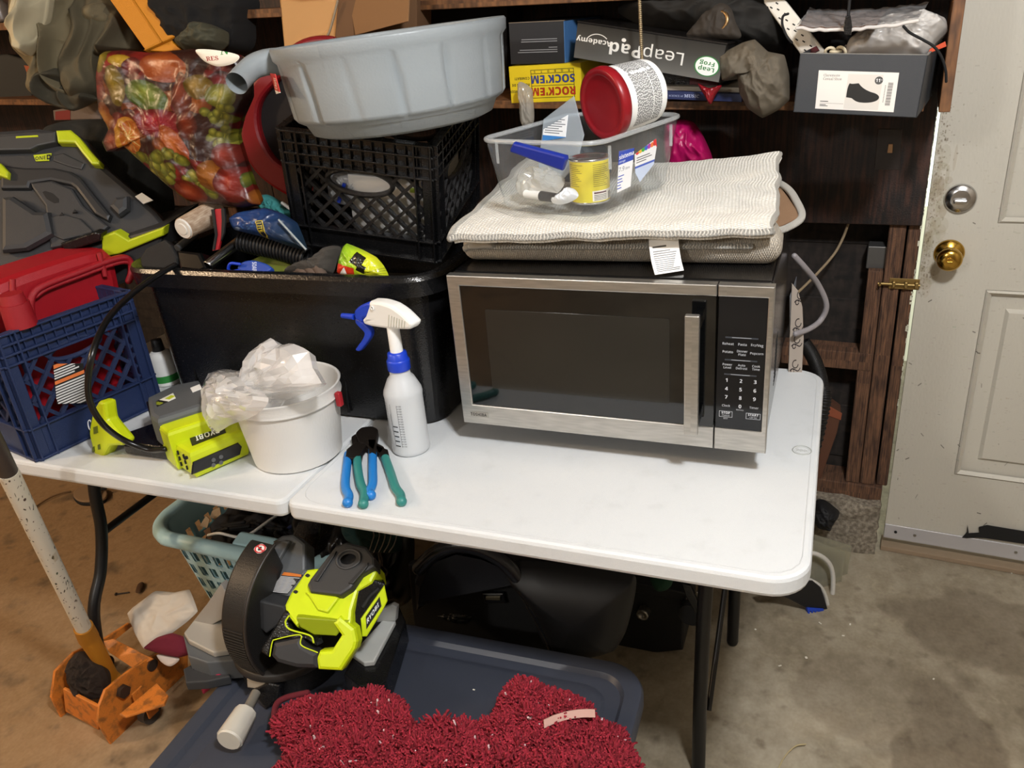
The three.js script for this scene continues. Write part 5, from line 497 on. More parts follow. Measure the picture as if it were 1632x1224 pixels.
// boxes inside the black crate
{ const K = K2.t; K.updateMatrix(); const inK = (name, label, cat, x, z, w, h, d, m, ry = 0, y0 = 0.012) => { const p = V(x, y0, z).applyMatrix4(K.matrix); const t = thing(name, label, cat, p); t.quaternion.copy(K.quaternion).multiply(new THREE.Quaternion().setFromAxisAngle(V(0, 1, 0), ry)); mesh('carton', box(w, h, d, 0.002, 0, h / 2, 0), m, t); return t; };
  const pr = (seed, base) => canvasTex(256, 256, (g) => { const r = rng(seed); g.fillStyle = base; g.fillRect(0, 0, 256, 256); for (let i = 0; i < 14; i++) { g.fillStyle = ['#2b5fae', '#c9362c', '#44494e', '#e0a32e', '#8fae3c', '#b9c2c8'][i % 6]; g.fillRect(230 * r(), 230 * r(), 14 + 46 * r(), 6 + 16 * r()); } });
  inK('small_carton', 'white printed carton seen through the front lattice of the black crate', 'carton', 0.05, 0.105, 0.17, 0.16, 0.06, mat(0xffffff, 0.6, { map: rep(pr(3, '#d8dadb'), 6) }), 0.06); inK('small_carton', 'pale carton at the right side of the black crate, seen through its lattice', 'carton', 0.105, -0.04, 0.06, 0.15, 0.15, mat(0xffffff, 0.6, { map: rep(pr(8, '#d4cbb6'), 6) }), 0.05);
  const q = V(-0.045, 0.13, 0.125).applyMatrix4(K.matrix); const b = thing('clear_packet', 'clear packet with a blue seal behind the crate hand hole', 'packet', q); b.quaternion.copy(K.quaternion); mesh('packet_film', pillow([[-0.04, -0.03], [0.03, -0.03], [0.035, 0.03], [-0.03, 0.035]], { t: 0.014, f: (x, y) => 0.006 * ridge(x * 60, y * 60) }), film(0xd8dde4, 0.2, { transmission: 0.5 }), b); mesh('seal', box(0.008, 0.05, 0.003, 0.001, -0.004, 0, 0.02, 0, 0, -0.4), M.blue, b);
  const q2 = V(0.03, 0.16, 0.12).applyMatrix4(K.matrix); const b2 = thing('white_tag', 'white rounded tag with black print in the crate hand hole', 'tag', q2); b2.quaternion.copy(K.quaternion); const tx = canvasTex(256, 128, (g) => { g.fillStyle = '#e2dcd6'; g.fillRect(0, 0, 256, 128); g.translate(128, 64); g.rotate(Math.PI); g.fillStyle = '#222'; g.font = 'bold 40px sans-serif'; g.textAlign = 'center'; g.fillText('5 in 1 set', 0, 0); g.fillRect(-60, 14, 110, 7); }); mesh('tag', ext(smooth([[-0.045, -0.016], [0.02, -0.022], [0.038, -0.006], [0.036, 0.014], [0.01, 0.022], [-0.02, 0.004]], 40), 0.006, 0.002, [], true), mat(0xffffff, 0.5, { map: tx }), b2); }
{ const F = new Frame(at(180, 255, { d: 0.62 }), yawN(0.3, 0.25)); const t = thing('black_jacket', 'dark green black jacket heaped behind the grey and lime tool case', 'jacket', F.o.clone()); wm('fabric', puff(F, [[70, 212], [90, 196], [150, 190], [210, 200], [250, 240], [275, 300], [270, 350], [200, 330], [120, 300], [80, 260]], { n: 90, k: 20, t: 0.07, f: (x, y) => 0.04 * ridge(x * 9, y * 7, 2) - 0.02 }), mat(0x141613, 0.85), t); }
// ------------------------------------------------------------------ things on the shelves
const flip = (w, h, draw, bg) => canvasTex(w, h, (g) => { g.fillStyle = bg; g.fillRect(0, 0, w, h); g.translate(w, h); g.rotate(Math.PI); draw(g, w, h); });
function carton(name, label, cat, BL, BR, TL, z, depth, side, front, o = {}) { // a box whose front face was measured on the plane z
  const a = at(...BL, { z }), b = at(...BR, { z: o.z2 ?? z }), c = at(...TL, { z }); const F = frameFrom(a, b.clone().sub(a), c.clone().sub(a)); const w = a.distanceTo(b), h = c.clone().sub(a).dot(F.Y);
  const t = thing(name, label, cat, a); t.quaternion.setFromRotationMatrix(F.m); mesh('carton', box(w, h, depth, 0.0015, w / 2, h / 2, -depth / 2), side, t); if (front) mesh('printed_front', new THREE.PlaneGeometry(w - 0.002, h - 0.002).translate(w / 2, h / 2, 0.0006), front, t); t.userData.F = undefined; delete t.userData.F; return { t, w, h, F, depth }; }
{ // canvas bundle on the left
  const F = new Frame(at(110, 90, { z: 0.38 }), yawN(0.5, 0.15)); const t = thing('canvas_bundle', 'heap of olive grey canvas stuffed on the shelf, coloured paler at its lit left', 'canvas', F.o.clone());
  const cm = (c) => mat(c, 0.85, bumpN(30, 0.0008)); const fold = (k, a) => (x, y) => { const u = x * Math.cos(a) + y * Math.sin(a), v = -x * Math.sin(a) + y * Math.cos(a); const s = (q, m) => Math.pow(1 - Math.abs(Math.sin(u * q + m * n2(v * 5 + k, u * 4))), 1.4); return 0.05 * s(17, 1.8) + 0.02 * s(41, 2.4) - 0.02; };
  wm('canvas', puff(F, [[19, 30], [28, -12], [190, -14], [232, 70], [232, 88], [160, 95], [160, 158], [118, 177], [78, 166], [50, 145], [54, 112], [32, 82]], { n: 150, k: 36, t: 0.13, f: fold(3, -0.35), tension: 0.2, c: F.loc(115, 70) }), cm(0x7a6f54), t);
  wm('fold', puff(new Frame(F.o.clone().addScaledVector(F.N, 0.13), F.N), [[18, 32], [28, -12], [86, -14], [82, 30], [70, 60], [50, 90], [34, 84]], { n: 100, k: 24, t: 0.07, f: fold(8, -0.15), tension: 0.2 }), cm(0xcabf9e), t, { label: 'canvas lobe coloured paler as if lit' });  // same canvas in a paler colour, standing in for light on it
  wm('fold', puff(new Frame(F.o.clone().addScaledVector(F.N, 0.05), F.N), [[130, -14], [185, -14], [215, 40], [230, 80], [170, 92], [160, 150], [120, 170], [100, 120]], { n: 100, k: 24, t: 0.09, f: fold(1, -0.6), tension: 0.2 }), cm(0x5f5742), t); wm('fold', puff(new Frame(F.o.clone().addScaledVector(F.N, 0.07), F.N), [[50, 140], [60, 115], [95, 100], [120, 130], [156, 158], [118, 177], [78, 166]], { n: 90, k: 20, t: 0.05, f: fold(5, -0.5), tension: 0.2 }), cm(0x4c4738), t); }
{ const a = at(205, -10, { z: 0.34 }), b = at(256, 70, { z: 0.42 }); const t = thing('yellow_case', 'long amber yellow plastic case slanting down off the shelf', 'case', b.clone()); const Y = a.clone().sub(b).normalize(), Fz = V(0.25, 0.35, 0.9); const F = new Frame(b, Fz); const m = mat(0xc98212, 0.55, bumpN(12, 0.0008)); wm('case_body', slab(F, [[160, -24], [173, -2], [231, 80], [279, 58], [236, -2], [220, -24]], 0.05, { b: 0.006 }), m, t); wm('case_lip', slab(new Frame(F.o.clone().addScaledVector(F.N, -0.012), F.N), [[228, 80], [262, 82], [289, 79], [276, 68], [270, 56], [240, 70]], 0.03, { b: 0.003 }), m, t); wm('edge_ridge', bar(at(208, -6, F), at(258, 68, F), 0.003), m, t); }
{ const F = new Frame(at(335, 55, { z: 0.38 }), yawN(0.3, 0.3)); const t = thing('olive_tarp', 'folded dark olive tarp on the shelf right of the yellow case', 'tarp', F.o.clone()); wm('tarp', puff(F, [[285, 72], [300, 58], [322, 38], [345, 42], [364, 52], [364, 70], [350, 82], [300, 82]], { n: 90, k: 22, t: 0.06, f: (x, y) => 0.03 * ridge(x * 14 + 2, y * 20, 2), tension: 0.2 }), mat(0x4a4837, 0.85), t); const F2 = new Frame(at(330, 25, { z: 0.3 }), yawN(0.3, 0.1)); const t2 = thing('black_cloth', 'black cloth bundle in the shade at the back of the left shelf', 'cloth', F2.o.clone()); wm('cloth', puff(F2, [[250, -10], [400, -10], [408, 40], [400, 80], [340, 90], [285, 70], [262, 40]], { n: 90, k: 20, t: 0.08, f: (x, y) => 0.05 * ridge(x * 7, y * 9, 2) }), mat(0x121110, 0.95), t2); }
{ const F = new Frame(at(25, 130, { z: 0.22 }), yawN(0.3, 0.1)); const t = thing('dark_box', 'dark green grey box at the far left end of the shelf', 'box', F.o.clone()); wm('box_body', slab(F, [[-40, 88], [12, 86], [46, 96], [52, 160], [-40, 166]], 0.2, { b: 0.006 }), mat(0x1c1c18, 0.7), t); const t2 = thing('orange_folder', 'thin orange card standing at the far left of the shelf', 'card', at(46, 112, { z: 0.3 })); wm('card', slab(new Frame(t2.position.clone(), yawN(0.4, 0.1)), [[38, 104], [50, 106], [56, 124], [44, 120]], 0.004, { b: 0.001 }), mat(0xa04d22, 0.7), t2); const t3 = thing('glass_jar', 'small dusty jar on the upper shelf board at far left', 'jar', at(8, 22, { z: 0.28 })); const p = at(4, 36, { z: 0.26 }); wm('jar', lathe([[0, 0], [0.03, 0], [0.032, 0.01], [0.03, 0.05], [0.022, 0.06], [0.022, 0.075], [0, 0.075]], 28).translate(p.x, p.y, p.z), mat(0x6f6154, 0.35), t3); wm('jar_lid', cyl(0.024, 0.024, 0.014, p.x, p.y + 0.08, p.z), M.steel, t3); }
{ const t = thing('red_label_box', 'low grey box with a red edge under the canvas bundle', 'box', at(110, 180, { z: 0.33 })); const F = new Frame(t.position.clone(), yawN(0.1)); wm('box_body', slab(F, [[84, 176], [160, 163], [160, 190], [86, 192]], 0.18, { b: 0.003 }), mat(0x6e625a, 0.75), t); wm('red_edge', slab(new Frame(F.o.clone().addScaledVector(F.N, 0.001), F.N), [[88, 178], [112, 175], [112, 191], [88, 191]], 0.002, { b: 0.0005 }), mat(0x7c2622, 0.7), t); }
{ // bent cardboard
  const F = new Frame(at(470, 45, { z: 0.36 }), yawN(-0.25, 0.12)); const t = thing('cardboard_sheet', 'curved tan cardboard sheet standing behind the grey pan', 'cardboard', F.o.clone()); const a = px(F, [[404, 90], [560, 92], [560, -20], [404, -20]]); const x0 = a[0][0], x1 = a[1][0], y0 = a[0][1], y1 = a[2][1]; const p = px(F, [[406, 90], [409, 44], [424, 0], [432, -16], [552, -16], [538, 2], [524, 53], [500, 90]]); wm('sheet', (() => { const g = ext(smooth(p, 60, 0.2), 0.004, 0.001), P = g.attributes.position; for (let i = 0; i < P.count; i++) P.setZ(i, P.getZ(i) - 3 * Math.pow(P.getX(i) - (x0 + x1) / 2, 2)); g.computeVertexNormals(); return g.applyMatrix4(F.m); })(), M.tan, t); wm('cut_edge', tube([[538, 2], [530, 34], [524, 53], [516, 66]].map(([u, v]) => at(u, v, { z: 0.365 })), 0.003, 20, 6), mat(0x9a8a72, 0.9), t);
  const F2 = new Frame(at(600, 20, { z: 0.34 }), yawN(0.15)); const t2 = thing('cardboard_box', 'brown cardboard box with an open flap behind the grey pan', 'box', F2.o.clone()); wm('front', slab(F2, [[540, -20], [664, -20], [664, 70], [532, 80]], 0.1, { b: 0.002 }), mat(0x6b4c30, 0.85), t2); wm('flap', slab(new Frame(F2.o.clone().addScaledVector(V(0, 0, 1), 0.03), yawN(-0.3, 0.2)), [[556, -18], [652, -18], [650, 34], [566, 56], [560, 20]], 0.004, { b: 0.001 }), mat(0x8a6540, 0.85), t2); const t3 = thing('dark_box', 'tall dark box in the shade behind the right half of the pan', 'box', at(735, 60, { z: 0.12 })); wm('box_body', slab(new Frame(t3.position.clone(), V(0, 0, 1)), [[664, 6], [808, 8], [808, 120], [664, 110]], 0.1, { b: 0.003 }), mat(0x110d0b, 0.8), t3); }
{ const tx = flip(512, 256, (g) => { g.fillStyle = '#8f9194'; for (let i = 0; i < 5; i++) g.fillRect(60 + 0, 70 + i * 14 + (i > 2 ? 24 : 0), [420, 400, 90, 380, 376][i] * 0.9, 5); }, '#1a1d22'); const b = carton('game_console_box', 'black carton with a blue end above the yellow game box', 'box', [814, 103], [900, 101], [812, 37], 0.29, 0.26, mat(0x15171b, 0.55), mat(0xffffff, 0.5, { map: tx })); mesh('blue_end', box(0.0012, b.h - 0.002, 0.255, 0, b.w + 0.0006, b.h / 2, -0.128), mat(0x4a78ae, 0.5), b.t, { label: 'pale blue end panel' }); mesh('top_edge', box(b.w, 0.001, 0.01, 0, b.w / 2, b.h + 0.0004, -0.006), mat(0x8d7d6a, 0.8), b.t); }
{ const tx = flip(1024, 512, (g) => { const W = 1024, H = 512; g.fillStyle = '#e3c81c'; g.fillRect(0, 0, W, H); g.strokeStyle = '#1b1a16'; g.lineWidth = 8; g.strokeRect(96, 60, 610, 390); g.beginPath(); g.moveTo(96, 230); g.lineTo(706, 230); g.moveTo(96, 400); g.lineTo(706, 400); g.stroke(); g.textAlign = 'center'; g.font = "bold 150px sans-serif"; g.fillStyle = '#c22a1c'; g.fillText("ROCK'EM", 400, 200); g.fillStyle = '#2a3f9c'; g.fillText("SOCK'EM", 400, 372); g.strokeStyle = '#14120e'; g.lineWidth = 4; g.strokeText("ROCK'EM", 400, 200); g.strokeText("SOCK'EM", 400, 372); g.fillStyle = '#1b1a16'; g.font = 'bold 44px sans-serif'; 'ROBOTS'.split('').forEach((c, i) => g.fillText(c, 160 + i * 98, 442)); g.textAlign = 'left'; g.font = 'bold 50px sans-serif'; g.fillText('LES PREMIERS', 730, 180); g.fillText('ROBOTS DE', 730, 270); g.fillText('COMBAT!', 730, 360); }, '#e3c81c'); carton('board_game_box', 'bright yellow board game box lying upside down on the shelf', 'game box', [815, 165], [928, 161], [815, 106], 0.30, 0.26, mat(0xcdb418, 0.55), mat(0xffffff, 0.5, { map: tx })); }
{ const tx = flip(1400, 400, (g, W, H) => { const gr = g.createLinearGradient(0, 0, 0, H); gr.addColorStop(0, '#6b6964'); gr.addColorStop(1, '#23221f'); g.fillStyle = gr; g.fillRect(0, 0, W, H); g.fillStyle = '#e8e6df'; g.font = '190px sans-serif'; g.fillText('Leap', 330, 250); g.font = 'bold 190px sans-serif'; g.fillText('Pad', 730, 250); g.font = 'bold 82px sans-serif'; g.fillText('Academy', 1036, 250); g.strokeStyle = '#e8e6df'; g.lineWidth = 9; g.beginPath(); g.arc(1180, 190, 120, 0.5, 2.4); g.stroke(); g.beginPath(); g.arc(925, 290, 22, 0, 7); g.fill(); g.fillStyle = '#f4f4ee'; g.beginPath(); g.arc(130, 150, 108, 0, 7); g.fill(); g.strokeStyle = '#2f7a3c'; g.lineWidth = 12; g.stroke(); g.fillStyle = '#2f7a3c'; g.font = 'bold 66px sans-serif'; g.textAlign = 'center'; g.fillText('Leap', 130, 140); g.fillText('Frog', 130, 202); }, '#23221f'); const b = carton('tablet_box', 'long black tablet box with white lettering lying upside down, slanted', 'box', [914, 92], [1146, 132], [920, 36], 0.33, 0.19, mat(0x191817, 0.4), mat(0xffffff, 0.35, { map: tx }), { z2: 0.37 }); mesh('shrink_wrap', box(b.w + 0.002, 0.004, 0.19, 0.001, b.w / 2, b.h + 0.002, -0.095), mat(0x1d1b1a, 0.2), b.t); }
{ const t = thing('flexible_conduit', 'thin ribbed metal conduit hanging before the shelves', 'conduit', at(1022, 60, { z: 0.42 })); const b = at(1024, 118, { z: 0.42 }), a0 = at(1018, -40, { z: 0.42 }), a = a0.clone().lerp(b, -(2.61 - a0.y) / (a0.y - b.y)); const gs = [bar(a, b, 0.0028, 8)]; for (let i = 0; i < 330; i++) { const p = a.clone().lerp(b, i / 330); gs.push(new THREE.TorusGeometry(0.003, 0.0013, 5, 9).rotateX(Math.PI / 2).translate(p.x, p.y, p.z)); } wm('conduit', gs, mat(0xb9a888, 0.35, { metalness: 0.8 }), t); }
{ const F = new Frame(at(1150, 50, { z: 0.2 }), yawN(0.05, 0.35)); const t = thing('dark_curtain', 'folded dark curtain with a bronze grommet on the right shelf', 'curtain', F.o.clone()); wm('curtain', puff(F, [[985, 20], [1010, -12], [1230, -14], [1262, 30], [1250, 80], [1180, 86], [1110, 60], [1040, 50]], { n: 110, k: 26, t: 0.1, f: (x, y) => 0.04 * ridge(x * 7, y * 12, 2), tension: 0.2 }), mat(0x17140f, 0.85), t); const g = at(1146, 34, new Frame(F.o.clone().addScaledVector(F.N, 0.125), F.N)); const q = new THREE.Quaternion().setFromUnitVectors(V(0, 0, 1), yawN(-0.25, 0.25)); wm('grommet', new THREE.TorusGeometry(0.0185, 0.0042, 12, 40).applyQuaternion(q).translate(g.x, g.y, g.z), mat(0x8e7350, 0.3, { metalness: 0.9 }), t); const F2 = new Frame(g.clone().addScaledVector(F.N, -0.012), yawN(-0.25, 0.25)); wm('curtain_fold', puff(F2, [[1094, 60], [1108, 38], [1128, 14], [1146, 4], [1164, 12], [1172, 34], [1180, 60], [1140, 62]], { n: 80, k: 18, t: 0.012, f: (x, y) => 0.012 * ridge(x * 20, y * 14, 2) }), mat(0x2f2820, 0.8), t); }
{ const F = new Frame(at(1205, 130, { z: 0.36 }), yawN(0.05, 0.2)); const t = thing('grey_pouch', 'crumpled grey brown fabric pouch hanging over the shelf edge', 'pouch', F.o.clone()); wm('fabric', puff(F, [[1145, 91], [1160, 80], [1183, 68], [1203, 63], [1224, 82], [1250, 88], [1258, 120], [1258, 159], [1239, 176], [1215, 188], [1192, 173], [1179, 150], [1177, 135], [1174, 118], [1160, 128], [1150, 127]], { n: 140, k: 32, t: 0.06, e: 0.6, tension: 0.15, c: F.loc(1212, 115), f: (x, y) => 0.035 * ridge((x + 0.5 * y) * 11 + 2, (y - 0.4 * x) * 7, 2) + 0.01 * ridge(x * 34, y * 28, 2) - 0.02 }), mat(0x6a6152, 0.42, bumpN(40, 0.0006)), t); }
{ const b0 = carton('music_book', 'thick dark blue book lying on the shelf under the grey pouch', 'book', [1054, 158], [1182, 163], [1055, 145], 0.33, 0.2, mat(0x1a2550, 0.5), mat(0xffffff, 0.5, { map: canvasTex(700, 70, (g) => { g.fillStyle = '#1a2550'; g.fillRect(0, 0, 700, 70); g.save(); g.translate(700, 70); g.rotate(Math.PI); g.restore(); g.fillStyle = '#b9bfd6'; g.font = 'bold 40px serif'; g.fillText('MUSIC', 200, 48); g.font = '24px serif'; g.fillText('SCIENCE of', 62, 46); }) })); const b = carton('paper_stack', 'stack of white and beige papers on the blue book', 'papers', [1056, 145], [1178, 148], [1057, 137], 0.31, 0.18, mat(0xbdb3a2, 0.85)); const c = carton('flat_case', 'flat black case with a red side under the tablet box', 'case', [1050, 137], [1150, 140], [1040, 112], 0.28, 0.18, M.blackPlastic); mesh('red_side', box(c.w * 0.45, c.h * 0.7, 0.002, 0.0005, c.w * 0.72, c.h * 0.5, 0.001), mat(0x5e1218, 0.5), c.t);
  const F = new Frame(at(1135, 148, { z: 0.36 }), yawN(0, 0.2)); const t = thing('red_wrapper', 'scrap of red and clear wrapper hanging from the shelf edge', 'wrapper', F.o.clone()); wm('wrapper', puff(F, [[1112, 133], [1130, 140], [1150, 136], [1140, 152], [1132, 166], [1122, 152]], { t: 0.01, n: 40, k: 10, f: (x, y) => 0.008 * ridge(x * 60, y * 60) }), phys(0x9c1a26, 0.2, { transmission: 0.3, thickness: 0 }), t); }
{ const F = new Frame(at(843, 165, { z: 0.34 }), yawN(0.1, 0.05)); const t = thing('clear_wrap', 'strip of clear wrap hanging from the shelf beside the black crate', 'wrap', F.o.clone()); wm('wrap', puff(F, [[826, 132], [846, 140], [850, 160], [850, 196], [832, 200], [828, 170]], { t: 0.012, n: 60, k: 12, f: (x, y) => 0.01 * ridge(x * 40, y * 20) }), film(0xd8d2c6, 0.15, { transmission: 0.6 }), t); }
{ const a = at(1222, -2, { z: 0.2 }), b = at(1300, 96, { z: 0.36 }); const t = thing('power_strip', 'long white power strip leaning into the shoe box', 'power strip', b.clone()); const N = V(-0.1, 0.35, 1).normalize(); const F = new Frame(at(1262, 40, { z: 0.29 }), N); wm('housing', slab(F, [[1217, 4], [1216, -6], [1240, -6], [1252, 0], [1318, 84], [1312, 96], [1284, 96], [1277, 88]], 0.035, { b: 0.005 }), mat(0xd9d4c8, 0.45), t); const F2 = new Frame(F.o.clone().addScaledVector(F.N, 0.0006), F.N); for (let i = 0; i < 5; i++) { const u = 1234 + i * 13.5, v = 8 + i * 17; for (const [du, dv] of [[-5, 3], [4, -4], [6, 6]]) wm('slot', bar(at(u + du - 1.5, v + dv, F2), at(u + du + 2, v + dv + 2.4, F2), 0.0012, 6), M.blackMatte, t); } wm('switch', slab(new Frame(F.o.clone().addScaledVector(F.N, 0.004), F.N), [[1286, 80], [1301, 73], [1306, 80], [1291, 88]], 0.006, { b: 0.001 }), mat(0x52121a, 0.3), t); wm('cord', tube([[1256, 22], [1248, 26], [1247, 40], [1254, 58], [1262, 68]].map(([u, v]) => at(u, v, { z: 0.34 })), 0.0025, 40, 8), M.blackMatte, t); }
{ // the shoe box and what is in it
  const z = 0.40, a = at(1264, 179, { z }), b = at(1461, 188, { z: z + 0.02 }), c = at(1262, 85, { z }); const F = frameFrom(a, b.clone().sub(a), c.clone().sub(a)); const w = a.distanceTo(b), h = c.clone().sub(a).dot(F.Y), d = 0.3; const t = thing('shoe_box', 'open dark grey shoe box with a white shoe label at the shelf end', 'shoe box', a); t.quaternion.setFromRotationMatrix(F.m); const m = mat(0x3b3d40, 0.7, bumpN(14, 0.0004));
  mesh('front', box(w, h, 0.003, 0.001, w / 2, h / 2, -0.0015), m, t); mesh('back', box(w, h, 0.003, 0.001, w / 2, h / 2, -d), m, t); mesh('end', box(0.003, h, d, 0.001, 0.0015, h / 2, -d / 2), m, t); mesh('end', box(0.003, h, d, 0.001, w - 0.0015, h / 2, -d / 2), m, t); mesh('bottom', box(w, 0.003, d, 0.001, w / 2, 0.0015, -d / 2), m, t); mesh('rim_edge', [box(w, 0.001, 0.004, 0, w / 2, h + 0.0005, -0.002), box(0.004, 0.001, d, 0, w - 0.002, h + 0.0005, -d / 2)], mat(0x8a8883, 0.8), t);
  const tx = canvasTex(768, 384, (g, W, H) => { g.fillStyle = '#e6e1da'; g.fillRect(0, 0, W, H); g.fillStyle = '#d7d2ca'; g.fillRect(290, 30, 330, 340); g.fillStyle = '#3b3a38'; g.font = '32px serif'; g.fillText('Claremore', 52, 58); g.fillText('Casual Shoe', 52, 92); g.fillStyle = '#1e1d1b'; g.beginPath(); g.moveTo(300, 235); g.bezierCurveTo(300, 190, 300, 150, 316, 118); g.bezierCurveTo(340, 128, 360, 120, 402, 116); g.bezierCurveTo(430, 150, 470, 180, 540, 200); g.bezierCurveTo(600, 212, 622, 240, 608, 262); g.bezierCurveTo(590, 296, 500, 310, 430, 300); g.bezierCurveTo(380, 290, 370, 268, 350, 262); g.lineTo(300, 256); g.fill(); g.fillStyle = '#4a4a48'; g.beginPath(); g.arc(585, 84, 38, 0, 7); g.fill(); g.fillStyle = '#eee'; g.font = 'bold 42px sans-serif'; g.fillText('11', 556, 98); g.font = '20px sans-serif'; g.fillText('½', 604, 84); g.fillStyle = '#2a2a2a'; for (let i = 0; i < 32; i++) g.fillRect(676, 100 + i * 7, 46, [2, 4, 3, 5][(i * 7) % 4]); for (let i = 0; i < 12; i++) g.fillRect(650, 130 + i * 14, 8, 6); g.fillRect(52, 300, 80, 7); g.fillRect(52, 334, 60, 6); g.fillRect(52, 346, 80, 6); g.fillStyle = '#8d8880'; g.fillRect(52, 320, 230, 3); });
  const Fp = new Frame(a.clone().addScaledVector(F.N, 0.0008), F.N, F.Y); wm('shoe_label', slab(Fp, [[1305, 112], [1433, 116], [1424, 179], [1299, 173]], 0.0008, { b: 0.0001, fit: true }), mat(0xffffff, 0.6, { map: tx }), t, { label: 'white label with a picture of a black shoe' });
  const L = (x, y, zz) => V(x, y, zz).applyMatrix4(F.m); const bg = L(w * 0.64, h + 0.01, -0.14); const t2 = thing('plastic_bag', 'crumpled whitish plastic bag filling the shoe box', 'bag', bg); const G = new Frame(bg, V(0, 0.45, 1)); wm('bag_film', puff(G, [[1350, 96], [1352, 66], [1400, 34], [1470, 22], [1508, 34], [1510, 50], [1490, 70], [1470, 96]], { n: 120, k: 28, t: 0.06, bt: 0.08, f: (x, y) => 0.03 * ridge(x * 14, y * 18, 3) - 0.01, tension: 0.2 }), film(0xf6f2ec, 0.16, { transmission: 0.45 }), t2); wm('bag_content', puff(new Frame(bg.clone().add(V(0, -0.02, -0.05)), G.N), [[1340, 92], [1360, 70], [1420, 48], [1470, 60], [1480, 94]], { n: 80, k: 20, t: 0.05, bt: 0.05, f: (x, y) => 0.035 * ridge(x * 18, y * 22, 2) - 0.01 }), mat(0x9a8f86, 0.8), t2);
  const q0 = at(1270, 45, { z: 0.38 }), q1 = at(1462, 34, { z: 0.4 }), q2 = at(1480, 8, { z: 0.22 }), q3 = at(1290, 18, { z: 0.22 }); const t3 = thing('blister_pack', 'clear blister pack with a brown card lying over the shoe box', 'package', q0.clone().lerp(q2, 0.5)); const sf = (u, v) => q0.clone().lerp(q1, u).lerp(q3.clone().lerp(q2, u), v).add(V(0, -0.008 * Math.sin(u * 3.1) + 0.003 * n2(u * 9, v * 6), 0)); wm('clear_cover', sheet((u, v) => sf(u, v).add(V(0, 0.006, 0)), 30, 14, 0.001), film(0xffffff, 0.06, { transmission: 0.85 }), t3); wm('card', sheet((u, v) => sf(u * 0.66, 0.1 + v * 0.9), 16, 10, 0.002), mat(0x6b4a34, 0.7), t3); const e = []; for (let i = 0; i <= 20; i++) e.push(sf(i / 20, 0)); wm('front_edge', tube(e, 0.0035, 40, 8), film(0xf0ece8, 0.12, { transmission: 0.4 }), t3);
  const t4 = thing('orange_slip', 'small orange card slip at the right back corner of the shoe box', 'card', L(w, h, -0.1)); wm('slip', slab(new Frame(at(1490, 82, { z: 0.36 }), V(-0.4, 0.1, 1)), [[1478, 86], [1482, 78], [1506, 66], [1508, 74]], 0.002, { b: 0.0005 }), mat(0xc24a2a, 0.6), t4);
  const t5 = thing('hanging_strap', 'black cable tie strap hanging in front of the shoe box', 'strap', at(1352, 40, { z: 0.42 })); wm('strap', bar(at(1354, -20, { z: 0.42 }).lerp(at(1354, -20, { z: 0.42 }).setY(2.61), 1), at(1351, 36, { z: 0.42 }), 0.0028, 8), M.blackMatte, t5); wm('strap_buckle', slab(new Frame(at(1352, 40, { z: 0.43 }), V(0, 0, 1)), [[1347, 26], [1355, 25], [1358, 44], [1356, 56], [1346, 55], [1344, 44]], 0.01, { b: 0.002 }), M.blackPlastic, t5);
  const t6 = thing('black_cable', 'thin black cable crossing the shoe box to the shelf side', 'cable', at(1445, 48, { z: 0.4 })); wm('cable', tube([[1440, 42], [1450, 52], [1470, 63], [1488, 74], [1500, 90], [1507, 112], [1508, 130]].map(([u, v], i) => at(u, v, { z: 0.41 - i * 0.008 })), 0.0025, 60, 8), M.blackMatte, t6);
  const t7 = thing('twine_knot', 'small beige knotted twine in the left of the shoe box', 'twine', at(1330, 84, { z: 0.38 })); const p7 = at(1332, 82, { z: 0.37 }); wm('knot', [0, 1, 2].map((i) => new THREE.TorusGeometry(0.009, 0.003, 8, 20).rotateX(0.6 + i).rotateY(i * 1.3).translate(p7.x - 0.01 + i * 0.01, p7.y, p7.z)), mat(0xcfc3a6, 0.9), t7); }
{ const F = new Frame(at(1100, 225, { z: 0.2 }), yawN(0.1, 0.3)); const t = thing('pink_bag', 'bright magenta bag hanging under the shelf behind the clear bin', 'bag', F.o.clone()); wm('bag', puff(F, [[1060, 200], [1080, 192], [1105, 195], [1125, 225], [1135, 262], [1100, 270], [1062, 268]], { n: 80, k: 20, t: 0.06, f: (x, y) => 0.02 * ridge(x * 20, y * 16, 2) }), mat(0xb0125a, 0.35), t); }
// between the table end and the wall
{ const t = thing('patterned_cloth', 'strip of white cloth with black print hanging behind the microwave', 'cloth', at(1280, 530, { d: 0.74 })); const tx = canvasTex(128, 512, (g) => { g.fillStyle = '#a89c90'; g.fillRect(0, 0, 128, 512); g.strokeStyle = '#2a2322'; g.lineWidth = 6; for (const y of [60, 210, 300, 440]) { g.beginPath(); g.arc(70, y, 22, 0, 5); g.stroke(); g.beginPath(); g.moveTo(30, y + 40); g.bezierCurveTo(60, y, 90, y + 70, 110, y + 20); g.stroke(); g.beginPath(); g.arc(50, y + 40, 12, 0, 6); g.stroke(); } }); const F = new Frame(at(1280, 530, { d: 0.74 }), yawN(0.2)); wm('cloth', slab(F, [[1262, 452], [1272, 464], [1279, 490], [1281, 540], [1278, 598], [1256, 600]], 0.006, { b: 0.002, fit: true }), mat(0xffffff, 0.85, { map: tx }), t); }
const cable = (name, label, pts, r, m, cat = 'cable') => { const P = pts.map((p) => at(p[0], p[1], p[2])); const t = thing(name, label, cat, P[0].clone()); wm('cable', tube(P, r, P.length * 14, 10), m, t); return t; };
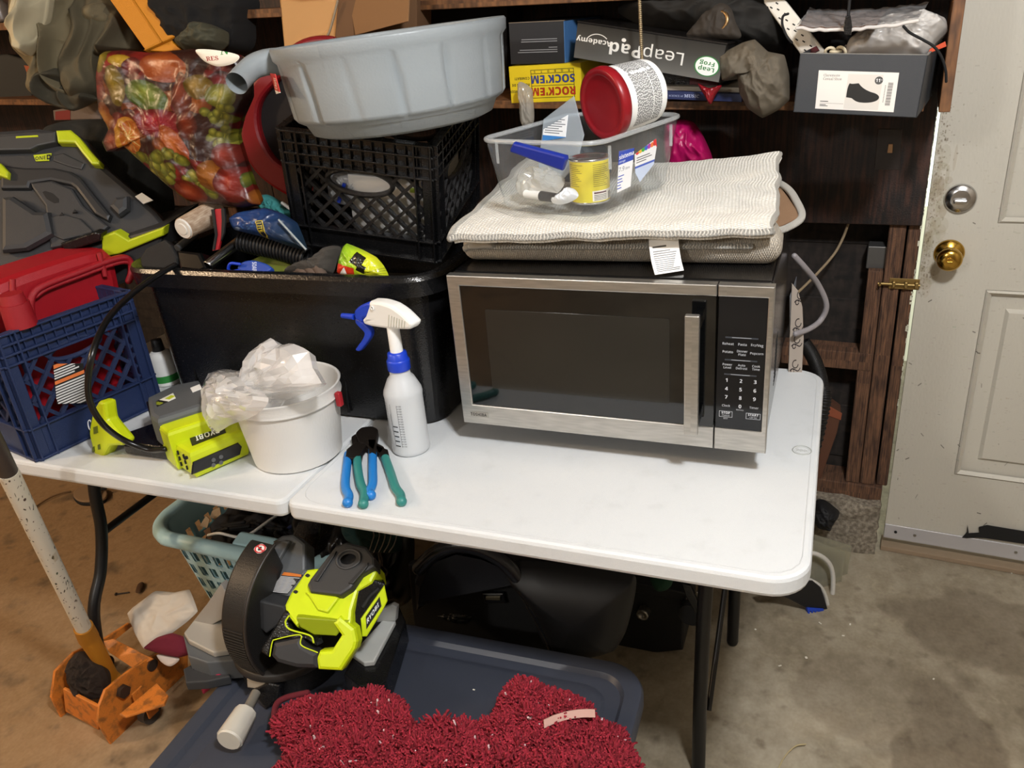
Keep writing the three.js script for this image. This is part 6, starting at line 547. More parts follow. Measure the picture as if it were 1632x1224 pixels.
cable('grey_cable', 'thick grey power cable looping out behind the microwave', [[1266, 408, { d: 0.72 }], [1284, 428, { d: 0.74 }], [1304, 454, { d: 0.78 }], [1317, 486, { d: 0.8 }], [1308, 510, { d: 0.8 }], [1290, 524, { d: 0.76 }], [1268, 532, { d: 0.72 }]], 0.0062, mat(0x8f8a8c, 0.5));
cable('beige_wire', 'thin beige wire hanging against the boards right of the microwave', [[1352, 356, { z: -0.01 }], [1344, 378, { z: -0.01 }], [1330, 404, { z: 0.01 }], [1306, 432, { z: 0.04 }], [1278, 460, { z: 0.1 }], [1262, 474, { z: 0.14 }]], 0.0035, mat(0x8f7d62, 0.7), 'wire');
{ const P = [[1280, 545, 0.14], [1294, 566, 0.14], [1304, 590, 0.15], [1310, 616, 0.16], [1312, 650, 0.18]].map(([u, v, z]) => at(u, v, { z })); P.push(P[4].clone().add(V(-0.03, -0.22, 0.02)), P[4].clone().add(V(-0.1, 0, 0.08)).setY(0.016), P[4].clone().add(V(-0.4, 0, 0.1)).setY(0.016)); const t = thing('black_hose', 'black corrugated hose rising behind the table end', 'hose', P[4].clone()); const c = curve(P); const gs = [new THREE.TubeGeometry(c, 90, 0.0155, 14)]; for (let i = 0; i < 90; i++) { const u = (i + 0.5) / 90, p = c.getPoint(u); gs.push(new THREE.TorusGeometry(0.0158, 0.0022, 8, 20).applyQuaternion(new THREE.Quaternion().setFromUnitVectors(V(0, 0, 1), c.getTangent(u))).translate(...p.toArray())); } wm('hose', gs, mat(0x101011, 0.45), t); }
{ const F = new Frame(at(1325, 690, { z: 0.0 }), yawN(0.1, 0.0)); const t = thing('brown_carton', 'small brown carton standing on the sill between the studs', 'carton', F.o.clone()); wm('carton', slab(F, [[1285, 655], [1314, 643], [1340, 662], [1334, 690], [1308, 764], [1280, 762]], 0.07, { b: 0.003 }), mat(0x5a3826, 0.85), t); wm('flap', slab(new Frame(F.o.clone().addScaledVector(F.N, 0.002), F.N), [[1314, 643], [1342, 659], [1340, 670], [1318, 662]], 0.003, { b: 0.001 }), mat(0x8a4a30, 0.8), t); }
{ const F = new Frame(at(1318, 822, { z: 0.075 }), yawN(0.1, 0.3)); const t = thing('black_rag', 'crumpled black rag on the concrete curb by the table end', 'rag', F.o.clone()); wm('rag', puff(F, [[1298, 800], [1312, 796], [1330, 808], [1338, 818], [1328, 834], [1322, 844], [1302, 838], [1294, 820]], { n: 70, k: 16, t: 0.05, f: (x, y) => 0.025 * ridge(x * 25, y * 25, 2) }), mat(0x101012, 0.7), t); }
// ------------------------------------------------------------------ under and before the table
const HZ = (y) => new Frame(V(0, y, 0), V(0, 1, 0), V(0, 0, -1));
const FR = (u, v, o, yaw, pitch = 0) => new Frame(at(u, v, o), yawN(yaw, pitch));
const push = (F, k) => new Frame(F.o.clone().addScaledVector(F.N, k), F.N);
const LID = { y: 0.3, c: V(-0.812, 0, 1.302), ry: 0.1, w: 0.86, d: 0.56 };
{ const { w, d } = LID; const t = thing('lidded_tote', 'big navy slate storage tote with its lid on, before the table', 'tote', LID.c.clone(), LID.ry); const m = M.slate, H = LID.y;
  mesh('tub', tub([[w - 0.16, d - 0.14, 0.06, 0.001], [w - 0.14, d - 0.12, 0.07, 0.01], [w - 0.06, d - 0.05, 0.08, H - 0.04]], 8), mat(0x20242f, 0.5), t);
  mesh('lid', tub([[w - 0.01, d - 0.01, 0.075, H - 0.04], [w, d, 0.08, H - 0.036], [w, d, 0.08, H - 0.01], [w - 0.008, d - 0.008, 0.078, H - 0.002], [w - 0.02, d - 0.02, 0.075, H], [w - 0.07, d - 0.07, 0.06, H - 0.003], [w - 0.085, d - 0.085, 0.055, H - 0.012], [w - 0.14, d - 0.13, 0.05, H - 0.014], [w - 0.15, d - 0.14, 0.05, H - 0.008], [w - 0.19, d - 0.17, 0.045, H - 0.004]], 10), m, t);
}
{ // maroon shag rug, thrown over the lid in two folds
  const F = HZ(0.306); const t = thing('shag_rug', 'maroon red shag rug crumpled on the lid of the navy tote', 'rug', at(700, 1190, { y: 0.3 })); const base = mat(0x7e1020, 0.95);
  const up = (u, v, h) => at(u, v, { y: 0.31 + h });
  const f1 = (x, y) => 0.02 * ridge(x * 7, y * 7, 2) + 0.01 * n2(x * 18, y * 18);
  const L1 = pillow(px(HZ(0.345), [[440, 1160], [450, 1140], [474, 1128], [520, 1122], [560, 1116], [598, 1116], [628, 1130], [650, 1172], [668, 1220], [704, 1262], [768, 1256], [806, 1222], [850, 1184], [960, 1168], [992, 1172], [1002, 1205], [1000, 1262], [440, 1275], [466, 1210], [450, 1170]]), { n: 160, k: 30, t: 0.04, bt: 0.028, e: 0.5, f: f1, tension: 0.3 }).applyMatrix4(HZ(0.335).m);
  const L2 = pillow(px(HZ(0.365), [[780, 1186], [800, 1144], [810, 1112], [826, 1098], [846, 1102], [864, 1118], [888, 1121], [924, 1131], [940, 1140], [934, 1156], [890, 1168], [830, 1186]]), { n: 100, k: 22, t: 0.032, bt: 0.045, e: 0.55, f: f1, tension: 0.3 }).applyMatrix4(HZ(0.356).m);
  const b1 = wm('backing', L1, base, t), b2 = wm('backing', L2, base, t);
  const seam = [[866, 1147], [884, 1139], [905, 1133], [928, 1130], [948, 1130]].map(([u, v]) => at(u, v, { y: 0.408 })); wm('white_hem', sheet((u, v) => curve(seam).getPoint(u).add(V(0.003 * v, -0.011 * v, 0.007 * v)), 24, 2, 0.003), mat(0xc7a094, 0.9), t, { label: 'pale binding along a turned edge' });
  wm('edge_binding', tube([[436, 1150], [440, 1124], [456, 1112], [490, 1104]].map(([u, v]) => at(u, v, { y: 0.35 })), 0.006, 40, 8), mat(0x5c0e1a, 0.9), t);
  const r = rng(101), tg = (() => { const g = new THREE.CylinderGeometry(0.0014, 0.0036, 0.02, 5, 3); g.translate(0, 0.007, 0); const p = g.attributes.position; for (let i = 0; i < p.count; i++) { const y = p.getY(i); p.setX(i, p.getX(i) + y * y * 14); } g.computeVertexNormals(); return clean(g); })();
  const N1 = 15000, N2 = 4200, im = new THREE.InstancedMesh(tg, mat(0xffffff, 0.9), N1 + N2); im.name = 'pile'; im.userData.kind = 'stuff'; im.castShadow = im.receiveShadow = true; let k = 0; const M4 = new THREE.Matrix4(), q = new THREE.Quaternion(), A = V(), B = V(), D = V(), col = new THREE.Color();
  for (const [g0, n] of [[L1, N1], [L2, N2]]) { const g = g0.index ? g0.toNonIndexed() : g0, P = g.attributes.position, tri = []; let tot = 0; for (let i = 0; i < P.count; i += 3) { A.fromBufferAttribute(P, i); B.fromBufferAttribute(P, i + 1); D.fromBufferAttribute(P, i + 2); const nn = B.clone().sub(A).cross(D.clone().sub(A)); const a = nn.length(); if (nn.y > 0) { tot += a; tri.push([tot, i, nn.normalize()]); } }
    for (let i = 0; i < n; i++) { const x = r() * tot; let lo = 0, hi = tri.length - 1; while (lo < hi) { const m2 = (lo + hi) >> 1; tri[m2][0] < x ? lo = m2 + 1 : hi = m2; } const [, ix, nn] = tri[lo]; let a = r(), b = r(); if (a + b > 1) { a = 1 - a; b = 1 - b; } A.fromBufferAttribute(P, ix); B.fromBufferAttribute(P, ix + 1); D.fromBufferAttribute(P, ix + 2); const p = A.clone().addScaledVector(B.sub(A), a).addScaledVector(D.sub(A), b); const dir = nn.clone().add(V(r() - 0.5, r() * 0.4, r() - 0.5).multiplyScalar(1.5)).normalize(); q.setFromUnitVectors(V(0, 1, 0), dir); q.multiply(new THREE.Quaternion().setFromAxisAngle(V(0, 1, 0), r() * 6.28)); const s = 0.75 + 0.6 * r(); M4.compose(p, q, V(s, s, s)); im.setMatrixAt(k, M4); const c = r(); col.setRGB(0.2 + 0.17 * c, 0.008 + 0.01 * c, 0.018 + 0.02 * c); if (r() < 0.006) col.setRGB(0.7, 0.5, 0.5); im.setColorAt(k, col); k++; } }
  t.add(im);
}
{ // mitre saw on the lid
  const t = thing('mitre_saw', 'lime green and black mitre saw standing on the navy tote lid', 'saw', V(-1.06, 0.3, 1.24)); const g = M.darkGrey, bk = M.blackPlastic, lm = mat(0xc9dc12, 0.4), gy = mat(0x55585a, 0.48, bumpN(20, 0.0003));
  // base with turntable and two wings
  const tc = at(456, 1014, { y: 0.37 }); wm('turntable', lathe([[0, 0], [0.107, 0], [0.112, 0.004], [0.112, 0.018], [0.106, 0.022], [0.03, 0.022], [0, 0.022]], 64).translate(tc.x, 0.348, tc.z), mat(0x2b2723, 0.5), t); wm('base', [cyl(0.1, 0.104, 0.05, tc.x, 0.325, tc.z)], bk, t);
  const H = (y, l, d, b = 0.003) => slab(HZ(y), l, d, { b });
  wm('wing', H(0.375, [[293, 1008], [352, 934], [360, 950], [360, 1000], [370, 1035], [340, 1040], [300, 1020]], 0.014), mat(0xaaa59b, 0.35, { metalness: 0.15 }), t); wm('wing_side', H(0.36, [[292, 1012], [355, 940], [372, 1000], [380, 1052], [330, 1056], [300, 1046]], 0.05), gy, t); wm('foot', H(0.325, [[292, 1066], [320, 1050], [368, 1054], [366, 1078], [330, 1086], [296, 1088]], 0.022), g, t); wm('foot_hole', H(0.3262, [[306, 1062], [314, 1059], [316, 1064], [308, 1067]], 0.004, 0.001), M.blackMatte, t);
  wm('fence', slab(FR(340, 980, { y: 0.4 }, 0.1, 0.15), [[300, 1000], [330, 962], [352, 930], [360, 945], [358, 985], [330, 1000]], 0.02, { b: 0.002 }), mat(0x9b958c, 0.35, { metalness: 0.2 }), t);
  wm('bed', H(0.375, [[560, 1042], [612, 985], [628, 972], [630, 990], [596, 1054], [580, 1056]], 0.012), mat(0xc8cac6, 0.3, { metalness: 0.2 }), t); wm('wing_side', H(0.363, [[560, 1050], [625, 975], [636, 966], [646, 988], [616, 1084], [606, 1092], [572, 1094], [548, 1074]], 0.06), bk, t); wm('fence', slab(FR(615, 980, { y: 0.39 }, 0.15, 0.2), [[600, 992], [604, 974], [624, 964], [632, 968], [630, 990]], 0.015, { b: 0.002 }), mat(0xb5b6b2, 0.3, { metalness: 0.3 }), t);
  // blade guard: a thick hoop in the plane of the blade
  const gx = -1.135, p3 = [[418, 864], [373, 965], [432, 1074]].map(([u, v]) => at(u, v, { x: gx })); const [a, b, c] = p3.map((p) => [p.z, p.y]); const dd = 2 * (a[0] * (b[1] - c[1]) + b[0] * (c[1] - a[1]) + c[0] * (a[1] - b[1])), s2 = (q) => q[0] * q[0] + q[1] * q[1]; const zc = (s2(a) * (b[1] - c[1]) + s2(b) * (c[1] - a[1]) + s2(c) * (a[1] - b[1])) / dd, yc = (s2(a) * (c[0] - b[0]) + s2(b) * (a[0] - c[0]) + s2(c) * (b[0] - a[0])) / dd, R = Math.hypot(a[0] - zc, a[1] - yc); const an = (q) => Math.atan2(q[1] - yc, q[0] - zc); let a0 = an(a), a1 = an(c); while (a1 > a0) a1 -= Math.PI * 2; const am = an(b); if (!(am < a0 && am > a1) && !(am - 6.2832 < a0 && am - 6.2832 > a1)) { a1 += 6.2832; }
  const arc = (r0, r1, n = 48) => { const o = []; for (let i = 0; i <= n; i++) { const q = a0 + (a1 - a0) * i / n; o.push([r1 * Math.cos(q), r1 * Math.sin(q)]); } for (let i = n; i >= 0; i--) { const q = a0 + (a1 - a0) * i / n; o.push([r0 * Math.cos(q), r0 * Math.sin(q)]); } return o; };
  const GM = new THREE.Matrix4().makeBasis(V(0, 0, 1), V(0, 1, 0), V(-1, 0, 0)).setPosition(gx, yc, zc); wm('blade_guard', [ext(arc(R * 0.5, R), 0.062, 0.006).translate(0, 0, 0.031).applyMatrix4(GM), ext(arc(R * 0.2, R * 0.97), 0.02, 0.002).translate(0, 0, 0.03).applyMatrix4(GM)], mat(0x1d1c1b, 0.42, bumpN(12, 0.0006)), t); const ribs = []; for (let i = 0; i < 26; i++) { const q = a0 + (a1 - a0) * (0.5 + 0.48 * i / 26); ribs.push(box(0.004, 0.003, 0.05, 0.001, R + 0.0003, 0, 0, 0, 0, 0).rotateZ(q).applyMatrix4(GM)); } wm('guard_rib', ribs, mat(0x15120f, 0.6), t); const rimA = []; for (let i = 0; i <= 30; i++) { const q = a0 + (a1 - a0) * i / 30; rimA.push(V(R * Math.cos(q), R * Math.sin(q), -0.031).applyMatrix4(GM)); } wm('guard_rim', tube(rimA, 0.0035, 90, 8), mat(0x2a2521, 0.4), t);
  const st = at(404, 872, { x: gx + 0.02 }); const stx = canvasTex(64, 64, (q) => { q.fillStyle = '#e9e2dc'; q.beginPath(); q.arc(32, 32, 31, 0, 7); q.fill(); q.strokeStyle = '#c3272c'; q.lineWidth = 7; q.beginPath(); q.arc(32, 32, 25, 0, 7); q.stroke(); q.fillStyle = '#222'; q.fillRect(22, 20, 16, 24); q.beginPath(); q.moveTo(14, 14); q.lineTo(50, 50); q.stroke(); }); const sn = V(0.15, Math.sin(a0 - 0.1), Math.cos(a0 - 0.1) + 0.1).normalize(); { const pc = V(gx + 0.008, yc + (R + 0.002) * Math.sin(a0 + 0.1 * Math.sign(a1 - a0)), zc + (R + 0.002) * Math.cos(a0 + 0.1 * Math.sign(a1 - a0))); const FS = new Frame(pc, sn); wm('warning_sticker', ext(smooth([[0.013, 0], [0, 0.011], [-0.013, 0], [0, -0.011]], 30), 0.0012, 0.0003, [], true).applyMatrix4(FS.m), mat(0xffffff, 0.5, { map: stx }), t, { label: 'round white warning sticker with a red ring' }); }
  // arm, motor housing, handle and battery, measured on their own planes
  const A = FR(440, 905, { y: 0.545 }, 0.2, 0.85); wm('arm', slab(A, [[434, 862], [449, 853], [467, 851], [486, 866], [486, 906], [489, 910], [453, 965], [445, 968], [412, 960], [402, 950], [418, 913], [438, 890]], 0.05, { b: 0.006 }), gy, t); wm('arm_ridge', slab(push(A, 0.01), [[438, 870], [452, 860], [462, 862], [440, 900], [424, 930], [414, 945], [408, 946], [424, 910]], 0.02, { b: 0.004 }), gy, t); wm('arm_side', slab(FR(432, 978, { y: 0.5 }, 0.15, 0.25), [[412, 957], [452, 966], [460, 985], [424, 1010], [412, 1000]], 0.05, { b: 0.004 }), g, t);
  wm('pivot_tower', slab(FR(490, 862, { y: 0.53 }, 0.2, 0.3), [[464, 856], [474, 834], [512, 828], [510, 856], [496, 892], [484, 888]], 0.07, { b: 0.005 }), bk, t);
  const lt = canvasTex(200, 256, (q) => { q.fillStyle = '#2b2b2b'; q.fillRect(0, 0, 200, 256); q.fillStyle = '#d8772a'; q.fillRect(6, 6, 188, 38); q.fillStyle = '#cfcfcf'; for (let i = 0; i < 13; i++) q.fillRect(10, 56 + i * 15, 178 - (i * 41) % 50, 8); }); wm('warning_label', slab(push(A, 0.004), [[453, 911], [482, 916], [457, 947], [428, 943]], 0.003, { b: 0.0004, fit: true }), mat(0xffffff, 0.5, { map: lt }), t, { label: 'dark label with an orange heading' });
  const B = FR(515, 955, { y: 0.525 }, 0.35, 0.95); wm('motor_housing', slab(B, [[453, 964], [462, 945], [489, 907], [505, 905], [560, 920], [597, 896], [600, 912], [592, 928], [570, 942], [561, 972], [559, 994], [534, 996], [480, 987], [472, 998], [455, 978]], 0.085, { b: 0.007 }), lm, t); wm('raised_panel', slab(push(B, 0.008), [[486, 944], [492, 950], [506, 972], [522, 976], [540, 952], [534, 949], [494, 943]], 0.015, { b: 0.004 }), lm, t); for (const [u, v] of [[490, 917], [471, 943]]) wm('screw', slab(push(B, 0.0012), smooth([[u - 4, v], [u, v - 3], [u + 4, v], [u, v + 3]], 12), 0.003, { b: 0.0005 }), M.blackMatte, t);
  wm('front_skirt', slab(FR(505, 992, { y: 0.50 }, 0.35, 0.2), [[472, 984], [480, 984], [556, 990], [536, 1014], [500, 1012], [478, 1000]], 0.03, { b: 0.003 }), mat(0x91a010, 0.45), t);
  const Dk = FR(545, 905, { y: 0.57 }, 0.25, 1.05); wm('battery_dock', slab(Dk, [[489, 931], [494, 922], [520, 888], [534, 870], [552, 863], [584, 871], [597, 888], [597, 902], [575, 915], [559, 937], [542, 948], [494, 943]], 0.045, { b: 0.006, holes: [smooth([[538, 892], [543, 884], [552, 879], [563, 879], [571, 884], [571, 893], [563, 901], [551, 904], [541, 901]], 28)] }), mat(0x343434, 0.55), t); wm('dock_ring', tube(smooth([[537, 892], [542, 883], [552, 877], [564, 877], [573, 883], [573, 894], [564, 902], [551, 906], [540, 902]], 24).map(([u, v]) => at(u, v, push(Dk, 0.001))), 0.0026, 90, 8, true), mat(0x3d3d3d, 0.5), t); wm('dock_rail', [[[500, 925], [530, 882], [536, 878], [532, 886], [506, 926]], [[555, 929], [580, 902], [586, 896], [586, 902], [562, 930]]].map((l) => slab(push(Dk, 0.004), l, 0.006, { b: 0.001 })), mat(0x262626, 0.5), t); wm('dock_socket', slab(push(Dk, -0.012), [[536, 892], [550, 877], [572, 880], [574, 894], [562, 904], [541, 905]], 0.01, { b: 0.002 }), M.blackMatte, t);
  const Bt = FR(585, 968, { y: 0.49 }, 0.75, 0.45); wm('battery', slab(push(Bt, 0.014), [[556, 994], [563, 963], [572, 928], [590, 922], [614, 930], [617, 950], [600, 985], [580, 1014], [562, 1006]], 0.05, { b: 0.005 }), bk, t); wm('battery_frame', slab(push(Bt, 0.02), [[575, 987], [613, 933], [618, 958], [611, 972], [585, 1015], [577, 1015]], 0.012, { b: 0.003 }), lm, t); const rt = canvasTex(256, 128, (q) => { q.fillStyle = '#151515'; q.fillRect(0, 0, 256, 128); q.fillStyle = '#dfe3e6'; q.font = 'bold 72px sans-serif'; q.fillText('RYOBI', 8, 88); }); { const q = [[584, 1003], [608, 966], [605, 951], [583, 983]].map(([u, v]) => at(u, v, push(Bt, 0.0212))); wm('brand_label', sheet((u, v) => q[0].clone().lerp(q[1], u).lerp(q[3].clone().lerp(q[2], u), v), 2, 2, 0.0012), mat(0xffffff, 0.45, { map: rt }), t); } wm('battery_grip', [[578, 968, 590, 950], [590, 950, 604, 938]].map(([u, v, u2, v2]) => bar(at(u, v, push(Bt, 0.015)), at(u2, v2, push(Bt, 0.015)), 0.004)), M.blackMatte, t);
  const Hd = FR(505, 1035, { y: 0.455 }, 0.3, 0.55); wm('handle_loop', slab(push(Hd, 0.004), [[529, 993], [541, 982], [565, 1002], [569, 1023], [566, 1035], [543, 1070], [506, 1068], [503, 1050], [508, 1038], [528, 1036], [543, 1013]], 0.038, { b: 0.008 }), lm, t); wm('handle_grip', slab(push(Hd, 0.006), [[434, 1024], [478, 1015], [483, 1028], [507, 1041], [507, 1067], [472, 1066], [440, 1057], [430, 1046]], 0.042, { b: 0.011 }), mat(0x28282a, 0.45), t); wm('handle_neck', slab(push(Hd, -0.002), [[416, 1032], [440, 994], [453, 972], [468, 976], [474, 990], [458, 990], [464, 1004], [500, 1015], [504, 1030], [476, 1012], [436, 1018], [428, 1048], [416, 1040]], 0.04, { b: 0.005 }), bk, t); wm('lime_stripe', [tube([[430, 1046], [434, 1024], [440, 1019], [478, 1012], [480, 1028], [506, 1040]].map(([u, v]) => at(u, v, push(Hd, 0.005))), 0.0013, 60, 6), tube([[460, 982], [455, 992], [462, 1003], [494, 1013], [500, 1024]].map(([u, v]) => at(u, v, push(Hd, 0.002))), 0.0018, 60, 6)], lm, t);
  // front clamp and knob
  wm('clamp_plate', slab(FR(408, 1090, { y: 0.34 }, 0.1, 0.6), [[393, 1081], [424, 1085], [419, 1099], [394, 1096]], 0.012, { b: 0.002 }), mat(0x9c9384, 0.4, { metalness: 0.6 }), t); wm('clamp_bracket', slab(FR(425, 1105, { y: 0.33 }, 0.2, 0.4), [[404, 1098], [428, 1088], [446, 1092], [442, 1116], [424, 1132], [408, 1112]], 0.04, { b: 0.004 }), bk, t);
  const k0 = at(408, 1104, { y: 0.338 }), k1 = at(390, 1138, { y: 0.338 }), k2 = at(366, 1178, { y: 0.338 }); wm('knob_shaft', cone(k0, k1, 0.0095, 0.0095), mat(0xa29b8e, 0.35, { metalness: 0.5 }), t); const kd = k2.clone().sub(k1).normalize(); wm('knob', [cone(k1.clone().addScaledVector(kd, -0.004), k2, 0.0225, 0.0265, 10), cone(k2, k2.clone().addScaledVector(kd, 0.004), 0.0245, 0.0225, 24)], mat(0xc9c4b8, 0.5), t);
}
{ // trolley jack
  const t = thing('trolley_jack', 'scuffed orange trolley jack with a chipped white handle on the floor', 'jack', V(-1.73, 0, 1.25)); const m = M.orange;
  const PX = (x) => new Frame(V(x, 0, 0), V(1, 0, 0)); const rp = [[156, 1152], [158, 1126], [168, 1100], [205, 1070], [242, 1046], [300, 1026], [300, 1080], [268, 1108], [240, 1124], [214, 1154], [177, 1187]];
  wm('side_plate', slab(PX(-1.64), rp, 0.008, { b: 0.002 }), m, t); wm('side_plate', slab(PX(-1.835), [[82, 1112], [88, 1070], [118, 1040], [170, 1016], [206, 993], [214, 996], [172, 1030], [150, 1050], [118, 1085], [112, 1142], [100, 1148]], 0.008, { b: 0.002 }), m, t);
  wm('cross_plate', slab(new Frame(V(0, 0, 1.35), V(0, 0, 1)), [[100, 1098], [158, 1128], [157, 1164], [104, 1134]], 0.008, { b: 0.002 }), m, t); wm('cross_plate', slab(FR(205, 1040, { x: -1.70 }, 0.2, 0.9), [[164, 1022], [180, 1018], [232, 1044], [244, 1050], [214, 1066], [174, 1040]], 0.006, { b: 0.001 }), m, t);
  wm('flange', slab(HZ(0.105), [[190, 1138], [250, 1088], [268, 1108], [262, 1122], [200, 1142]], 0.007, { b: 0.002 }), m, t);
  wm('pump_block', puff(FR(140, 1075, { z: 1.30 }, 0.4, 0.5), [[109, 1062], [128, 1038], [158, 1055], [172, 1086], [163, 1112], [124, 1108]], { t: 0.045, bt: 0.05, n: 50, k: 12, flat: 1, f: (x, y) => 0.03 * ridge(x * 26, y * 26, 2) - 0.015 }), mat(0x3a2c22, 0.55, bumpN(20, 0.003)), t);
  const hb = at(136, 1006, { z: 1.285 }), ht = at(-2, 722, { z: 1.41 }); const dir = ht.clone().sub(hb).normalize(), pp = at(180, 1082, { z: 1.25 }); wm('socket', [cone(hb.clone().addScaledVector(dir, -0.03), hb.clone().addScaledVector(dir, 0.02), 0.024, 0.022), cone(pp, hb.clone().addScaledVector(dir, -0.022), 0.016, 0.023), sph(0.02, ...pp.toArray())], mat(0xbd7c1c, 0.45, bumpN(8, 0.001)), t);
  const paint = canvasTex(256, 1024, (g, W, H) => { g.fillStyle = '#cfc6b4'; g.fillRect(0, 0, W, H); const r = rng(12); for (let i = 0; i < 260; i++) { const x = W * r(), y = H * r(); g.fillStyle = `rgba(${30 + 30 * r()},${24 + 22 * r()},20,.85)`; g.beginPath(); g.ellipse(x, y, 1 + 7 * r() * r(), 1 + 14 * r() * r(), r(), 0, 7); g.fill(); } for (let i = 0; i < 30; i++) { g.fillStyle = 'rgba(120,96,60,.25)'; g.fillRect(W * r(), H * r(), 30 * r(), 50 * r()); } });
  const jt = hb.clone().lerp(ht, 0.915); wm('handle', cone(hb, jt, 0.018, 0.019, 28), mat(0xffffff, 0.5, { map: paint }), t, { label: 'white painted handle, chipped' }); wm('handle_top', cone(jt, ht.clone().addScaledVector(dir, 0.25), 0.0178, 0.0178, 24), mat(0x3a302a, 0.5), t);
  for (const [u, v, r] of [[197, 1102, 0.017], [236, 1114, 0.014]]) { const p = at(u, v, { x: -1.632 }); wm('bolt', cyl(r, r, 0.012, 0, 0, 0, 0, Math.PI / 2, 6).translate(p.x, p.y, p.z), mat(0x4a4038, 0.4, { metalness: 0.6 }), t); } { const p = at(243, 1060, { x: -1.638 }); wm('pivot_hole', cyl(0.015, 0.015, 0.005, 0, 0, 0, 0, Math.PI / 2).translate(p.x, p.y, p.z), mat(0x2b1a10, 0.7), t); }
  const w = at(246, 1158, { x: -1.6 }); wm('caster_wheel', cyl(0.026, 0.026, 0.022, 0, 0, 0, 0, Math.PI / 2).translate(-1.6, 0.028, w.z), mat(0x3a332d, 0.6), t); wm('caster_fork', [box(0.005, 0.07, 0.03, 0.001, -1.584, 0.062, w.z), box(0.005, 0.07, 0.03, 0.001, -1.616, 0.062, w.z)], m, t); for (const z of [1.33]) wm('front_wheel', cyl(0.026, 0.026, 0.03, 0, 0, 0, 0, Math.PI / 2).translate(-1.86, 0.027, 1.2), M.blackMatte, t);
}
{ // laundry basket
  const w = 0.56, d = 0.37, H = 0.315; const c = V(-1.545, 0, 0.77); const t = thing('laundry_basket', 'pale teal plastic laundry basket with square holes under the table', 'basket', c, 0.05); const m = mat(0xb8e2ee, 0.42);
  const rings = (y) => { const k = y / H; return rrect(w - 0.11 * (1 - k), d - 0.1 * (1 - k), 0.09 - 0.03 * (1 - k), 18); }; const rows = 36, base = rings(H); const pos = [], idx = []; const per = []; { let s = 0; base.forEach((p, i) => { if (i) s += Math.hypot(p[0] - base[i - 1][0], p[1] - base[i - 1][1]); per.push(s); }); }
  // resample each ring evenly so that the holes keep their size
  const S = 208, ev = (y) => { const q = rings(y); const cl = [...q, q[0]]; const L = [0]; for (let i = 1; i < cl.length; i++) L.push(L[i - 1] + Math.hypot(cl[i][0] - cl[i - 1][0], cl[i][1] - cl[i - 1][1])); const out = []; let j = 0; for (let i = 0; i < S; i++) { const s = L[L.length - 1] * i / S; while (L[j + 1] < s) j++; const f = (s - L[j]) / (L[j + 1] - L[j]); out.push([cl[j][0] + (cl[j + 1][0] - cl[j][0]) * f, cl[j][1] + (cl[j + 1][1] - cl[j][1]) * f]); } return out; };
  for (const off of [0, 1]) { const b0 = pos.length / 3; for (let r = 0; r <= rows; r++) { const y = 0.004 + (H - 0.004) * r / rows; ev(y).forEach(([x, z]) => { const k = off ? 1 - 0.006 / Math.hypot(x, z) : 1; pos.push(x * k, y, z * k); }); } for (let r = 0; r < rows; r++) for (let i = 0; i < S; i++) { const hole = (r > 6 && r < 29) && ((r - 7) % 6 < 4) && (i % 5 < 3); if (hole) continue; const a = b0 + r * S + i, b = b0 + r * S + (i + 1) % S, c2 = a + S, e = b + S; off ? idx.push(a, b, c2, b, e, c2) : idx.push(a, c2, b, b, c2, e); } }
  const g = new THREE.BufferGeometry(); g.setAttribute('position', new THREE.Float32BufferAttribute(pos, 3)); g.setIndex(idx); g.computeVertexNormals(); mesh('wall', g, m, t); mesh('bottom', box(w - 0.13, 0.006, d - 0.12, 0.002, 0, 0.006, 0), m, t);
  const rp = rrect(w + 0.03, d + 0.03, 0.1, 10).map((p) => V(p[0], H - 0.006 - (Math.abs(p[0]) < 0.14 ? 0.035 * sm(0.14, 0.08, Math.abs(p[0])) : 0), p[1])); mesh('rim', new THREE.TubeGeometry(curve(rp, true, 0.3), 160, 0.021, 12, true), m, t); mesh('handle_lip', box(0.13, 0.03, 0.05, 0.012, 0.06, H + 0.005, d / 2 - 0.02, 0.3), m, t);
  const t2 = thing('cord_tangle', 'tangle of black cords and dark cloth filling the teal basket', 'cords', V(c.x, H - 0.1, c.z)); const r = rng(31); for (let i = 0; i < 9; i++) { const P = []; let x = -0.2 + 0.4 * r(), z = -0.1 + 0.2 * r(); for (let k = 0; k < 7; k++) { P.push([x, 0.05 + 0.05 * r(), z]); x += 0.16 * (r() - 0.5); z += 0.14 * (r() - 0.5); x = Math.max(-0.22, Math.min(0.22, x)); z = Math.max(-0.13, Math.min(0.13, z)); } mesh('cord', tube(P, 0.0055, 60, 8), i % 4 == 3 ? mat(0x1a2547, 0.6) : M.blackMatte, t2); } mesh('dark_cloth', pillow([[-0.2, -0.1], [0.2, -0.12], [0.21, 0.1], [-0.19, 0.12]], { t: 0.05, f: (x, y) => 0.05 * ridge(x * 9, y * 9, 2) }).rotateX(-Math.PI / 2), mat(0x15161c, 0.85), t2);
  cable('white_cable', 'loose white cable lying over the rim of the teal basket', [[332, 853, { y: 0.3 }], [350, 850, { y: 0.31 }], [380, 856, { y: 0.32 }], [400, 850, { y: 0.33 }], [420, 836, { y: 0.33 }], [440, 822, { y: 0.32 }]], 0.004, M.white); 
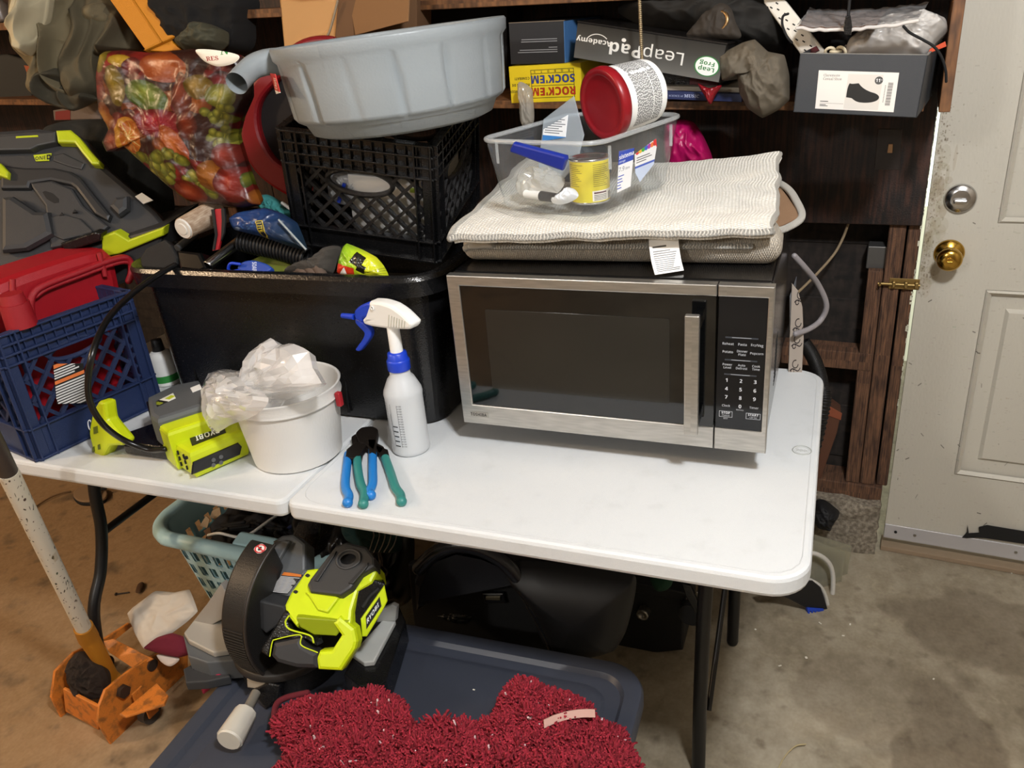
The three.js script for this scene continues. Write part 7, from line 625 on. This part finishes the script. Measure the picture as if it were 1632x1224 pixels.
  for (const [k, l] of [[[[318, 838], [328, 822], [334, 828], [330, 842]], 'small beige card sticking up at the left of the teal basket'], [[[334, 824], [338, 814], [350, 808], [352, 820], [342, 828]], 'small beige card sticking up right of the other in the basket'], [[[324, 846], [334, 840], [338, 856], [334, 864]], 'brown card corner tucked inside the teal basket rim']]) { const F = FR(k[0][0], k[0][1], { y: 0.31 }, 0.2, 0.4); const q = thing('card_tag', l, 'card', F.o.clone()); wm('card', slab(F, k, 0.003, { b: 0.0006 }), mat(l.startsWith('brown') ? 0x6e5440 : 0xa58e70, 0.8), q); }
}
{ const F = FR(255, 990, { y: 0.19 }, 0.1, 0.9); const t = thing('white_towel', 'white paper towel lying over the back of the orange jack', 'towel', F.o.clone()); wm('towel', puff(F, [[203, 978], [220, 962], [248, 942], [278, 944], [302, 940], [315, 974], [297, 992], [274, 1009], [231, 1035], [216, 1012]], { n: 90, k: 20, t: 0.008, bt: 0.004, e: 0.3, tension: 0.15, f: (x, y) => 0.016 * ridge(x * 9, y * 13, 2) }), mat(0xcdc2b2, 0.9, bumpN(40, 0.0006)), t); const F2 = FR(265, 1030, { y: 0.17 }, 0.2, 0.7); const t2 = thing('maroon_cloth', 'folded maroon cloth with a white edge on the orange jack', 'cloth', F2.o.clone()); wm('cloth', puff(F2, [[229, 1033], [250, 1016], [274, 1009], [295, 1016], [303, 1042], [285, 1048], [262, 1044]], { n: 60, k: 14, t: 0.02, tension: 0.2 }), mat(0x6a1426, 0.9), t2); wm('white_edge', puff(push(F2, -0.006), [[250, 1044], [266, 1044], [286, 1050], [272, 1062], [258, 1056]], { n: 40, k: 8, t: 0.008 }), mat(0xcdbdb0, 0.9), t2); const F3 = FR(345, 1082, { y: 0.31 }, 0.1, 0.6); const t3 = thing('red_cloth', 'red cloth with a white trim squeezed under the saw foot', 'cloth', F3.o.clone()); wm('cloth', puff(F3, [[320, 1086], [340, 1072], [366, 1060], [358, 1076], [340, 1094], [324, 1106]], { n: 50, k: 10, t: 0.012, tension: 0.2 }), mat(0x9c1a3c, 0.8), t3); wm('white_trim', tube([[346, 1070], [356, 1064], [364, 1060]].map(([u, v]) => at(u, v, push(F3, 0.008))), 0.003, 20, 6), M.white, t3); }
// dark stuff beneath the table
{ const F = FR(540, 870, { d: 0.42 }, 0.2, 0.15); const t = thing('black_bin_bag', 'crumpled black plastic bag under the table behind the saw', 'bag', F.o.clone()); wm('bag_film', puff(F, [[470, 820], [520, 815], [570, 825], [650, 835], [660, 900], [650, 960], [560, 980], [490, 940], [480, 880]], { n: 120, k: 26, t: 0.08, f: (x, y) => 0.05 * ridge(x * 11, y * 6, 3) - 0.02 }), mat(0x0b0c0d, 0.3), t); const F2 = FR(585, 850, { d: 0.36 }, 0.1, 0.1); const t2 = thing('dark_green_cloth', 'dark green cloth with thin wires under the table middle', 'cloth', F2.o.clone()); wm('cloth', puff(F2, [[548, 836], [620, 842], [640, 860], [630, 880], [560, 862]], { n: 60, k: 12, t: 0.02, f: (x, y) => 0.015 * ridge(x * 25, y * 25) }), mat(0x12302c, 0.9), t2); for (let i = 0; i < 5; i++) wm('wire', tube([[590 + i * 9, 838], [596 + i * 9, 852], [592 + i * 9, 868], [588 + i * 8, 880]].map(([u, v]) => at(u, v, { d: 0.33 })), 0.0015, 24, 6), M.steel, t2); }
{ const F = FR(800, 960, { d: 0.27 }, 0.2, 0.1); const t = thing('black_fender', 'large glossy black moulded plastic fender under the table behind the tote', 'fender', F.o.clone()); const gl = mat(0x19191b, 0.3); 
  wm('arch', slab(F, [[656, 932], [668, 905], [690, 882], [712, 870], [736, 867], [772, 875], [806, 896], [832, 929], [852, 965], [875, 1005], [886, 1034], [866, 1038], [850, 1006], [837, 970], [817, 937], [795, 917], [765, 904], [730, 897], [702, 907], [686, 932], [678, 970], [660, 980]], 0.16, { b: 0.022 }), gl, t); wm('arch_highlight', tube([[668, 905], [690, 884], [714, 872], [738, 869], [772, 877], [806, 898], [832, 931], [852, 967], [874, 1006], [886, 1034]].map(([u, v]) => at(u, v, push(F, -0.004))), 0.017, 90, 14), mat(0x1f1f21, 0.22), t); wm('flank', puff(push(F, -0.03), [[800, 900], [850, 893], [940, 905], [1012, 918], [1010, 959], [998, 1005], [982, 1031], [930, 1045], [886, 1044], [868, 1010], [846, 962]], { n: 110, k: 24, t: 0.07, bt: 0.05, e: 0.5, tension: 0.25 }), mat(0x121213, 0.5), t);  // edge tube added to catch highlights along the arch
  wm('inner_wall', slab(push(F, -0.1), [[650, 900], [730, 880], [830, 930], [880, 1040], [800, 1030], [660, 1000]], 0.02, { b: 0.004 }), M.blackMatte, t); wm('latch', slab(push(F, -0.08), [[774, 951], [797, 951], [797, 957], [774, 956]], 0.008, { b: 0.001 }), mat(0x6d6450, 0.4, { metalness: 0.5 }), t); wm('latch_cover', slab(push(F, -0.085), [[768, 946], [802, 946], [806, 962], [772, 962]], 0.01, { b: 0.003 }), gl, t);
  const F2 = FR(715, 972, { d: 0.36 }, 0.1, 0.3); const t2 = thing('pale_scrap', 'crumpled dark wrapper with pale flecks under the fender arch', 'wrapper', F2.o.clone()); wm('wrapper', puff(F2, [[688, 974], [705, 966], [730, 968], [765, 975], [750, 990], [715, 986]], { n: 50, k: 12, t: 0.02, f: (x, y) => 0.015 * ridge(x * 30, y * 30) }), mat(0x15181a, 0.4), t2); wm('fleck', [[[688, 974], [700, 972], [696, 978]], [[712, 968], [728, 967], [722, 974]]].map((l) => slab(push(F2, 0.02), l, 0.002, { b: 0.0004 })), mat(0x7a7a48, 0.5), t2); }
{ const F = FR(1050, 990, { d: 0.57 }, TROT); const t = thing('black_case', 'matte black case with a metal knob standing on the floor by the table leg', 'case', F.o.clone()); wm('case_body', slab(F, [[960, 935], [1010, 930], [1092, 948], [1088, 1037], [980, 1048], [950, 1040]], 0.2, { b: 0.006 }), mat(0x121416, 0.6), t); wm('case_lid', slab(push(F, 0.002), [[960, 935], [1010, 928], [1094, 946], [1093, 960], [1012, 945], [960, 948]], 0.2, { b: 0.004 }), mat(0x17191b, 0.55), t); const p = at(1024, 980, push(F, 0.02)); wm('knob', lathe([[0.007, 0], [0.016, 0], [0.016, 0.02], [0.0145, 0.024], [0.008, 0.024], [0.007, 0.012], [0, 0.012]], 8).rotateX(Math.PI / 2).translate(p.x, p.y, p.z - 0.02), M.steel, t); const F2 = FR(1056, 928, { d: 0.5 }, 0.1, 0.2); const t2 = thing('green_cloth', 'small dark green cloth lying on the black case', 'cloth', F2.o.clone()); wm('cloth', puff(F2, [[1036, 915], [1070, 916], [1068, 936], [1046, 940]], { n: 40, k: 10, t: 0.02 }), mat(0x163f2c, 0.85), t2); const F3 = FR(1104, 965, { d: 0.5 }, 0.1, 0.1); const t3 = thing('caster', 'dark caster wheel with a silver plate behind the table leg', 'caster', F3.o.clone()); const pc = at(1102, 976, { d: 0.55 }); wm('wheel', cyl(0.03, 0.03, 0.025, pc.x, pc.y, pc.z, Math.PI / 2), M.blackMatte, t3); wm('fork', slab(F3, [[1086, 930], [1100, 934], [1118, 975], [1112, 984], [1092, 950]], 0.014, { b: 0.003 }), M.blackGloss, t3); wm('silver_plate', slab(push(F3, 0.002), [[1110, 944], [1120, 940], [1120, 962], [1112, 958]], 0.006, { b: 0.001 }), M.steel, t3); }
// by the wall, right of the table
{ const F = FR(1321, 977, { y: 0 }, 0.75, 0.12); const t = thing('acrylic_stack', 'stack of clear acrylic panels with silver edges leaning by the wall', 'panels', F.o.clone()); for (const [k, l] of [[-0.11, [[1298, 852], [1358, 870], [1341, 974], [1300, 968]]], [-0.09, [[1290, 858], [1348, 880], [1334, 977], [1292, 970]]]]) wm('panel', slab(push(F, k), l, 0.003, { b: 0.0008 }), film(0xdad8c8, 0.12, { transmission: 0.8 }), t); const band = (l, k, r) => wm('silver_edge', tube(l.map(([u, v]) => at(u, v, push(F, k))), r, 60, 8), mat(0xdcdad4, 0.22, { metalness: 0.35 }), t); band([[1286, 880], [1304, 884], [1320, 896], [1327, 914], [1327, 944], [1322, 976]], -0.06, 0.0065); band([[1280, 920], [1296, 927], [1308, 936], [1316, 952], [1321, 977]], -0.03, 0.006);
  const F2 = FR(1290, 974, { y: 0.004 }, 0.6, 0.12); const t2 = thing('dustpan', 'black dustpan standing on edge with a blue comb strip, under the table corner', 'dustpan', F2.o.clone()); wm('pan', slab(F2, [[1216, 943], [1250, 938], [1278, 922], [1296, 926], [1310, 938], [1321, 974], [1287, 971], [1256, 955], [1240, 948]], 0.03, { b: 0.006 }), mat(0x0e0f12, 0.45), t2); const cm = [slab(push(F2, 0.004), [[1287, 969], [1313, 971], [1313, 975], [1287, 974]], 0.012, { b: 0.001 })]; for (let i = 0; i < 5; i++) cm.push(slab(push(F2, 0.004), [[1288 + i * 5.2, 973], [1291 + i * 5.2, 973], [1291 + i * 5.2, 979], [1288 + i * 5.2, 978]], 0.012, { b: 0.0006 })); wm('comb_strip', cm, mat(0x1b3fae, 0.5), t2); }
// small things on the slab
{ const F = HZ(0.028); const o = at(145, 795, { y: 0 }); const t = thing('sandal', 'brown flat sandal with a dark sole on the floor behind the left table leg', 'sandal', o); wm('sole', slab(HZ(0.012), [[117, 793], [122, 782], [142, 774], [166, 780], [170, 792], [160, 800], [130, 802]], 0.012, { b: 0.003, smooth: 40 }), M.blackMatte, t); wm('footbed', slab(HZ(0.02), [[117, 790], [122, 779], [142, 772], [166, 778], [170, 789], [160, 796], [130, 798]], 0.009, { b: 0.003, smooth: 40 }), mat(0x8d7356, 0.8), t); wm('strap', tube([[152, 794], [158, 782], [168, 778]].map(([u, v]) => at(u, v, { y: 0.03 })), 0.006, 20, 8), M.blackMatte, t); }
cable('floor_wire', 'thin wire curving over the floor behind the jack handle', [[48, 816, { y: 0.004 }], [62, 804, { y: 0.006 }], [80, 793, { y: 0.008 }], [98, 786, { y: 0.008 }], [112, 783, { y: 0.006 }]], 0.003, mat(0x6e5334, 0.7), 'wire');
{ const t = thing('dry_twig', 'thin pale dry stalk on the concrete at the bottom of the photo', 'twig', at(1260, 1200, { y: 0 })); wm('stalk', tube([[1240, 1226], [1248, 1210], [1258, 1197], [1270, 1188], [1284, 1186]].map(([u, v], i) => at(u, v, { y: 0.003 + 0.002 * i })), 0.0016, 40, 6), mat(0xb3a37c, 0.8), t); }
{ const t = thing('iron_nail', 'rusty iron nail lying on the brown floor under the table', 'nail', at(195, 946, { y: 0 })); wm('shank', bar(at(185, 947, { y: 0.003 }), at(206, 944, { y: 0.003 }), 0.0022, 8), mat(0x2a211b, 0.6), t); wm('nail_head', cyl(0.005, 0.005, 0.003, ...at(185, 947, { y: 0.004 }).toArray(), 0, Math.PI / 2), mat(0x2a211b, 0.6), t); const t2 = thing('dead_leaf', 'curled dead brown leaf on the floor right of the nail', 'leaf', at(222, 934, { y: 0 })); wm('blade', puff(HZ(0.006), [[216, 944], [220, 932], [228, 928], [230, 934], [224, 944]], { t: 0.008, bt: 0.003, n: 30, k: 6 }), mat(0x4a3018, 0.85), t2); }
{ const gs = []; const r = rng(55); for (const [u, v] of [[1285, 1048], [1243, 1061], [1355, 995], [1204, 1003], [1612, 913], [1344, 1013], [1488, 1082], [1307, 993]]) { const p = at(u, v, { y: 0.002 }); gs.push(box(0.004 + 0.006 * r(), 0.002, 0.003 + 0.003 * r(), 0.0008, p.x, p.y, p.z, 0, r() * 3, 0)); } for (const [u, v] of [[755, 1098], [326, 1128], [600, 1180], [1003, 1213]]) { const p = at(u, v, { y: 0.3 }); gs.push(box(0.005, 0.0015, 0.003, 0.0005, p.x, p.y - 0.002, p.z)); } const x = mesh('paper_scraps', gs, mat(0xd8d2c4, 0.8), scene, { kind: 'stuff', label: 'tiny pale scraps scattered on the concrete and the tote lid' }); x.userData.category = 'scraps'; }
renderer.render(scene, camera);
